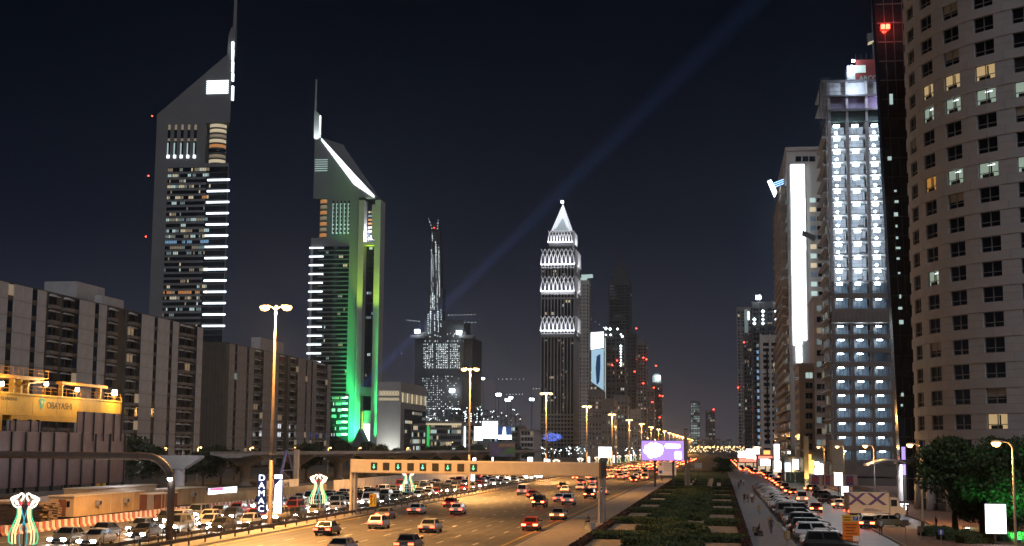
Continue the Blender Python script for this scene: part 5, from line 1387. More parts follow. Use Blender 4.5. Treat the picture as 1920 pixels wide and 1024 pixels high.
# formwork storeys, red board and lamps on top
z0 = zt_; z = [E(1600, q).z for q in (228, 206, 180, 152)]
mat('net_green', (0.10, 0.17, 0.16), 0.9, var=0.3, scale=0.8); mat('net_violet', (0.22, 0.20, 0.30), 0.9, var=0.3, scale=0.8); mat('board_red', (0.30, 0.05, 0.05), 0.7, var=0.2, scale=0.5)
xl = E(1540, 200).x
for k, m in enumerate(('net_green', 'net_violet', 'room_concrete')):
    MB().box(xs[0], xr, Y+1.0, Y+1.3, z[k]+0.2, z[k+1]-0.2).build('safety_net', m, t)
    MB().box(xl if k else xs[0], xr+0.5, Y-0.8, Y+D, z[k+1]-0.2, z[k+1]+0.2).build('deck', 'site_steel', t)
    for x in xs: MB().box(x-0.3, x+0.3, Y-0.2, Y+0.4, z[k]+0.2, z[k+1]-0.2).build('column', 'bare_concrete', t)
for k in range(5):
    x = xl + (xs[0]-xl)*k/4
    for yy in (Y-0.7, Y+6): MB().tube([(x,yy,z[1]-5 + k*0.6),(x,yy,z[3]+1)], 0.07, 4).build('scaffold_pole', 'site_steel', t)
for k in range(9): zz = z[1]-3 + k*(z[3]-z[1]+4)/9; MB().tube([(xl,Y-0.72,zz),(xs[1],Y-0.72,zz)], 0.05, 4).build('scaffold_ledger', 'site_steel', t)
for k in range(6): MB().tube([(xl+(xs[0]-xl)*k/6,Y-0.75,z[1]-3),(xl+(xs[0]-xl)*((k*2)%6)/6,Y-0.75,z[3])], 0.05, 4).build('scaffold_brace', 'site_steel', t)
lamp('roof_flood', 'POINT', (xs[1]+2, Y-2.5, z[2]+1.6), 1300, (0.72,0.84,1.0), 0.4)
lamp('roof_flood', 'POINT', (xs[2]+3, Y-2.2, z[1]+1.2), 700, (0.80,0.72,1.0), 0.4)
zr = E(1620, 106).z; rb = MB().box(E(1607,120).x, xr, Y+3, Y+9, z[3]+0.2, zr).build('lift_housing', 'board_red', t)
MB().box(E(1590,130).x, E(1606,130).x, Y+3, Y+9, z[3]+0.2, zr-1.5).build('stair_core', 'room_concrete', t)
for (px, py) in ((1601,111),(1599,122),(1596,130),(1582,149)):
    p = E(px, py); MB().box(p.x-0.35, p.x+0.35, Y+1.5, Y+1.9, p.z-0.3, p.z+0.3).build('site_lamp', 'site_lamp', t)
p = E(1615, 124); MB().box(p.x-1.2, p.x+1.4, Y+2.8, Y+2.99, p.z-1, p.z+1).build('lit_panel', 'win_cool', t)
me = text_mesh('ARCON', 1.7, 'lettering', 'win_cool_dim', 0.02); o = link('lettering', me, t, ((E(1612,140).x+xr)/2, Y+2.9, E(1630,141).z)); o.rotation_euler = (math.pi/2,0,0)
for k in range(6): x = E(1607,110).x + k*1.4; MB().tube([(x,Y+4,zr),(x,Y+4,zr+rr.uniform(0.8,2.0))], 0.08, 4).build('starter_bar', 'site_steel', t)
# crane tip hanging beside the dark tower
t = thing('crane_cab', 'crane cab with lit underside beside the dark glass tower', 'crane', (0,0,0)); p = PY(1637, 78, 372); Yq = 372
MB().prism([(p.x-1.4,p.z-0.4),(p.x+1.6,p.z+0.5),(p.x+1.4,p.z+2.4),(p.x-1.6,p.z+2.0)], Yq-1, Yq+1.5).build('cab', 'site_steel', t)
MB().prism([(p.x-1.3,p.z-0.55),(p.x+1.6,p.z+0.3),(p.x+1.6,p.z+0.45),(p.x-1.3,p.z-0.42)], Yq-1.2, Yq+1.5).build('lit_floor', 'win_warm', t)
MB().box(p.x-0.2, p.x+0.7, Yq-0.4, Yq+0.6, p.z+2.3, p.z+14).build('mast_top', 'site_steel', t)
MB().box(p.x-0.2, p.x+0.7, Yq-0.4, Yq+0.6, z[3]+0.2, p.z-0.3).build('mast', 'site_steel', t)

# ================================================================== pale tower with the dazzling light strip
Y = 480.0
t = thing('light_strip_tower', 'pale tower with a dazzling white light strip down its front', 'tower', (0,0,0))
E = lambda px, py: PY(px, py, Y)
a, b = E(1478, 500).x, E(1549, 500).x; H = E(1500, 276).z
MB().box(a, b, Y, Y+80, 0, H-1.2).build('shaft', 'tower_pale', t)
MB().box(a-0.4, b+0.4, Y-0.5, Y+80.5, H-1.2, H).build('parapet', 'tower_pale', t)
glow('led', (0.90, 0.98, 1.0), 7.0, True)
mat('side_balcony', (0.38,0.38,0.37), 0.7, var=0.1, scale=0.3)
for (p0, p1, q0, q1) in ((1484,1509,310,470), (1486,1511,470.6,638), (1487.5,1503,638.6,647), (1493,1503,650,680)):
    u, v = E(p0, (q0+q1)/2), E(p1, (q0+q1)/2)
    MB().box(u.x, v.x, Y-0.9, Y-0.4, E(p0,q1).z, E(p0,q0).z).build('light_strip', 'led', t)
MB().box(E(1482,500).x, E(1513,500).x, Y-0.38, Y-0.02, E(1490,684).z, E(1490,306).z).build('strip_backing', 'steel', t)
for k in range(3): u = E(1497 + k*13, 298); MB().box(u.x-1.0, u.x+1.0, Y-0.1, Y-0.01, u.z-0.9, u.z+0.9).build('window', 'glass_dark', t)
rr = random.Random(311)
nfl = 30
for k in range(nfl):
    z = 6 + k*(H-16)/nfl
    bo = MB().box(a-1.9, a-0.02, Y+2, Y+78, z-0.2, z+0.15).build('balcony_slab', 'side_balcony', t)
    MB().box(a-1.95, a-1.85, Y+2, Y+78, z+0.16, z+1.15).build('balcony_front', 'side_balcony', bo)
    for j in range(6): MB().box(a-0.1, a-0.01, Y+5+j*12.5, Y+12+j*12.5, z+0.3, z+2.5).build('balcony_door', rr.choice(('glass_dark','glass_dark','glass_dark','glass_dark','win_warm_dim','win_cool_dim')), bo)
    if k < nfl-2:
        c = rr.random(); u = E(1527, 500)
        MB().box(u.x-1.2, u.x+0.8, Y-0.12, Y-0.02, z+0.2, z+1.8).build('window', 'win_cool' if c < 0.3 else ('win_warm' if c < 0.42 else 'glass_blue'), t)
        u = E(1539, 500); MB().box(u.x-0.9, u.x+0.9, Y-0.12, Y-0.02, z+0.3, z+1.7).build('window', 'glass_dark', t)
u = E(1516, 440); MB().prism([(u.x-2.2,u.z+1.3),(u.x+2.2,u.z-0.8),(u.x+1.9,u.z-2.6),(u.x-2.4,u.z-0.6)], Y-2.2, Y-0.95).build('bent_panel', 'steel_dark', t)
# neon flag sign standing off its corner
glow('neon_blue', (0.25,0.5,1.0), 3.0)
u = E(1449, 342); t2 = thing('flag_sign', 'tilted white lit sign with blue bars jutting from the pale tower', 'sign', (0,0,0))
MB().prism([(u.x-1.4,u.z+2.4),(u.x-0.2,u.z+2.9),(u.x+1.8,u.z-1.5),(u.x+0.9,u.z-3.4)], Y+10, Y+11).build('lit_face', 'led', t2)
for k in range(3): MB().mesh_([(u.x+0.6,Y+10.5,u.z+1.8-k*0.75),(u.x+4.2,Y+10.5,u.z+3.2-k*0.75),(u.x+4.2,Y+10.5,u.z+2.85-k*0.75),(u.x+0.6,Y+10.5,u.z+1.45-k*0.75)], [(0,1,2,3)]).build('blue_bar', 'neon_blue', t2)
MB().tube([(u.x+0.5,Y+11.2,u.z),(a-0.05,Y+11.2,u.z+1.5)], 0.2, 5).build('bracket', 'steel_dark', t2)

# ================================================================== beige mid-rise with a column of windows
Y = 400.0
t = thing('beige_midrise', 'beige mid-rise with one column of dark windows near the corner', 'building', (0,0,0))
E = lambda px, py: PY(px, py, Y)
mat('beige_wall', (0.42,0.37,0.28), 0.8, var=0.12, scale=0.3); mat('pink_wall', (0.36,0.28,0.24), 0.8, var=0.12, scale=0.3)
a, b = E(1499, 760).x, E(1528, 760).x; H = E(1510, 686).z
MB().box(a, b, Y, Y+24, 0, H).build('wall', 'beige_wall', t)
MB().box(a-0.3, b+0.2, Y-0.3, Y+24.3, H, H+0.7).build('parapet', 'beige_wall', t)
for k in range(8):
    u = E(1517, 704 + k*19)
    o = MB().box(u.x-0.95, u.x+0.95, Y-0.05, Y-0.01, u.z-0.8, u.z+0.8).build('window', 'win_cool' if k == 0 else 'glass_dark', t)
    MB().box(u.x-1.1, u.x+1.1, Y-0.22, Y-0.01, u.z-1.0, u.z-0.82).build('sill', 'beige_wall', o); MB().box(u.x-0.05, u.x+0.05, Y-0.09, Y-0.055, u.z-0.8, u.z+0.8).build('mullion', 'mullion', o)
    for j in range(4): MB().box(a-0.06, a-0.01, Y+3+j*5.5, Y+5+j*5.5, u.z-0.8, u.z+0.8).build('side_window', 'glass_dark', t)
t = thing('brown_midrise', 'brown mid-rise with dark square windows behind the beige one', 'building', (0,0,0)); Y = 430.0; E = lambda px, py: PY(px, py, Y)
a, b = E(1529, 760).x, E(1561, 760).x; H = E(1545, 560).z
MB().box(a, b, Y, Y+24, 0, H).build('wall', 'pink_wall', t)
MB().box(a-0.3, b+0.2, Y-0.3, Y+24.3, H, H+0.7).build('parapet', 'pink_wall', t)
rr = random.Random(317)
for k in range(14):
    for px in (1536, 1546, 1556):
        u = E(px, 578 + k*21)
        o = MB().box(u.x-0.7, u.x+0.7, Y-0.05, Y-0.01, u.z-0.85, u.z+0.85).build('window', rr.choice(('glass_dark','glass_dark','glass_dark','win_cool_dim','win_warm_dim')), t)
        MB().box(u.x-0.85, u.x+0.85, Y-0.2, Y-0.01, u.z-1.05, u.z-0.87).build('sill', 'pink_wall', o)
far_tower('slim tower stacked with pale balconies before the plain slot tower', 1459, 1477, 640, 620, 50, 105, 'tower_grey', 4, fh=3.4, lit=0.12, side='n', fins=2)

# ================================================================== shops and lit signs down the side street
glow('shop_white', (1.0, 0.93, 0.86), 5.0, True); glow('shop_red', (1.0, 0.18, 0.12), 2.5); glow('shop_yellow', (1.0, 0.70, 0.12), 2.6); glow('shop_orange', (1.0, 0.42, 0.10), 2.2); glow('shop_cool', (0.75,0.9,1.0), 3.5)
def shop(label, p0, p1, pt, Y, signs, m='concrete_dark'):
    t = thing('shop_building', label, 'shop', (0,0,0)); a, b = PY(p0, 860, Y), PY(p1, 860, Y); H = PY(p0, pt, Y).z
    MB().box(a.x, b.x, Y, Y+18, 0, H).build('wall', m, t); MB().box(a.x-0.5, b.x+0.5, Y-1.2, Y+18, H, H+0.4).build('roof', 'concrete', t)
    n = max(2, int((b.x-a.x)/3))
    for k in range(n):
        x = a.x + (b.x-a.x)*(k+0.5)/n; MB().box(x-(b.x-a.x)/n*0.42, x+(b.x-a.x)/n*0.42, Y-0.15, Y-0.02, 0.4, 2.9).build('shop_window', 'win_warm', t)
    for (q0, r0, q1, r1, sm) in signs:
        u, v = PY(q0, r1, Y-1), PY(q1, r0, Y-1); MB().box(u.x, v.x, Y-1.15, Y-0.8, u.z, v.z).build('lit_sign', sm, t)
        MB().box(u.x+0.1, v.x-0.1, Y-0.79, Y-0.03, u.z+0.1, min(v.z-0.1, u.z+0.5)).build('sign_bracket', 'steel_dark', t)
shop('row of glaring shops at the far end of the street', 1382, 1428, 852, 640, ((1384,846,1400,858,'shop_white'),(1399,842,1416,860,'shop_white'),(1414,838,1424,862,'shop_white'),(1386,860,1424,866,'shop_red')))
shop('shops with a red lit fascia before the glaring ones', 1420, 1450, 855, 520, ((1422,853,1448,860,'shop_red'),(1426,861,1446,873,'shop_white'),(1432,845,1444,852,'shop_orange')))
shop('shop with a tall dazzling white sign tower', 1448, 1474, 862, 440, ((1452,833,1461,884,'shop_white'),(1463,866,1473,880,'shop_cool')))
shop('shop with white lit boxes by the yellow pylon', 1470, 1500, 858, 400, ((1472,868,1482,884,'shop_cool'),(1487,862,1497,880,'shop_white')))
shop('shop with yellow and orange lit signs under the beige mid-rise', 1512, 1546, 846, 385, ((1514,852,1521,862,'shop_orange'),(1514,863,1526,886,'shop_yellow'),(1527,866,1536,872,'shop_cool'),(1530,870,1543,892,'shop_white'),(1528,878,1533,892,'shop_white')))
t = thing('warm_frontage', 'orange lit stone frontage beside the construction tower', 'building', (0,0,0)); Y = 372; a, b = PY(1556, 860, Y), PY(1578, 860, Y)
MB().box(a.x, b.x, Y-8, Y-0.5, 0, PY(1560, 828, Y).z).build('wall', 'beige_wall', t)
MB().box(a.x-0.3, b.x+0.3, Y-8.3, Y-0.2, PY(1560,828,Y).z, PY(1560,826,Y).z).build('cornice', 'beige_wall', t)
for k in range(3): MB().box(a.x+0.6+k*0.9, a.x+1.1+k*0.9, Y-8.06, Y-8.01, 1, 3.4).build('window', 'glass_dark', t)
def pylon(label, px, q0, q1, Y, w):
    p = PY(px, q0, Y); t = thing('lit_pylon', label, 'pylon', (p.x, Y, 0))
    MB().cham(-w, w, -w, w, 0.0, p.z, 0.05).build('shaft', 'beige_wall', t); MB().box(-w*1.6, w*1.6, -w*1.6, w*1.6, 0, 0.5).build('foot', 'concrete', t)
    lamp('pylon_uplight', 'SPOT', (p.x, Y-2.2, 0.8), 2600, (1.0,0.66,0.20), 0.15, (p.x, Y, 5.5), 60, blend=1.0)
    l = MB().box(-0.25, 0.25, -2.5, -2.1, 0.0, 0.5).build('uplight', 'work_lamp', t)
pylon('tall yellow uplit pylon on the street corner', 1511, 818, 903, 335, 0.55)
pylon('slimmer yellow uplit pylon farther down the street', 1487, 842, 897, 400, 0.4)
# hoardings of the construction site
def cross_hoarding(label, p0, p1, py, h, m, step, Y=None):
    a, b = PZ(p0, py), PZ(p1, py); Y = Y or a.y; t = thing('hoarding', label, 'hoarding', (a.x, Y, 0)); L = b.x - a.x; n = max(1, int(L/step)); st = L/n
    me = MB().box(0.02, st-0.02, -0.04, 0.04, 0.05, h).mesh('panel', m)
    for k in range(n): link('panel', me, t, (k*st, random.uniform(-0.03,0.03), random.uniform(-0.02,0.02)))
    MB().box(0, L, 0.05, 0.12, h*0.5, h*0.5+0.1).build('rail', 'steel_dark', t)
    return t
cross_hoarding('dark green site hoarding across the street end', 1473, 1508, 906, 3.0, 'net_green', 1.2)
t = cross_hoarding('pale hoarding with violet and red posters before the construction tower', 1509, 1604, 912, 3.0, 'pink_wall', 1.5)
mat('poster', (0.10,0.07,0.22), 0.6, var=0.3, scale=1.2)
for k, px in enumerate((1528, 1548, 1590)):
    p = PZ(px, 912); MB().box(p.x-t.location.x-0.9, p.x-t.location.x+0.9, -0.12, -0.06, 0.4, 2.7).build('poster', 'poster', t); MB().box(p.x-t.location.x-0.6, p.x-t.location.x+0.6, -0.16, -0.125, 1.2, 2.2).build('poster_print', 'board_red', t)
p0 = PZ(1600, 935); p1 = PZ(1668, 950)
t = thing('slat_fence', 'slanting fence of pale upright slats beside the parking bay', 'fence', (p0.x, p0.y, 0)); d = (p1-p0); n = 30
for k in range(n):
    q = d*(k/n); o = MB().box(-0.07, 0.07, -0.03, 0.03, 0.1, 2.5).build('slat', 'pink_wall', t, loc=(q.x, q.y, random.uniform(-0.05,0.05)))
for z in (0.5, 2.0): MB().tube([(0,0.05,z),(d.x,d.y+0.05,z)], 0.05, 4).build('rail', 'steel_dark', t)

# ================================================================== billboard, pylon and boards on the green strip
Y = 330.0
E = lambda px, py: PY(px, py, Y)
glow('screen_violet', (0.50, 0.30, 1.0), 1.15, True); glow('screen_white', (1.0,0.95,1.0), 2.5)
t = thing('violet_billboard', 'wide violet lit billboard with washed-out white shapes', 'billboard', (0,0,0))
a, b = E(1203, 863), E(1282, 827)
MB().box(a.x, b.x, Y, Y+0.5, a.z, b.z).build('screen', 'screen_violet', t)
for (x0_, x1_, z0_, z1_) in ((a.x-0.12,b.x+0.12,a.z-0.12,a.z),(a.x-0.12,b.x+0.12,b.z,b.z+0.12),(a.x-0.12,a.x,a.z,b.z),(b.x,b.x+0.12,a.z,b.z)): MB().box(x0_, x1_, Y-0.1, Y+0.6, z0_, z1_).build('frame', 'steel_dark', t)
ww, hh = b.x-a.x, b.z-a.z
blob = []
rr = random.Random(401)
for k in range(28):
    an = 2*math.pi*k/28; r_ = 1 + rr.uniform(-0.12, 0.12); blob.append((a.x + ww*(0.29 + 0.235*r_*math.cos(an)), a.z + hh*(0.51 + 0.385*r_*math.sin(an))))
MB().prism(blob, Y-0.06, Y-0.01).build('white_shape', 'screen_white', t)
MB().prism([(a.x+ww*u, a.z+hh*v) for u, v in ((0.57,0.62),(0.88,0.62),(0.93,0.7),(0.91,0.84),(0.58,0.86),(0.54,0.75))], Y-0.06, Y-0.01).build('white_shape', 'screen_white', t)
MB().prism([(a.x+ww*u, a.z+hh*v) for u, v in ((0.79,0.08),(0.93,0.06),(0.955,0.14),(0.94,0.46),(0.80,0.48),(0.77,0.3))], Y-0.06, Y-0.01).build('white_shape', 'screen_white', t)
for px in (1228, 1262): u = E(px, 863); MB().box(u.x-0.25, u.x+0.25, Y+0.55, Y+1.0, 0, a.z+2).build('post', 'steel_dark', t)
p = PZ(1289, 917)
t = thing('concrete_pylon', 'tall pale double-shafted concrete pylon rising from the hedges', 'pylon', (p.x, p.y, 0)); zt_ = PY(1286, 806, p.y).z
MB().cham(-0.62, 0.08, -0.5, 0.5, 0, zt_, 0.12).build('shaft', 'kerb', t); MB().cham(0.14, 0.62, -0.3, 0.6, 0, zt_*0.55, 0.12).build('shaft', 'kerb', t)
MB().cham(-0.72, 0.16, -0.6, 0.6, zt_, zt_+0.25, 0.08).build('cap', 'concrete_dark', t)
p = PZ(1250, 899); t = thing('notice_board', 'white notice board with a blue disc below the violet billboard', 'sign board', (p.x, p.y, 0)); E2 = lambda px, py: PY(px, py, p.y)
mat('notice_white', (0.70,0.66,0.64), 0.6, var=0.08, scale=1); mat('notice_ink', (0.40,0.36,0.40), 0.7, var=0)
a, b = E2(1234, 891), E2(1268, 866)
MB().box(a.x-p.x, b.x-p.x, -0.05, 0.05, a.z, b.z).build('panel', 'notice_white', t)
MB().tube([(a.x-p.x+0.75,-0.055,a.z+0.95),(a.x-p.x+0.75,-0.08,a.z+0.95)], 0.5, 18).build('disc', 'sign_blue', t)
MB().tube([(a.x-p.x+0.75,-0.055,b.z-0.75),(a.x-p.x+0.75,-0.08,b.z-0.75)], 0.4, 18).build('disc', 'poster_orange', t)
for k in range(5): z = b.z - 0.45 - k*0.55; MB().box(a.x-p.x+1.6, b.x-p.x-0.4-(k%2)*0.6, -0.07, -0.055, z-0.09, z+0.09).build('text_line', 'notice_ink', t)
for s in (a.x-p.x+0.3, b.x-p.x-0.3): MB().box(s-0.08, s+0.08, 0.06, 0.18, 0, b.z-0.2).build('post', 'steel', t)
p = PZ(1309, 895); t = thing('notice_board', 'small pale notice board beyond the concrete pylon', 'sign board', (p.x, p.y, 0)); a, b = PY(1302,878,p.y), PY(1316,868,p.y)
MB().box(a.x-p.x, b.x-p.x, -0.05, 0.05, a.z, b.z).build('panel', 'notice_white', t)
for s in (a.x-p.x+0.3, b.x-p.x-0.3): MB().box(s-0.06, s+0.06, 0.06, 0.16, 0, b.z-0.2).build('post', 'steel', t)

# ================================================================== side-street lamps, light boxes, signs
for k, y in enumerate((122, 176, 229, 283, 336)):
    t = thing('street_lamp', ('single-arm street lamp over the large trees', 'single-arm street lamp beside the entrance column', 'single-arm street lamp by the slat fence', 'single-arm street lamp before the orange lit frontage', 'single-arm street lamp by the yellow shop signs')[k], 'street lamp', (24.2, y, 0))
    MB().tube([(0,0,0),(0,0,9.3),(-0.25,0,9.7),(-0.9,0,9.85)], [0.13,0.085,0.07,0.05], 8).build('pole', 'pole_paint', t)
    MB().lathe([(0.22,0),(0.22,0.5),(0.15,0.6)], 10).build('base', 'steel_dark', t)
    h_ = MB().loft([[(x, yy*wd, z) for yy, z in ((-1,9.72),(1,9.72),(0.8,9.92),(-0.8,9.92))] for x, wd in ((-0.8,0.08),(-1.0,0.16),(-1.5,0.16),(-1.7,0.08))]).build('lamp_head', 'pole_paint', t)
    MB().lathe([(0.05,-0.36),(0.30,-0.27),(0.42,-0.05),(0.36,0.05)], 12, (-1.3,0,9.72)).build('lamp_glass', 'sodium', h_)
    lamp('lamp_light', 'SPOT', (22.9, y, 9.3), 5200, SOD, 0.3, (22.9, y, 0), 155, blend=0.5)
    lamp('lamp_halo', 'POINT', (22.9, y-0.1, 9.2), 500, SOD, 0.3)
def light_box(label, px0, q0, px1, q1, pyb, m='sign_white', tilt=0):
    p = PZ((px0+px1)/2, pyb); t = thing('light_box', label, 'lit sign', (p.x, p.y, 0), tilt); a, b = PY(px0,q1,p.y), PY(px1,q0,p.y)
    MB().cham(a.x-p.x, b.x-p.x, -0.15, 0.15, a.z, b.z, 0.05).build('cabinet', 'steel', t)
    MB().box(a.x-p.x+0.06, b.x-p.x-0.06, -0.18, -0.155, a.z+0.06, b.z-0.1).build('lit_face', m, t)
    MB().box(-0.09, 0.09, -0.09, 0.09, 0, a.z+0.02).build('post', 'steel_dark', t)
light_box('white lit advertising box by the street lamp and hoarding', 1564, 886, 1580, 911, 930)
light_box('smaller white lit advertising box standing lower beside the first', 1577, 911, 1591, 929, 940)
light_box('large white lit advertising box among the green lit shrubs', 1847, 944, 1886, 1001, 1023)
light_box('white lit box beside the tree at the street junction', 1351, 866, 1357, 874, 888)
light_box('white lit box under the viaduct deck', 886, 858, 893, 872, 892)
light_box('narrow white lit box under the viaduct deck', 922, 857, 925.5, 869, 890)
light_box('pair-sized white lit box beyond the gantry beam', 989, 857, 999, 869, 885)
light_box('small white lit box beyond the gantry beam', 1020, 860, 1027, 868, 884)
light_box('glaring white billboard at the end of the neon row', 1122, 838, 1147, 858, 876)
# the orange parking sign
p = PZ(1594, 1030); t = thing('parking_sign', 'orange and yellow parking sign with a blue P', 'parking sign', (p.x, p.y, 0)); a, b = PY(1580,1015,p.y), PY(1611,966,p.y)
mat('sign_orange', (0.75,0.22,0.02), 0.5, var=0.12, scale=2); mat('sign_ink', (0.22,0.08,0.02), 0.6, var=0)
xa, xb, za, zb_ = a.x-p.x, b.x-p.x, a.z, b.z; zm = za + (zb_-za)*0.74
MB().box(xa, xb, -0.04, 0.04, za, zm-0.01).build('panel', 'sign_orange', t); MB().box(xa, xb, -0.04, 0.04, zm+0.01, zb_).build('header', 'sign_yellow', t)
q = MB().box(xb-0.62, xb-0.04, -0.06, -0.045, zm+0.08, zb_-0.05).build('parking_symbol', 'notice_white', t); MB().box(xb-0.56, xb-0.10, -0.075, -0.062, zm+0.13, zb_-0.10).build('symbol_ground', 'sign_blue', q)
me = text_mesh('P', 0.5, 'letter', 'notice_white', 0.005); o = link('letter', me, q, (xb-0.33, -0.085, (zm+zb_)/2+0.02)); o.rotation_euler = (math.pi/2,0,0)
MB().box(xb-0.6, xb-0.05, -0.06, -0.045, za+0.05, za+0.5).build('corner_label', 'notice_white', t)
for k in range(6): z = zm-0.25-k*0.27; MB().box(xa+0.2+(k%2)*0.12, xb-0.2-(k%3)*0.12, -0.055, -0.045, z-0.05, z+0.05).build('text_line', 'sign_ink', t)
for k in range(2): z = zb_-0.2-k*0.25; MB().box(xa+0.15, xb-0.8, -0.055, -0.045, z-0.05, z+0.05).build('text_line', 'sign_ink', t)
for s in (xa+0.2, xb-0.2): MB().tube([(s,0.09,0),(s,0.09,zb_)], 0.05, 6).build('post', 'steel', t)
# small traffic signs on the right pavement
for (px, pyb, pyt, m, lab) in ((1699,1020,975,'steel_dark','small sign back on a post on the red pavement'), (1727,1022,987,'steel_dark','lower sign back on a post on the red pavement'), (1765,1024,992,'sign_blue','blue square sign beneath the large trees')):
    p = PZ(px, pyb); t = thing('traffic_sign', lab, 'road sign', (p.x, p.y, 0)); z = PY(px, pyt, p.y).z
    MB().tube([(0,0.04,0),(0,0.04,z)], 0.035, 6).build('post', 'steel', t); MB().cham(-0.28, 0.28, -0.02, 0.02, z-0.55, z, 0.05).build('plate', m, t)
    if m == 'sign_blue': MB().prism([(-0.06,z-0.48),(0.06,z-0.48),(0.06,z-0.26),(0.15,z-0.26),(0,z-0.08),(-0.15,z-0.26),(-0.06,z-0.26)], -0.04, -0.025).build('arrow', 'notice_white', t)
# ================================================================== vehicles
def carpaint(n, c, metal=0.0): return mat('car_' + n, c, 0.28, metal=metal, var=0.06, scale=2.0, spec=0.6)
for n_, c_, m_ in (('white',(0.72,0.71,0.69),0), ('silver',(0.45,0.45,0.46),0.5), ('black',(0.02,0.02,0.022),0), ('grey',(0.16,0.165,0.17),0.4), ('red',(0.32,0.02,0.015),0), ('beige',(0.50,0.42,0.30),0.2), ('blue',(0.03,0.05,0.15),0.2)): carpaint(n_, c_, m_)
glow('head_on', (1.0, 0.95, 0.88), 130, True); glow('tail_on', (1.0, 0.05, 0.02), 14, False); glow('brake_on', (1.0, 0.10, 0.03), 26, True)
mat('lens_clear', (0.55,0.56,0.58), 0.1, var=0); mat('lens_red', (0.30,0.01,0.01), 0.15, var=0)
mat('plate', (0.70,0.68,0.60), 0.5, var=0); mat('car_glass', (0.012,0.014,0.017), 0.05, var=0, spec=0.9); mat('trim', (0.03,0.03,0.03), 0.6, var=0); mat('alloy', (0.5,0.5,0.5), 0.3, metal=0.9, var=0)
def car_proto(kind):
    """forward is +Y, origin on the ground under the middle"""
    P = {'sedan':  dict(L=4.7, W=1.80, zb=0.22, belt=0.92, nose=0.66, tail=0.88, top=1.44, gh=(-1.75,-1.05,0.35,1.05), wb=1.36),
         'suv':    dict(L=4.9, W=1.92, zb=0.34, belt=1.12, nose=0.95, tail=1.08, top=1.86, gh=(-2.30,-2.05,0.45,1.10), wb=1.42),
         'hatch':  dict(L=4.0, W=1.70, zb=0.22, belt=0.93, nose=0.70, tail=0.92, top=1.50, gh=(-1.90,-1.45,0.25,0.95), wb=1.22),
         'van':    dict(L=5.1, W=1.95, zb=0.30, belt=1.15, nose=0.98, tail=1.12, top=2.15, gh=(-2.45,-2.32,1.25,2.05), wb=1.55)}[kind]
    t = thing('car', 'x', 'car'); L, W = P['L'], P['W']; hw = W/2; h = L/2
    b = MB(); g0, g1, g2, g3 = P['gh']; zb, belt, nose, tail = P['zb'], P['belt'], P['nose'], P['tail']
    def ring(y, wf, ztop, zlow):
        w_ = hw*wf
        return [(-w_*0.90,y,zlow),(-w_,y,zlow+0.16),(-w_,y,zlow+(ztop-zlow)*0.62),(-w_*0.93,y,ztop-0.05),(-w_*0.80,y,ztop),(w_*0.80,y,ztop),(w_*0.93,y,ztop-0.05),(w_,y,zlow+(ztop-zlow)*0.62),(w_,y,zlow+0.16),(w_*0.90,y,zlow)]
    b.loft([ring(-h,0.86,tail-0.14,zb+0.14), ring(-h+0.10,0.95,tail-0.02,zb+0.03), ring(-h+0.55,1.0,tail+0.01,zb), ring(g0,1.0,belt,zb), ring(0,1.0,belt-0.01,zb), ring(g3,1.0,belt-0.02,zb), ring(h-0.65,0.98,nose+0.03,zb), ring(h-0.12,0.92,nose-0.08,zb+0.02), ring(h,0.80,nose-0.22,zb+0.12)])
    top = P['top']; rw = 0.70 if kind != 'van' else 0.80
    # pillars and roof of the cabin
    base = [(-hw*0.90,g0,belt-0.03),(hw*0.90,g0,belt-0.03),(hw*0.90,g3,belt-0.05),(-hw*0.90,g3,belt-0.05)]
    roof = [(-hw*rw,g1,top-0.05),(hw*rw,g1,top-0.05),(hw*rw,g2,top-0.03),(-hw*rw,g2,top-0.03)]
    cap = [(-hw*rw*0.8,g1+0.12,top),(hw*rw*0.8,g1+0.12,top),(hw*rw*0.8,g2-0.15,top),(-hw*rw*0.8,g2-0.15,top)]
    b.loft([base, roof, cap])
    b.build('body', 'car_white', t)
    B, R_ = [Vector(p) for p in base], [Vector(p) for p in roof]
    def pane(name, i, j, u0=0.07, u1=0.93, v0=0.12, v1=0.90):
        n = (B[j]-B[i]).cross(R_[i]-B[i]).normalized()*0.014
        q = lambda u, v: (B[i].lerp(B[j],u)).lerp(R_[i].lerp(R_[j],u), v) + n
        return MB().face([q(u0,v0), q(u1,v0), q(u1,v1), q(u0,v1)]).build(name, 'car_glass', t)
    pane('rear_window', 0, 1); pane('windscreen', 2, 3)
    for (i, j) in ((1, 2), (3, 0)):
        pane('side_window', i, j, 0.06, 0.47); pane('side_window', i, j, 0.52, 0.95)
    wme = MB().tube([(-0.11,0,0),(0.11,0,0)], 0.33 if kind in ('sedan','hatch') else 0.38, 14).mesh('wheel', 'rubber'); rme = MB().tube([(-0.12,0,0),(0.12,0,0)], 0.21, 10).mesh('rim', 'alloy')
    for sx in (-1, 1):
        for sy in (-1, 1):
            wv = link('wheel', wme, t, (sx*(hw-0.12), sy*P['wb'], 0.33 if kind in ('sedan','hatch') else 0.38)); link('rim', rme, wv)
        MB().prism([(sx*hw*0.68 + 0.26*math.cos(a), nose-0.225 + 0.15*math.sin(a)) for a in [math.pi*2*q/12 for q in range(12)]], h+0.005, h-0.16).build('headlight', 'lens_clear', t)
        zt = tail-0.12
        MB().box(sx*hw*0.70-0.24, sx*hw*0.70+0.22, -h-0.012, -h+0.1, zt-0.20, zt).build('taillight', 'lens_red', t)
        MB().box(sx*hw*1.01-0.02, sx*hw*1.01+sx*0.16, g3-0.35, g3-0.20, belt, belt+0.15).build('mirror', 'trim', t)
    MB().box(-hw*0.88, hw*0.88, -h-0.03, -h+0.16, zb+0.10, zb+0.30).build('bumper', 'trim', t)
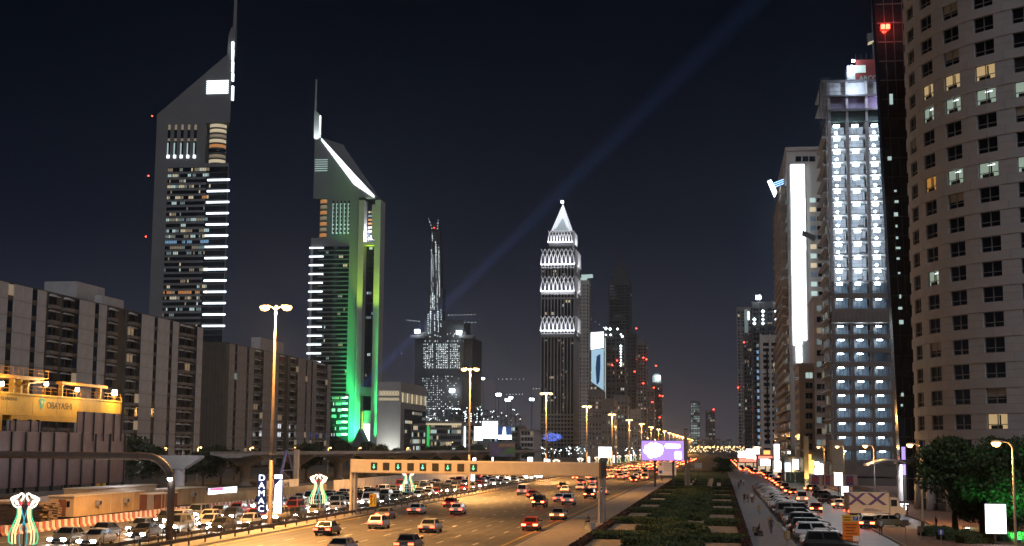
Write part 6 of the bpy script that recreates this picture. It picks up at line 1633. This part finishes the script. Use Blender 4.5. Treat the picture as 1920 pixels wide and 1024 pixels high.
    MB().box(-hw*0.80, hw*0.80, h-0.10, h+0.02, zb+0.10, zb+0.27).build('bumper', 'trim', t)
    MB().box(-0.26, 0.26, -h-0.02, -h+0.05, tail-0.42, tail-0.30).build('number_plate', 'plate', t)
    return t
PROTO = {k: car_proto(k) for k in ('sedan', 'suv', 'hatch', 'van')}
USED = set()
KINDW = {'sedan': 'saloon car', 'suv': 'off-road car', 'hatch': 'hatchback', 'van': 'minibus'}
def car(kind, colour, x, y, rz, label, group=None, lights='none', lod=0, zz=0.0):
    src = PROTO[kind]
    skip = {0: (), 1: ('mirror','number_plate','rim'), 2: ('mirror','number_plate','rim','bumper','side_window')}[lod]
    o = copy_tree(src, None, skip)
    o.location = (x, y, zz); o.rotation_euler = (0, 0, rz); o['label'] = label; o['category'] = 'minibus' if kind == 'van' else 'car'
    if group: o['group'] = group
    for c in o.children:
        n = c.name.split('.')[0]
        if n == 'body': paint(c, 'car_' + colour)
        if n == 'headlight' and lights in ('head', 'away', 'brake'): paint(c, 'head_on' if lights == 'head' else 'lens_clear')
        if n == 'taillight' and lights in ('away', 'brake'): paint(c, 'tail_on' if lights == 'away' else 'brake_on')
    return o
rr = random.Random(501)
# --- driving away on the near carriageway (pixel under the car's middle, kind, colour, lights)
NEAR = [(612,1003,'sedan','black','away','black saloon with lit tail lamps close to the guard rail'), (640,1040,'sedan','silver','away','silver saloon just behind the black saloon by the guard rail'),
        (709,991,'hatch','white','away','white hatchback following a dark saloon past the yellow merge sign'), (722,973,'sedan','grey','away','dark grey saloon beside the yellow merge sign'),
        (781,964,'sedan','white','away','white saloon beside the guard rail beyond the merge sign'), (806,998,'sedan','silver','away','silver saloon alone in the middle lanes'), (765,1032,'sedan','grey','away','dark saloon at the lower edge beside the silver one'),
        (845,951,'sedan','red','away','dark red saloon ahead of a white one by the guard rail'), (858,964,'hatch','white','away','white hatchback just behind the dark red saloon'),
        (981,929,'van','white','away','white minibus near the guard rail under the gantry beam'), (999,934,'sedan','red','away','red saloon between the minibus and a dark off-road car'), (1012,951,'suv','black','brake','black off-road car with bright brake lamps in the middle lanes'),
        (1007,941,'sedan','beige','brake','beige saloon braking ahead of the black off-road car'),
        (1055,917,'sedan','black','away','black saloon just ahead of a white one mid-road'), (1060,924,'sedan','white','away','white saloon just behind a black one mid-road'), (1049,941,'sedan','white','away','white saloon left beside the white off-road car'), (1066,947,'suv','white','away','white off-road car beside a white saloon mid-road'),
        (996,994,'sedan','red','brake','red saloon stopped with brake lamps glaring by the kerb'), (1047,974,'sedan','beige','brake','beige taxi saloon braking ahead of the red saloon by the kerb'),
        (1106,935,'suv','black','brake','black off-road car just left of the gantry post'), (1112,919,'hatch','white','away','white hatchback ahead of the black off-road car near the post'), (1089,919,'sedan','white','away','white saloon in the second lane from the gantry post'), (1131,928,'sedan','white','away','white saloon directly behind the gantry post'),
        (1090,909,'sedan','beige','away','beige saloon in the cluster left of the gantry post'), (1112,909,'suv','white','away','white off-road car at the head of the cluster by the post'), (1079,900,'hatch','red','brake','red hatchback at the rear of the gantry cluster'), (1105,899,'sedan','white','away','white saloon leading the gantry cluster'),
        (1134,899,'sedan','silver','brake','silver saloon braking right of the gantry post'), (1189,904,'sedan','black','brake','black saloon alone beside the white walkway edge')]
for (px, py, k, c, l, lab) in NEAR:
    p = PZ(px, py); car(k, c, p.x, p.y + 0.5, rr.uniform(-0.02, 0.02), lab, None, l, 0)
LANES = [-43.05 + 3.70*i for i in range(7)]
names = {'white': 'white', 'silver': 'silver', 'black': 'black', 'grey': 'grey', 'red': 'red', 'beige': 'beige', 'blue': 'dark blue'}
busy = [(PZ(px, py).x, PZ(px, py).y) for (px, py, *_ ) in NEAR]
FARCAR = MB()
def far_car(x, y, lit, rng):
    FARCAR.box(x-0.85,x+0.85,y-2.2,y+2.2,0.3,0.95,rng.choice((0,0,1))); FARCAR.box(x-0.7,x+0.7,y-1.5,y+1.0,0.95,1.45,1)
    for s in (-1,1): FARCAR.box(x+s*0.60-0.27,x+s*0.60+0.27,y-2.26,y-2.21,0.52,0.88,lit)
for y in range(395, 1250, 13):
    for x in LANES:
        if rr.random() < (0.34 if y < 620 else 0.42):
            yy = y + rr.uniform(-4, 4)
            if y > 640: far_car(x, yy, 2, rr); continue
            if any(abs(x-bx) < 2.6 and abs(yy-by) < 8 for bx, by in busy): continue
            k = rr.choice(('sedan','sedan','hatch','suv','van')); c = rr.choice(('white','white','silver','black','grey','red','beige'))
            car(k, c, x + rr.uniform(-0.4,0.4), yy, 0, f'{names[c]} {KINDW[k]} with red tail lamps far up the carriageway', 'cars driving away up the carriageway', 'brake' if rr.random() < 0.6 else 'away', 2)
# --- the queue facing the camera on the far carriageway
JL = [-66.4, -62.8, -59.2, -55.6, -52.2]
for li, x in enumerate(JL):
    y = (214, 150, 120, 119, 122)[li] + rr.uniform(0, 6)
    while y < 560:
        k = rr.choices(('sedan','hatch','suv','van'), (7,3,2,0.5))[0]; c = rr.choice(('white','white','silver','silver','silver','black','black','grey','grey','beige','blue','red'))
        if y > 400: far_car(x, y, 3, rr)
        elif rr.random() < (0.84 if y < 220 else 0.88):
            car(k, c, x + rr.uniform(-0.3,0.3), y, math.pi + rr.uniform(-0.02,0.02), f'{names[c]} {KINDW[k]} queueing with headlights on in the far carriageway', 'queue of cars with headlights on', 'head', 0 if y < 230 else (1 if y < 330 else 2))
        y += rr.uniform(7.0, 10.5) if y < 300 else rr.uniform(8.5, 13)
# --- parked nose-out along the promenade, side by side
y = 128.0; k_ = 0
park = ['black','red','silver','white','white','silver','white','grey','black','white','silver','beige','black','grey','white','silver','white','black','beige','white','grey','silver','white','black','white','silver']
while y < 262 and k_ < 44:
    c = park[k_ % len(park)]; k = ('suv' if k_ in (0, 5, 8, 12, 17) else ('van' if k_ in (20,) else 'sedan'))
    lab = f'{names[c]} {KINDW[k]} parked side-on at the promenade kerb'
    car(k, c, 9.75 + rr.uniform(-0.2,0.3), y, -math.pi/2 + rr.uniform(-0.05,0.05) + (math.pi if rr.random() < 0.3 else 0), lab, 'cars parked side by side along the promenade', 'none', 0 if y < 200 else 1)
    y += rr.uniform(2.75, 3.3); k_ += 1
while y < 330:
    c = rr.choice(park); car('sedan', c, 9.6, y, -math.pi/2, f'{names[c]} saloon car parked side-on at the promenade kerb', 'cars parked side by side along the promenade', 'none', 2); y += rr.uniform(3, 4.2)
# --- moving and parked cars of the side street
for (px, py, k, c, l, rz, lab) in ((1529,961,'sedan','red','brake',0,'dark red saloon with glaring brake lamps in the side street'), (1503,944,'van','white','brake',0,'white minibus ahead of the red saloon in the side street'), (1478,926,'sedan','silver','brake',0,'silver saloon braking before the white minibus'), (1487,929,'hatch','beige','brake',0,'beige hatchback beside the braking silver saloon'),
        (1453,905,'suv','red','brake',0,'red-lit off-road car far down the side street'), (1524,921,'sedan','white','brake',0.5,'white saloon turning by the poster hoarding'), (1561,944,'sedan','black','none',1.0,'black saloon parked askew near the advertising boxes'), (1583,946,'sedan','silver','none',0.9,'silver saloon parked askew near the advertising boxes'), (1603,962,'suv','black','brake',0.15,'black off-road car with a lit lamp beside the truck'), (1577,953,'sedan','white','brake',0.3,'white saloon leaving the bay behind the black off-road car'),
        (1632,990,'sedan','grey','brake',0.25,'grey saloon with red lamps waiting below the truck'), (1668,988,'sedan','beige','none',1.25,'beige saloon parked side-on before the truck'), (1545,934,'hatch','grey','none',1.1,'grey hatchback parked at the head of the bay')):
    p = PZ(px, py); car(k, c, p.x, p.y + 0.4, -rz, lab, None, l, 0)
for y in range(300, 1150, 11):
    for x in (9.0, 11.9, 14.9, 18.0, 21.0) if y > 560 else ((11.9, 14.9, 18.0) if y > 430 else (14.2,)):
        if y < 330 and x == 14.2 and rr.random() < 0.6: continue
        if y > 560 and rr.random() < 0.62: far_car(x, y + rr.uniform(-3,3), 2, rr)
        elif rr.random() < 0.62:
            k = rr.choice(('sedan','sedan','hatch','suv','van')); c = rr.choice(('white','silver','black','grey','red','beige'))
            car(k, c, x + rr.uniform(-0.3,0.3), y + rr.uniform(-3,3), 0, f'{names[c]} {KINDW[k]} with red lamps in the crowded side street', 'cars crowding the far side street', 'brake', 2)
tag(FARCAR.build('distant_traffic', ['car_white','car_grey','brake_on','head_on']), 'mass of far-off cars too small to tell apart', 'traffic', kind='stuff')
for k in PROTO: 
    for c in list(PROTO[k].children):
        for g in list(c.children): bpy.data.objects.remove(g)
        bpy.data.objects.remove(c)
    bpy.data.objects.remove(PROTO[k])
# --- box truck with purple crosses on its side
p = PZ(1640, 976)
t = thing('box_truck', 'cream box truck printed with purple crosses', 'truck', (p.x, p.y + 3, 0), -1.35)
mat('truck_cream', (0.60,0.52,0.42), 0.5, var=0.1, scale=0.7); mat('truck_purple', (0.10,0.06,0.20), 0.5, var=0.1, scale=1)
MB().cham(-1.15, 1.15, -3.4, 2.0, 0.85, 3.5, 0.08).build('cargo_box', 'truck_cream', t)
MB().loft([[(x*1.1, y, z) for x, z in ((-1,0.6),(1,0.6),(1,zt),(-1,zt))] for y, zt in ((2.08,2.9),(3.0,2.85),(3.6,1.7),(4.1,1.5))]).build('cab', 'truck_cream', t)
MB().face([(-0.95,3.07,2.72),(0.95,3.07,2.72),(0.95,3.58,1.78),(-0.95,3.58,1.78)][::-1]).build('windscreen', 'car_glass', t)
for s in (-1, 1):
    MB().box(s*1.11-0.01, s*1.11+0.01, 2.2, 3.0, 1.75, 2.6).build('side_window', 'car_glass', t)
    for y0_ in (-2.35, 0.35):
        for d in (-1, 1):
            MB().mesh_([(s*1.165,y0_-1.05*d-0.30,1.9),(s*1.165,y0_-1.05*d+0.30,1.9),(s*1.165,y0_+1.05*d+0.15,3.45),(s*1.165,y0_+1.05*d-0.35,3.45)], [(0,1,2,3)]).build('purple_cross', 'truck_purple', t).location.x = s*0.002*(d+1)
    for y in (-2.2, 3.0): wv = MB().tube([(s*0.75,y,0.45),(s*1.12,y,0.45)], 0.45, 14).build('wheel', 'rubber', t); MB().tube([(s*1.13,y,0.45),(s*1.14,y,0.45)], 0.25, 10).build('rim', 'alloy', wv)
    MB().box(s*0.8-0.18, s*0.8+0.18, 4.11, 4.15, 0.95, 1.2).build('headlight', 'lens_clear', t); MB().box(s*0.85-0.15, s*0.85+0.15, -3.45, -3.41, 0.95, 1.2).build('taillight', 'tail_on', t)
for k in range(3): MB().box(1.168, 1.172, -1.6+k*0.1, 0.9-k*0.5, 1.15+k*0.13-0.04, 1.15+k*0.13+0.03).build('text_line', 'truck_purple', t)
# ================================================================== trees, hedges
mat('bark', (0.12,0.085,0.06), 0.9, var=0.3, scale=3)
mat('leaf_ficus', (0.075,0.125,0.040), 0.6, var=0.5, scale=0.5, col2=(0.035,0.065,0.022))
mat('leaf_dark', (0.045,0.060,0.028), 0.7, var=0.5, scale=0.5, col2=(0.022,0.032,0.016))
mat('leaf_hedge', (0.085,0.12,0.040), 0.75, var=0.5, scale=0.8, col2=(0.035,0.055,0.020))
mat('leaf_red', (0.075,0.030,0.025), 0.75, var=0.5, scale=0.8, col2=(0.035,0.016,0.012))
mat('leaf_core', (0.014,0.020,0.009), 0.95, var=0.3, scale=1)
def leaf(b, p, s, rng):
    n = Vector((rng.gauss(0,1), rng.gauss(0,1), rng.gauss(0,1)+0.4)).normalized(); a = n.cross(Vector((rng.gauss(0,1),rng.gauss(0,1),rng.gauss(0,1)))).normalized(); c = n.cross(a)
    b.face([p - a*s - c*s*0.25, p + c*s*0.55, p + a*s + c*s*0.1, p - c*s*0.6])
def tree_meshes(seed, h, r, nleaf, m, ls, low=0.36):
    rng = random.Random(seed); tr = MB(); lf = MB()
    trunk_h = h*0.28
    tr.tube([(0,0,-0.1),(rng.uniform(-.1,.1),rng.uniform(-.1,.1),trunk_h*0.6),(rng.uniform(-.2,.2),rng.uniform(-.2,.2),trunk_h),(0,0,h*0.75)], [h*0.035,h*0.028,h*0.024,h*0.008], 8)
    blobs = []
    for k in range(15):
        an = rng.uniform(0, 2*math.pi); rad = r*rng.uniform(0.15, 0.72); z = h*rng.uniform(low, 0.88); rad *= 1.0 - max(0, (z/h-0.6))*1.4
        c = Vector((math.cos(an)*rad, math.sin(an)*rad, z)); blobs.append((c, r*rng.uniform(0.26, 0.44)))
        tr.tube([(0,0,trunk_h*rng.uniform(0.7,1.2)), tuple(c*0.55 + Vector((0,0,trunk_h*0.35))), tuple(c)], [h*0.014,h*0.009,h*0.003], 5)
    for k in range(nleaf):
        c, br = rng.choice(blobs); d = Vector((rng.gauss(0,1),rng.gauss(0,1),rng.gauss(0,1))).normalized(); rad = br*(rng.random()**0.38)
        leaf(lf, c + Vector((d.x*rad, d.y*rad, d.z*rad*0.8)), ls*rng.uniform(0.6,1.3), rng)
    return tr.mesh('trunk', 'bark'), lf.mesh('crown', m)
def tree(name, meshes, x, y, s, label, group=None, sz=1.0):
    t = thing(name, label, 'tree', (x, y, 0), random.uniform(0, 6.28), group); t.scale = (s, s, s*sz)
    link('trunk', meshes[0], t); link('crown', meshes[1], t); return t
FIC = [tree_meshes(601+k, 9, 5.0, 14000, 'leaf_ficus', 0.20, 0.2) for k in range(3)]
DRK = [tree_meshes(611+k, 8, 4.2, 2600, 'leaf_dark', 0.32) for k in range(3)]
for k, (px, py, s, lab) in enumerate(((1792,1000,1.22,'large leafy ficus tree left of the tall lit advertising box'), (1842,1004,1.0,'smaller ficus tree behind the lit advertising box'), (1898,1010,1.12,'large ficus tree lit green from below right of the advertising box'), (1932,1000,1.1,'ficus tree at the edge behind the green lit one'))):
    p = PZ(px, py); tree('ficus_tree', FIC[k % 3], p.x, p.y, s, lab)
p = PZ(1355, 889); tree('round_tree', FIC[1], p.x, p.y, 0.85, 'round dark tree at the street junction beyond the lawn', None, 0.8)
rr = random.Random(620)
for k in range(26):
    y = 300 + 22*k + rr.uniform(-6,6); x = -118 - rr.uniform(0, 12) if k % 3 else -113
    tree('roadside_tree', DRK[k % 3], x, y, rr.uniform(0.8, 1.35), 'dark leafy tree between the viaduct and the apartment blocks', 'dark trees behind the viaduct')
for (px, py, s, lab) in ((250,868,1.3,'dark tree right of the maroon formwork wall'), (298,880,1.2,'dark tree beside the bare lit pier'), (415,900,1.1,'dark tree under the end of the deck'), (575,900,1.25,'dark tree beneath the deck by the concrete column'), (30,900,0.8,'dark bush-like tree under the formwork wall'), (120,905,0.7,'low dark tree behind the white hoarding')):
    X = -113; y = PX(px, 850, X).y; tree('roadside_tree', DRK[(px//7) % 3], X, y, s, lab)
for k in range(22):
    px = 556 + k*19; y = 640 + rr.uniform(-20,60); p = PY(px, 850, y)
    tree('distant_tree', DRK[k % 3], p.x, y, rr.uniform(1.1, 1.9) if px < 700 else rr.uniform(0.8,1.2), 'dark tree in the belt before the low offices', 'belt of dark trees before the offices')
# green light under the shrubs on the right
p = PZ(1885, 1018)
lamp('garden_light', 'SPOT', (p.x+1.0, p.y-1.2, 0.5), 2600, (0.10,1.0,0.22), 0.15, (p.x+2.5, p.y+5, 4.5), 110, blend=1.0)
lamp('garden_light', 'POINT', (PZ(1810,990).x, PZ(1810,990).y-2.4, 0.7), 90, (0.45,1.0,0.6), 0.15)
for (px, py, lab) in ((1885,1018,'low green garden floodlight by the advertising box'), (1810,996,'low white garden floodlight under the large ficus')):
    p = PZ(px, py); t = thing('garden_floodlight', lab, 'floodlight', (p.x+1.0 if px > 1850 else p.x, p.y-1.5, 0.12)); MB().box(-0.2,0.2,-0.12,0.12,0.0,0.3).build('housing','steel_dark',t); MB().box(-0.17,0.17,0.0,0.1,0.301,0.33).build('lens','arrow_green' if px > 1850 else 'lamp_white',t)
def hedge_mesh(w, d, h, n, seed, m='leaf_hedge', ls=0.13):
    rng = random.Random(seed); core = MB(); lf = MB(); nx, ny = max(2,int(w/0.6)), max(2,int(d/0.6))
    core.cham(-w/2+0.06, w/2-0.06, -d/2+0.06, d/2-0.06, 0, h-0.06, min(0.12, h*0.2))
    for k in range(n):
        f = rng.random(); at_, as_, ae = w*d, 2*w*h, 2*d*h; tot = at_+as_+ae
        wob = 0.05*math.sin(k*12.9)
        if f < at_/tot: p = (rng.uniform(-w/2,w/2), rng.uniform(-d/2,d/2), h+rng.gauss(0,0.05))
        elif f < (at_+as_)/tot: p = (rng.uniform(-w/2,w/2), rng.choice((-1,1))*d/2+rng.gauss(0,0.04), rng.uniform(0.05,h))
        else: p = (rng.choice((-1,1))*w/2+rng.gauss(0,0.04), rng.uniform(-d/2,d/2), rng.uniform(0.05,h))
        leaf(lf, Vector(p), ls*rng.uniform(0.6,1.4), rng)
    return core.mesh('branches', 'leaf_core'), lf.mesh('foliage', m)
def hedge(me, x, y, label, group, rz=0.0, s=(1,1,1)):
    t = thing('hedge', label, 'hedge', (x, y, 0.1), rz, group); t.scale = s; link('branches', me[0], t); link('foliage', me[1], t); return t
HL_ = hedge_mesh(5.4, 5.0, 0.55, 3000, 631); HR_ = hedge_mesh(4.2, 5.0, 0.55, 2600, 632); HZ = hedge_mesh(3.4, 4.2, 0.75, 2600, 633); HE = hedge_mesh(0.7, 14.0, 0.4, 1500, 634, 'leaf_red'); HB = hedge_mesh(0.9, 11.0, 0.6, 1600, 635)
rr = random.Random(640); y = 112.0; k = 0
while y < 425:
    hedge(HL_, -10.1, y, 'clipped cross hedge on the walkway side of the garden', 'cross hedges on the walkway side', rr.uniform(-0.02,0.02), (1,rr.uniform(0.9,1.15),rr.uniform(0.9,1.1)))
    hedge(HR_, 0.3, y - 2, 'clipped cross hedge on the promenade side of the garden', 'cross hedges on the promenade side', rr.uniform(-0.02,0.02), (1,rr.uniform(0.9,1.15),rr.uniform(0.9,1.1)))
    if y < 300:
        for j in range(4):
            hedge(HZ, -5.6 + (1.1 if (k+j) % 2 else -0.9), y + 3 + j*7.2, 'block of clipped hedge in the zigzag along the garden middle', 'zigzag hedges along the garden middle', 0.5 if (k+j) % 2 else -0.5, (1,1,rr.uniform(0.85,1.1)))
        hedge(HB, -2.4 + (k % 2)*0.4, y + 12, 'lengthwise hedge between the zigzag and the promenade beds', 'lengthwise hedges in the garden', 0.08 if k % 2 else -0.08)
    else:
        hedge(HB, -5.0, y + 4, 'lengthwise hedge in the far part of the garden', 'far lengthwise hedges', 0, (3.0,1,1))
    y += 29.0; k += 1
y = 112.0
while y < 420:
    hedge(HE, 2.35, y, 'low reddish border hedge along the promenade', 'reddish border hedges'); hedge(HE, -12.75, y, 'low reddish border hedge along the walkway', 'reddish walkway border hedges'); y += 14.3

for (px, py, lab) in ((1762,1010,'low clipped hedge before the large ficus tree'), (1800,1018,'low clipped hedge left of the tall lit box'), (1838,1024,'low clipped hedge at the foot of the tall lit box'), (1905,1020,'low clipped hedge lit green beside the tall lit box')):
    p = PZ(px, py); hedge(HZ, p.x, p.y + 2.5, lab, None, 0.3, (0.9, 0.5, 1.1))
# ================================================================== people
for n_, c_ in (('skin',(0.30,0.17,0.11)), ('hair',(0.015,0.012,0.01)), ('cloth_white',(0.62,0.61,0.58)), ('cloth_blue',(0.035,0.045,0.10)), ('cloth_black',(0.02,0.02,0.022)), ('cloth_grey',(0.14,0.14,0.15)), ('cloth_khaki',(0.24,0.19,0.12)), ('cloth_green',(0.06,0.12,0.08)), ('shoe',(0.02,0.018,0.016))): mat(n_, c_, 0.8, var=0.12, scale=5)
def body_mesh(pose, seed=0):
    """one skinned figure: joints as vertices, radii per joint; material by region"""
    J = {}; E_ = []; Rr = {}; Z = {}
    def j(n, p, r, zone, par=None):
        J[n] = Vector(p); Rr[n] = r; Z[n] = zone
        if par: E_.append((par, n))
    sit = pose == 'sit'; hz_ = 0.50 if sit else 0.93; ln = 0.10 if sit else 0.02
    j('pelvis', (0,0,hz_), (0.15,0.11), 'leg'); j('waist', (0,ln*0.5,hz_+0.14), (0.135,0.10), 'top', 'pelvis'); j('chest', (0,ln,hz_+0.36), (0.165,0.115), 'top', 'waist'); j('neckb', (0,ln*1.4,hz_+0.53), (0.075,0.07), 'top', 'chest')
    j('neck', (0,ln*1.6,hz_+0.60), (0.055,0.055), 'skin', 'neckb'); j('head', (0,ln*1.6+0.02,hz_+0.70), (0.085,0.10), 'skin', 'neck'); j('crown', (0,ln*1.6+0.01,hz_+0.80), (0.07,0.085), 'hair', 'head'); j('nose', (0,ln*1.6+0.105,hz_+0.695), (0.018,0.02), 'skin', 'head')
    for s, n in ((-1,'l'), (1,'r')):
        sw = s if pose == 'walk' else 0
        j(n+'sh', (s*0.185,ln*1.2,hz_+0.48), (0.062,0.06), 'top', 'neckb')
        if sit:
            el, wr = (s*0.24,0.12,hz_+0.22), (s*0.14,0.34,hz_+0.14)
        else:
            el, wr = (s*0.235,-0.03-0.09*sw,hz_+0.20), (s*0.225,0.06-0.20*sw,hz_-0.04)
        j(n+'el', el, (0.045,0.045), 'top', n+'sh'); j(n+'wr', wr, (0.032,0.030), 'skin', n+'el')
        w_ = Vector(wr); d = (w_-Vector(el)).normalized(); j(n+'palm', w_+d*0.09, (0.034,0.020), 'skin', n+'wr')
        for q, (ox, ln_) in enumerate(((-0.024,0.065),(-0.008,0.078),(0.008,0.072),(0.024,0.055))): j(n+'f%d'%q, w_+d*(0.10+ln_)+Vector((ox*0.4,ox+0.01,0)), (0.010,0.010), 'skin', n+'palm')
        j(n+'th', w_+d*0.09+Vector((-s*0.035,0.03,0)), (0.011,0.011), 'skin', n+'palm')
        if sit: kn, an, to = (s*0.11,0.44,0.48), (s*0.11,0.46,0.08), (s*0.12,0.62,0.03)
        elif pose == 'walk': kn, an, to = (s*0.10,0.10+0.16*s,0.49), (s*0.10,-0.04+0.30*s,0.09+(0.05 if s < 0 else 0)), (s*0.11,0.12+0.30*s,0.035)
        else: kn, an, to = (s*0.10,0.03,0.49), (s*0.11,0.0,0.08), (s*0.13,0.16,0.035)
        j(n+'hip', (s*0.095,0.0,hz_-0.05), (0.095,0.095), 'leg', 'pelvis'); j(n+'kn', kn, (0.065,0.065), 'leg', n+'hip'); j(n+'an', an, (0.045,0.045), 'leg', n+'kn'); j(n+'to', to, (0.042,0.034), 'shoe', n+'an')
    names_ = list(J); idx = {n: i for i, n in enumerate(names_)}
    me = bpy.data.meshes.new('body'); me.from_pydata([J[n] for n in names_], [(idx[a], idx[b]) for a, b in E_], [])
    o = bpy.data.objects.new('body_tmp', me); COL.objects.link(o)
    sk = o.modifiers.new('skin', 'SKIN'); sk.use_smooth_shade = True
    for n in names_: me.skin_vertices[0].data[idx[n]].radius = Rr[n]
    me.skin_vertices[0].data[idx['pelvis']].use_root = True
    sb = o.modifiers.new('sub', 'SUBSURF'); sb.levels = 1; sb.render_levels = 1
    dg = bpy.context.evaluated_depsgraph_get(); out = bpy.data.meshes.new_from_object(o.evaluated_get(dg)); bpy.data.objects.remove(o)
    zones = ['skin','hair','top','leg','shoe']; out.materials.clear()
    for z in zones: out.materials.append(M['skin' if z == 'skin' else ('hair' if z == 'hair' else ('shoe' if z == 'shoe' else 'cloth_black'))])
    edges = [(J[a], J[b], Z[b]) for a, b in E_]
    mi = []
    for p in out.polygons:
        c = p.center; best = (9, 'top')
        for a, b, z in edges:
            d = b - a; u = max(0, min(1, (c-a).dot(d)/max(d.length_squared,1e-9))); dist = (a + d*u - c).length
            if dist < best[0]: best = (dist, z)
        mi.append(zones.index(best[1]))
    out.polygons.foreach_set('material_index', mi); out.name = 'body'; return out
BODY = {p: body_mesh(p) for p in ('walk', 'stand', 'sit')}
def person(px, py, pose, top, legs, rz, label, group=None, dz=0.13):
    p = PZ(px, py, dz)
    o = link('person', BODY[pose], None, (p.x, p.y, dz), rz); tag(o, label, 'person', group)
    for s, m in ((2, top), (3, legs)): paint(o, m, s)
    return o, p
person(1446, 1001, 'walk', 'cloth_blue', 'cloth_blue', 0.1, 'person in blue walking away along the promenade')
person(1402, 943, 'walk', 'cloth_grey', 'cloth_black', 0.0, 'person in grey top in the group walking up the promenade')
person(1410, 943, 'walk', 'cloth_white', 'cloth_black', 0.1, 'person in white top in the group walking up the promenade')
person(1396, 944, 'walk', 'cloth_black', 'cloth_black', 3.1, 'person in black walking towards the camera by the group')
person(1413, 943, 'walk', 'cloth_green', 'cloth_khaki', 0.0, 'person in green top at the street side of the group')
person(1389, 912, 'walk', 'cloth_black', 'cloth_grey', 0.0, 'person in black top far up the promenade')
person(1394, 911, 'walk', 'cloth_white', 'cloth_grey', 0.2, 'person in white top far up the promenade')
person(1385, 917, 'stand', 'cloth_grey', 'cloth_black', 3.0, 'person in grey standing by the far garden border')
person(1652, 1004, 'stand', 'cloth_white', 'cloth_black', 2.6, 'person in white shirt and dark trousers standing at the kerb', dz=0.13)
person(1696, 966, 'stand', 'cloth_white', 'cloth_black', 0.4, 'person in white top before the glaring shop window')
person(1702, 967, 'walk', 'cloth_black', 'cloth_black', 0.2, 'person in black before the glaring shop window')
person(1756, 998, 'stand', 'cloth_black', 'cloth_grey', 1.0, 'person in dark clothes standing under the ficus tree')
person(1241, 903, 'walk', 'cloth_black', 'cloth_black', 0.0, 'person in black walking far along the walkway')
# seated figures with what they sit on
o, p = person(1104, 993, 'sit', 'cloth_blue', 'cloth_black', 2.4, 'person in blue top sitting on the concrete block by the gantry post')
o.location.z = 0.13 + 0.42
t = thing('concrete_block', 'sloping pale concrete block under the seated person', 'block', (p.x, p.y, 0.13), 2.4)
MB().mesh_([(-0.5,-0.75,0),(0.5,-0.75,0),(0.5,0.22,0),(-0.5,0.22,0),(-0.4,-0.5,0.86),(0.4,-0.5,0.86),(0.4,0.12,0.84),(-0.4,0.12,0.84)], [(3,2,1,0),(4,5,6,7),(0,1,5,4),(1,2,6,5),(2,3,7,6),(3,0,4,7)]).build('block', 'concrete', t)
MB().box(-0.42, 0.42, -0.52, -0.47, 0.3, 0.5).build('lifting_slot', 'concrete_dark', t)
o, p = person(1421, 1005, 'sit', 'cloth_black', 'cloth_black', -1.3, 'person in black sitting on the promenade bench')
t = thing('park_bench', 'wooden bench on the promenade under the person in black', 'bench', (p.x, p.y, 0.13), -1.3)
for k in range(4): MB().box(-0.8, 0.8, -0.18+k*0.13, -0.07+k*0.13, 0.36, 0.40).build('seat_slat', 'bark', t)
for k in range(3): MB().box(-0.8, 0.8, -0.27-k*0.02, -0.24-k*0.02, 0.5+k*0.14, 0.6+k*0.14).build('back_slat', 'bark', t)
for s in (-0.65, 0.65):
    MB().box(s-0.04, s+0.04, -0.2, 0.3, 0, 0.355).build('leg', 'steel_dark', t); MB().box(s-0.04, s+0.04, -0.35, -0.285, 0.36, 0.95).build('back_post', 'steel_dark', t)
# waste bins and short posts along the promenade kerb
for (px, py, lab) in ((1424,964,'slim brown bin post on the promenade beside the group'), (1443,992,'brown bin post on the promenade beside the person in blue'), (1476,1022,'brown bin post by the nearest parked cars')):
    p = PZ(px, py, 0.13); t = thing('litter_bin', lab, 'bin', (p.x, p.y, 0.13)); MB().tube([(0,0,0),(0,0,1.5)], 0.07, 8).build('post', 'kerb', t); MB().lathe([(0.2,0.55),(0.26,0.6),(0.28,1.25),(0.24,1.3)], 12, (0,-0.28,0)).build('bin', 'hoarding_tan', t)
t = thing('small_notice', 'small pale board on a stake in the garden', 'sign board', (*PZ(1348, 920).xy, 0.1)); MB().box(-0.4,0.4,-0.02,0.02,0.9,1.6).build('plate','notice_white',t); MB().tube([(0,0.05,0),(0,0.05,1.5)],0.04,6).build('stake','bark',t)
# ================================================================== the lit night air
hz = MB().box(-1300, 900, -80, 3400, -1.0, 640)
hm = bpy.data.materials.new('haze'); hm.use_nodes = True
nt = hm.node_tree; nt.nodes.clear()
o_ = nt.nodes.new('ShaderNodeOutputMaterial'); pv = nt.nodes.new('ShaderNodeVolumePrincipled')
pv.inputs['Color'].default_value = (0.58, 0.76, 1.0, 1); pv.inputs['Density'].default_value = 0.85e-4
pv.inputs['Anisotropy'].default_value = 0.8
nt.links.new(pv.outputs[0], o_.inputs['Volume'])
M['haze'] = hm
ho = hz.build('haze', 'haze'); ho['kind'] = 'stuff'
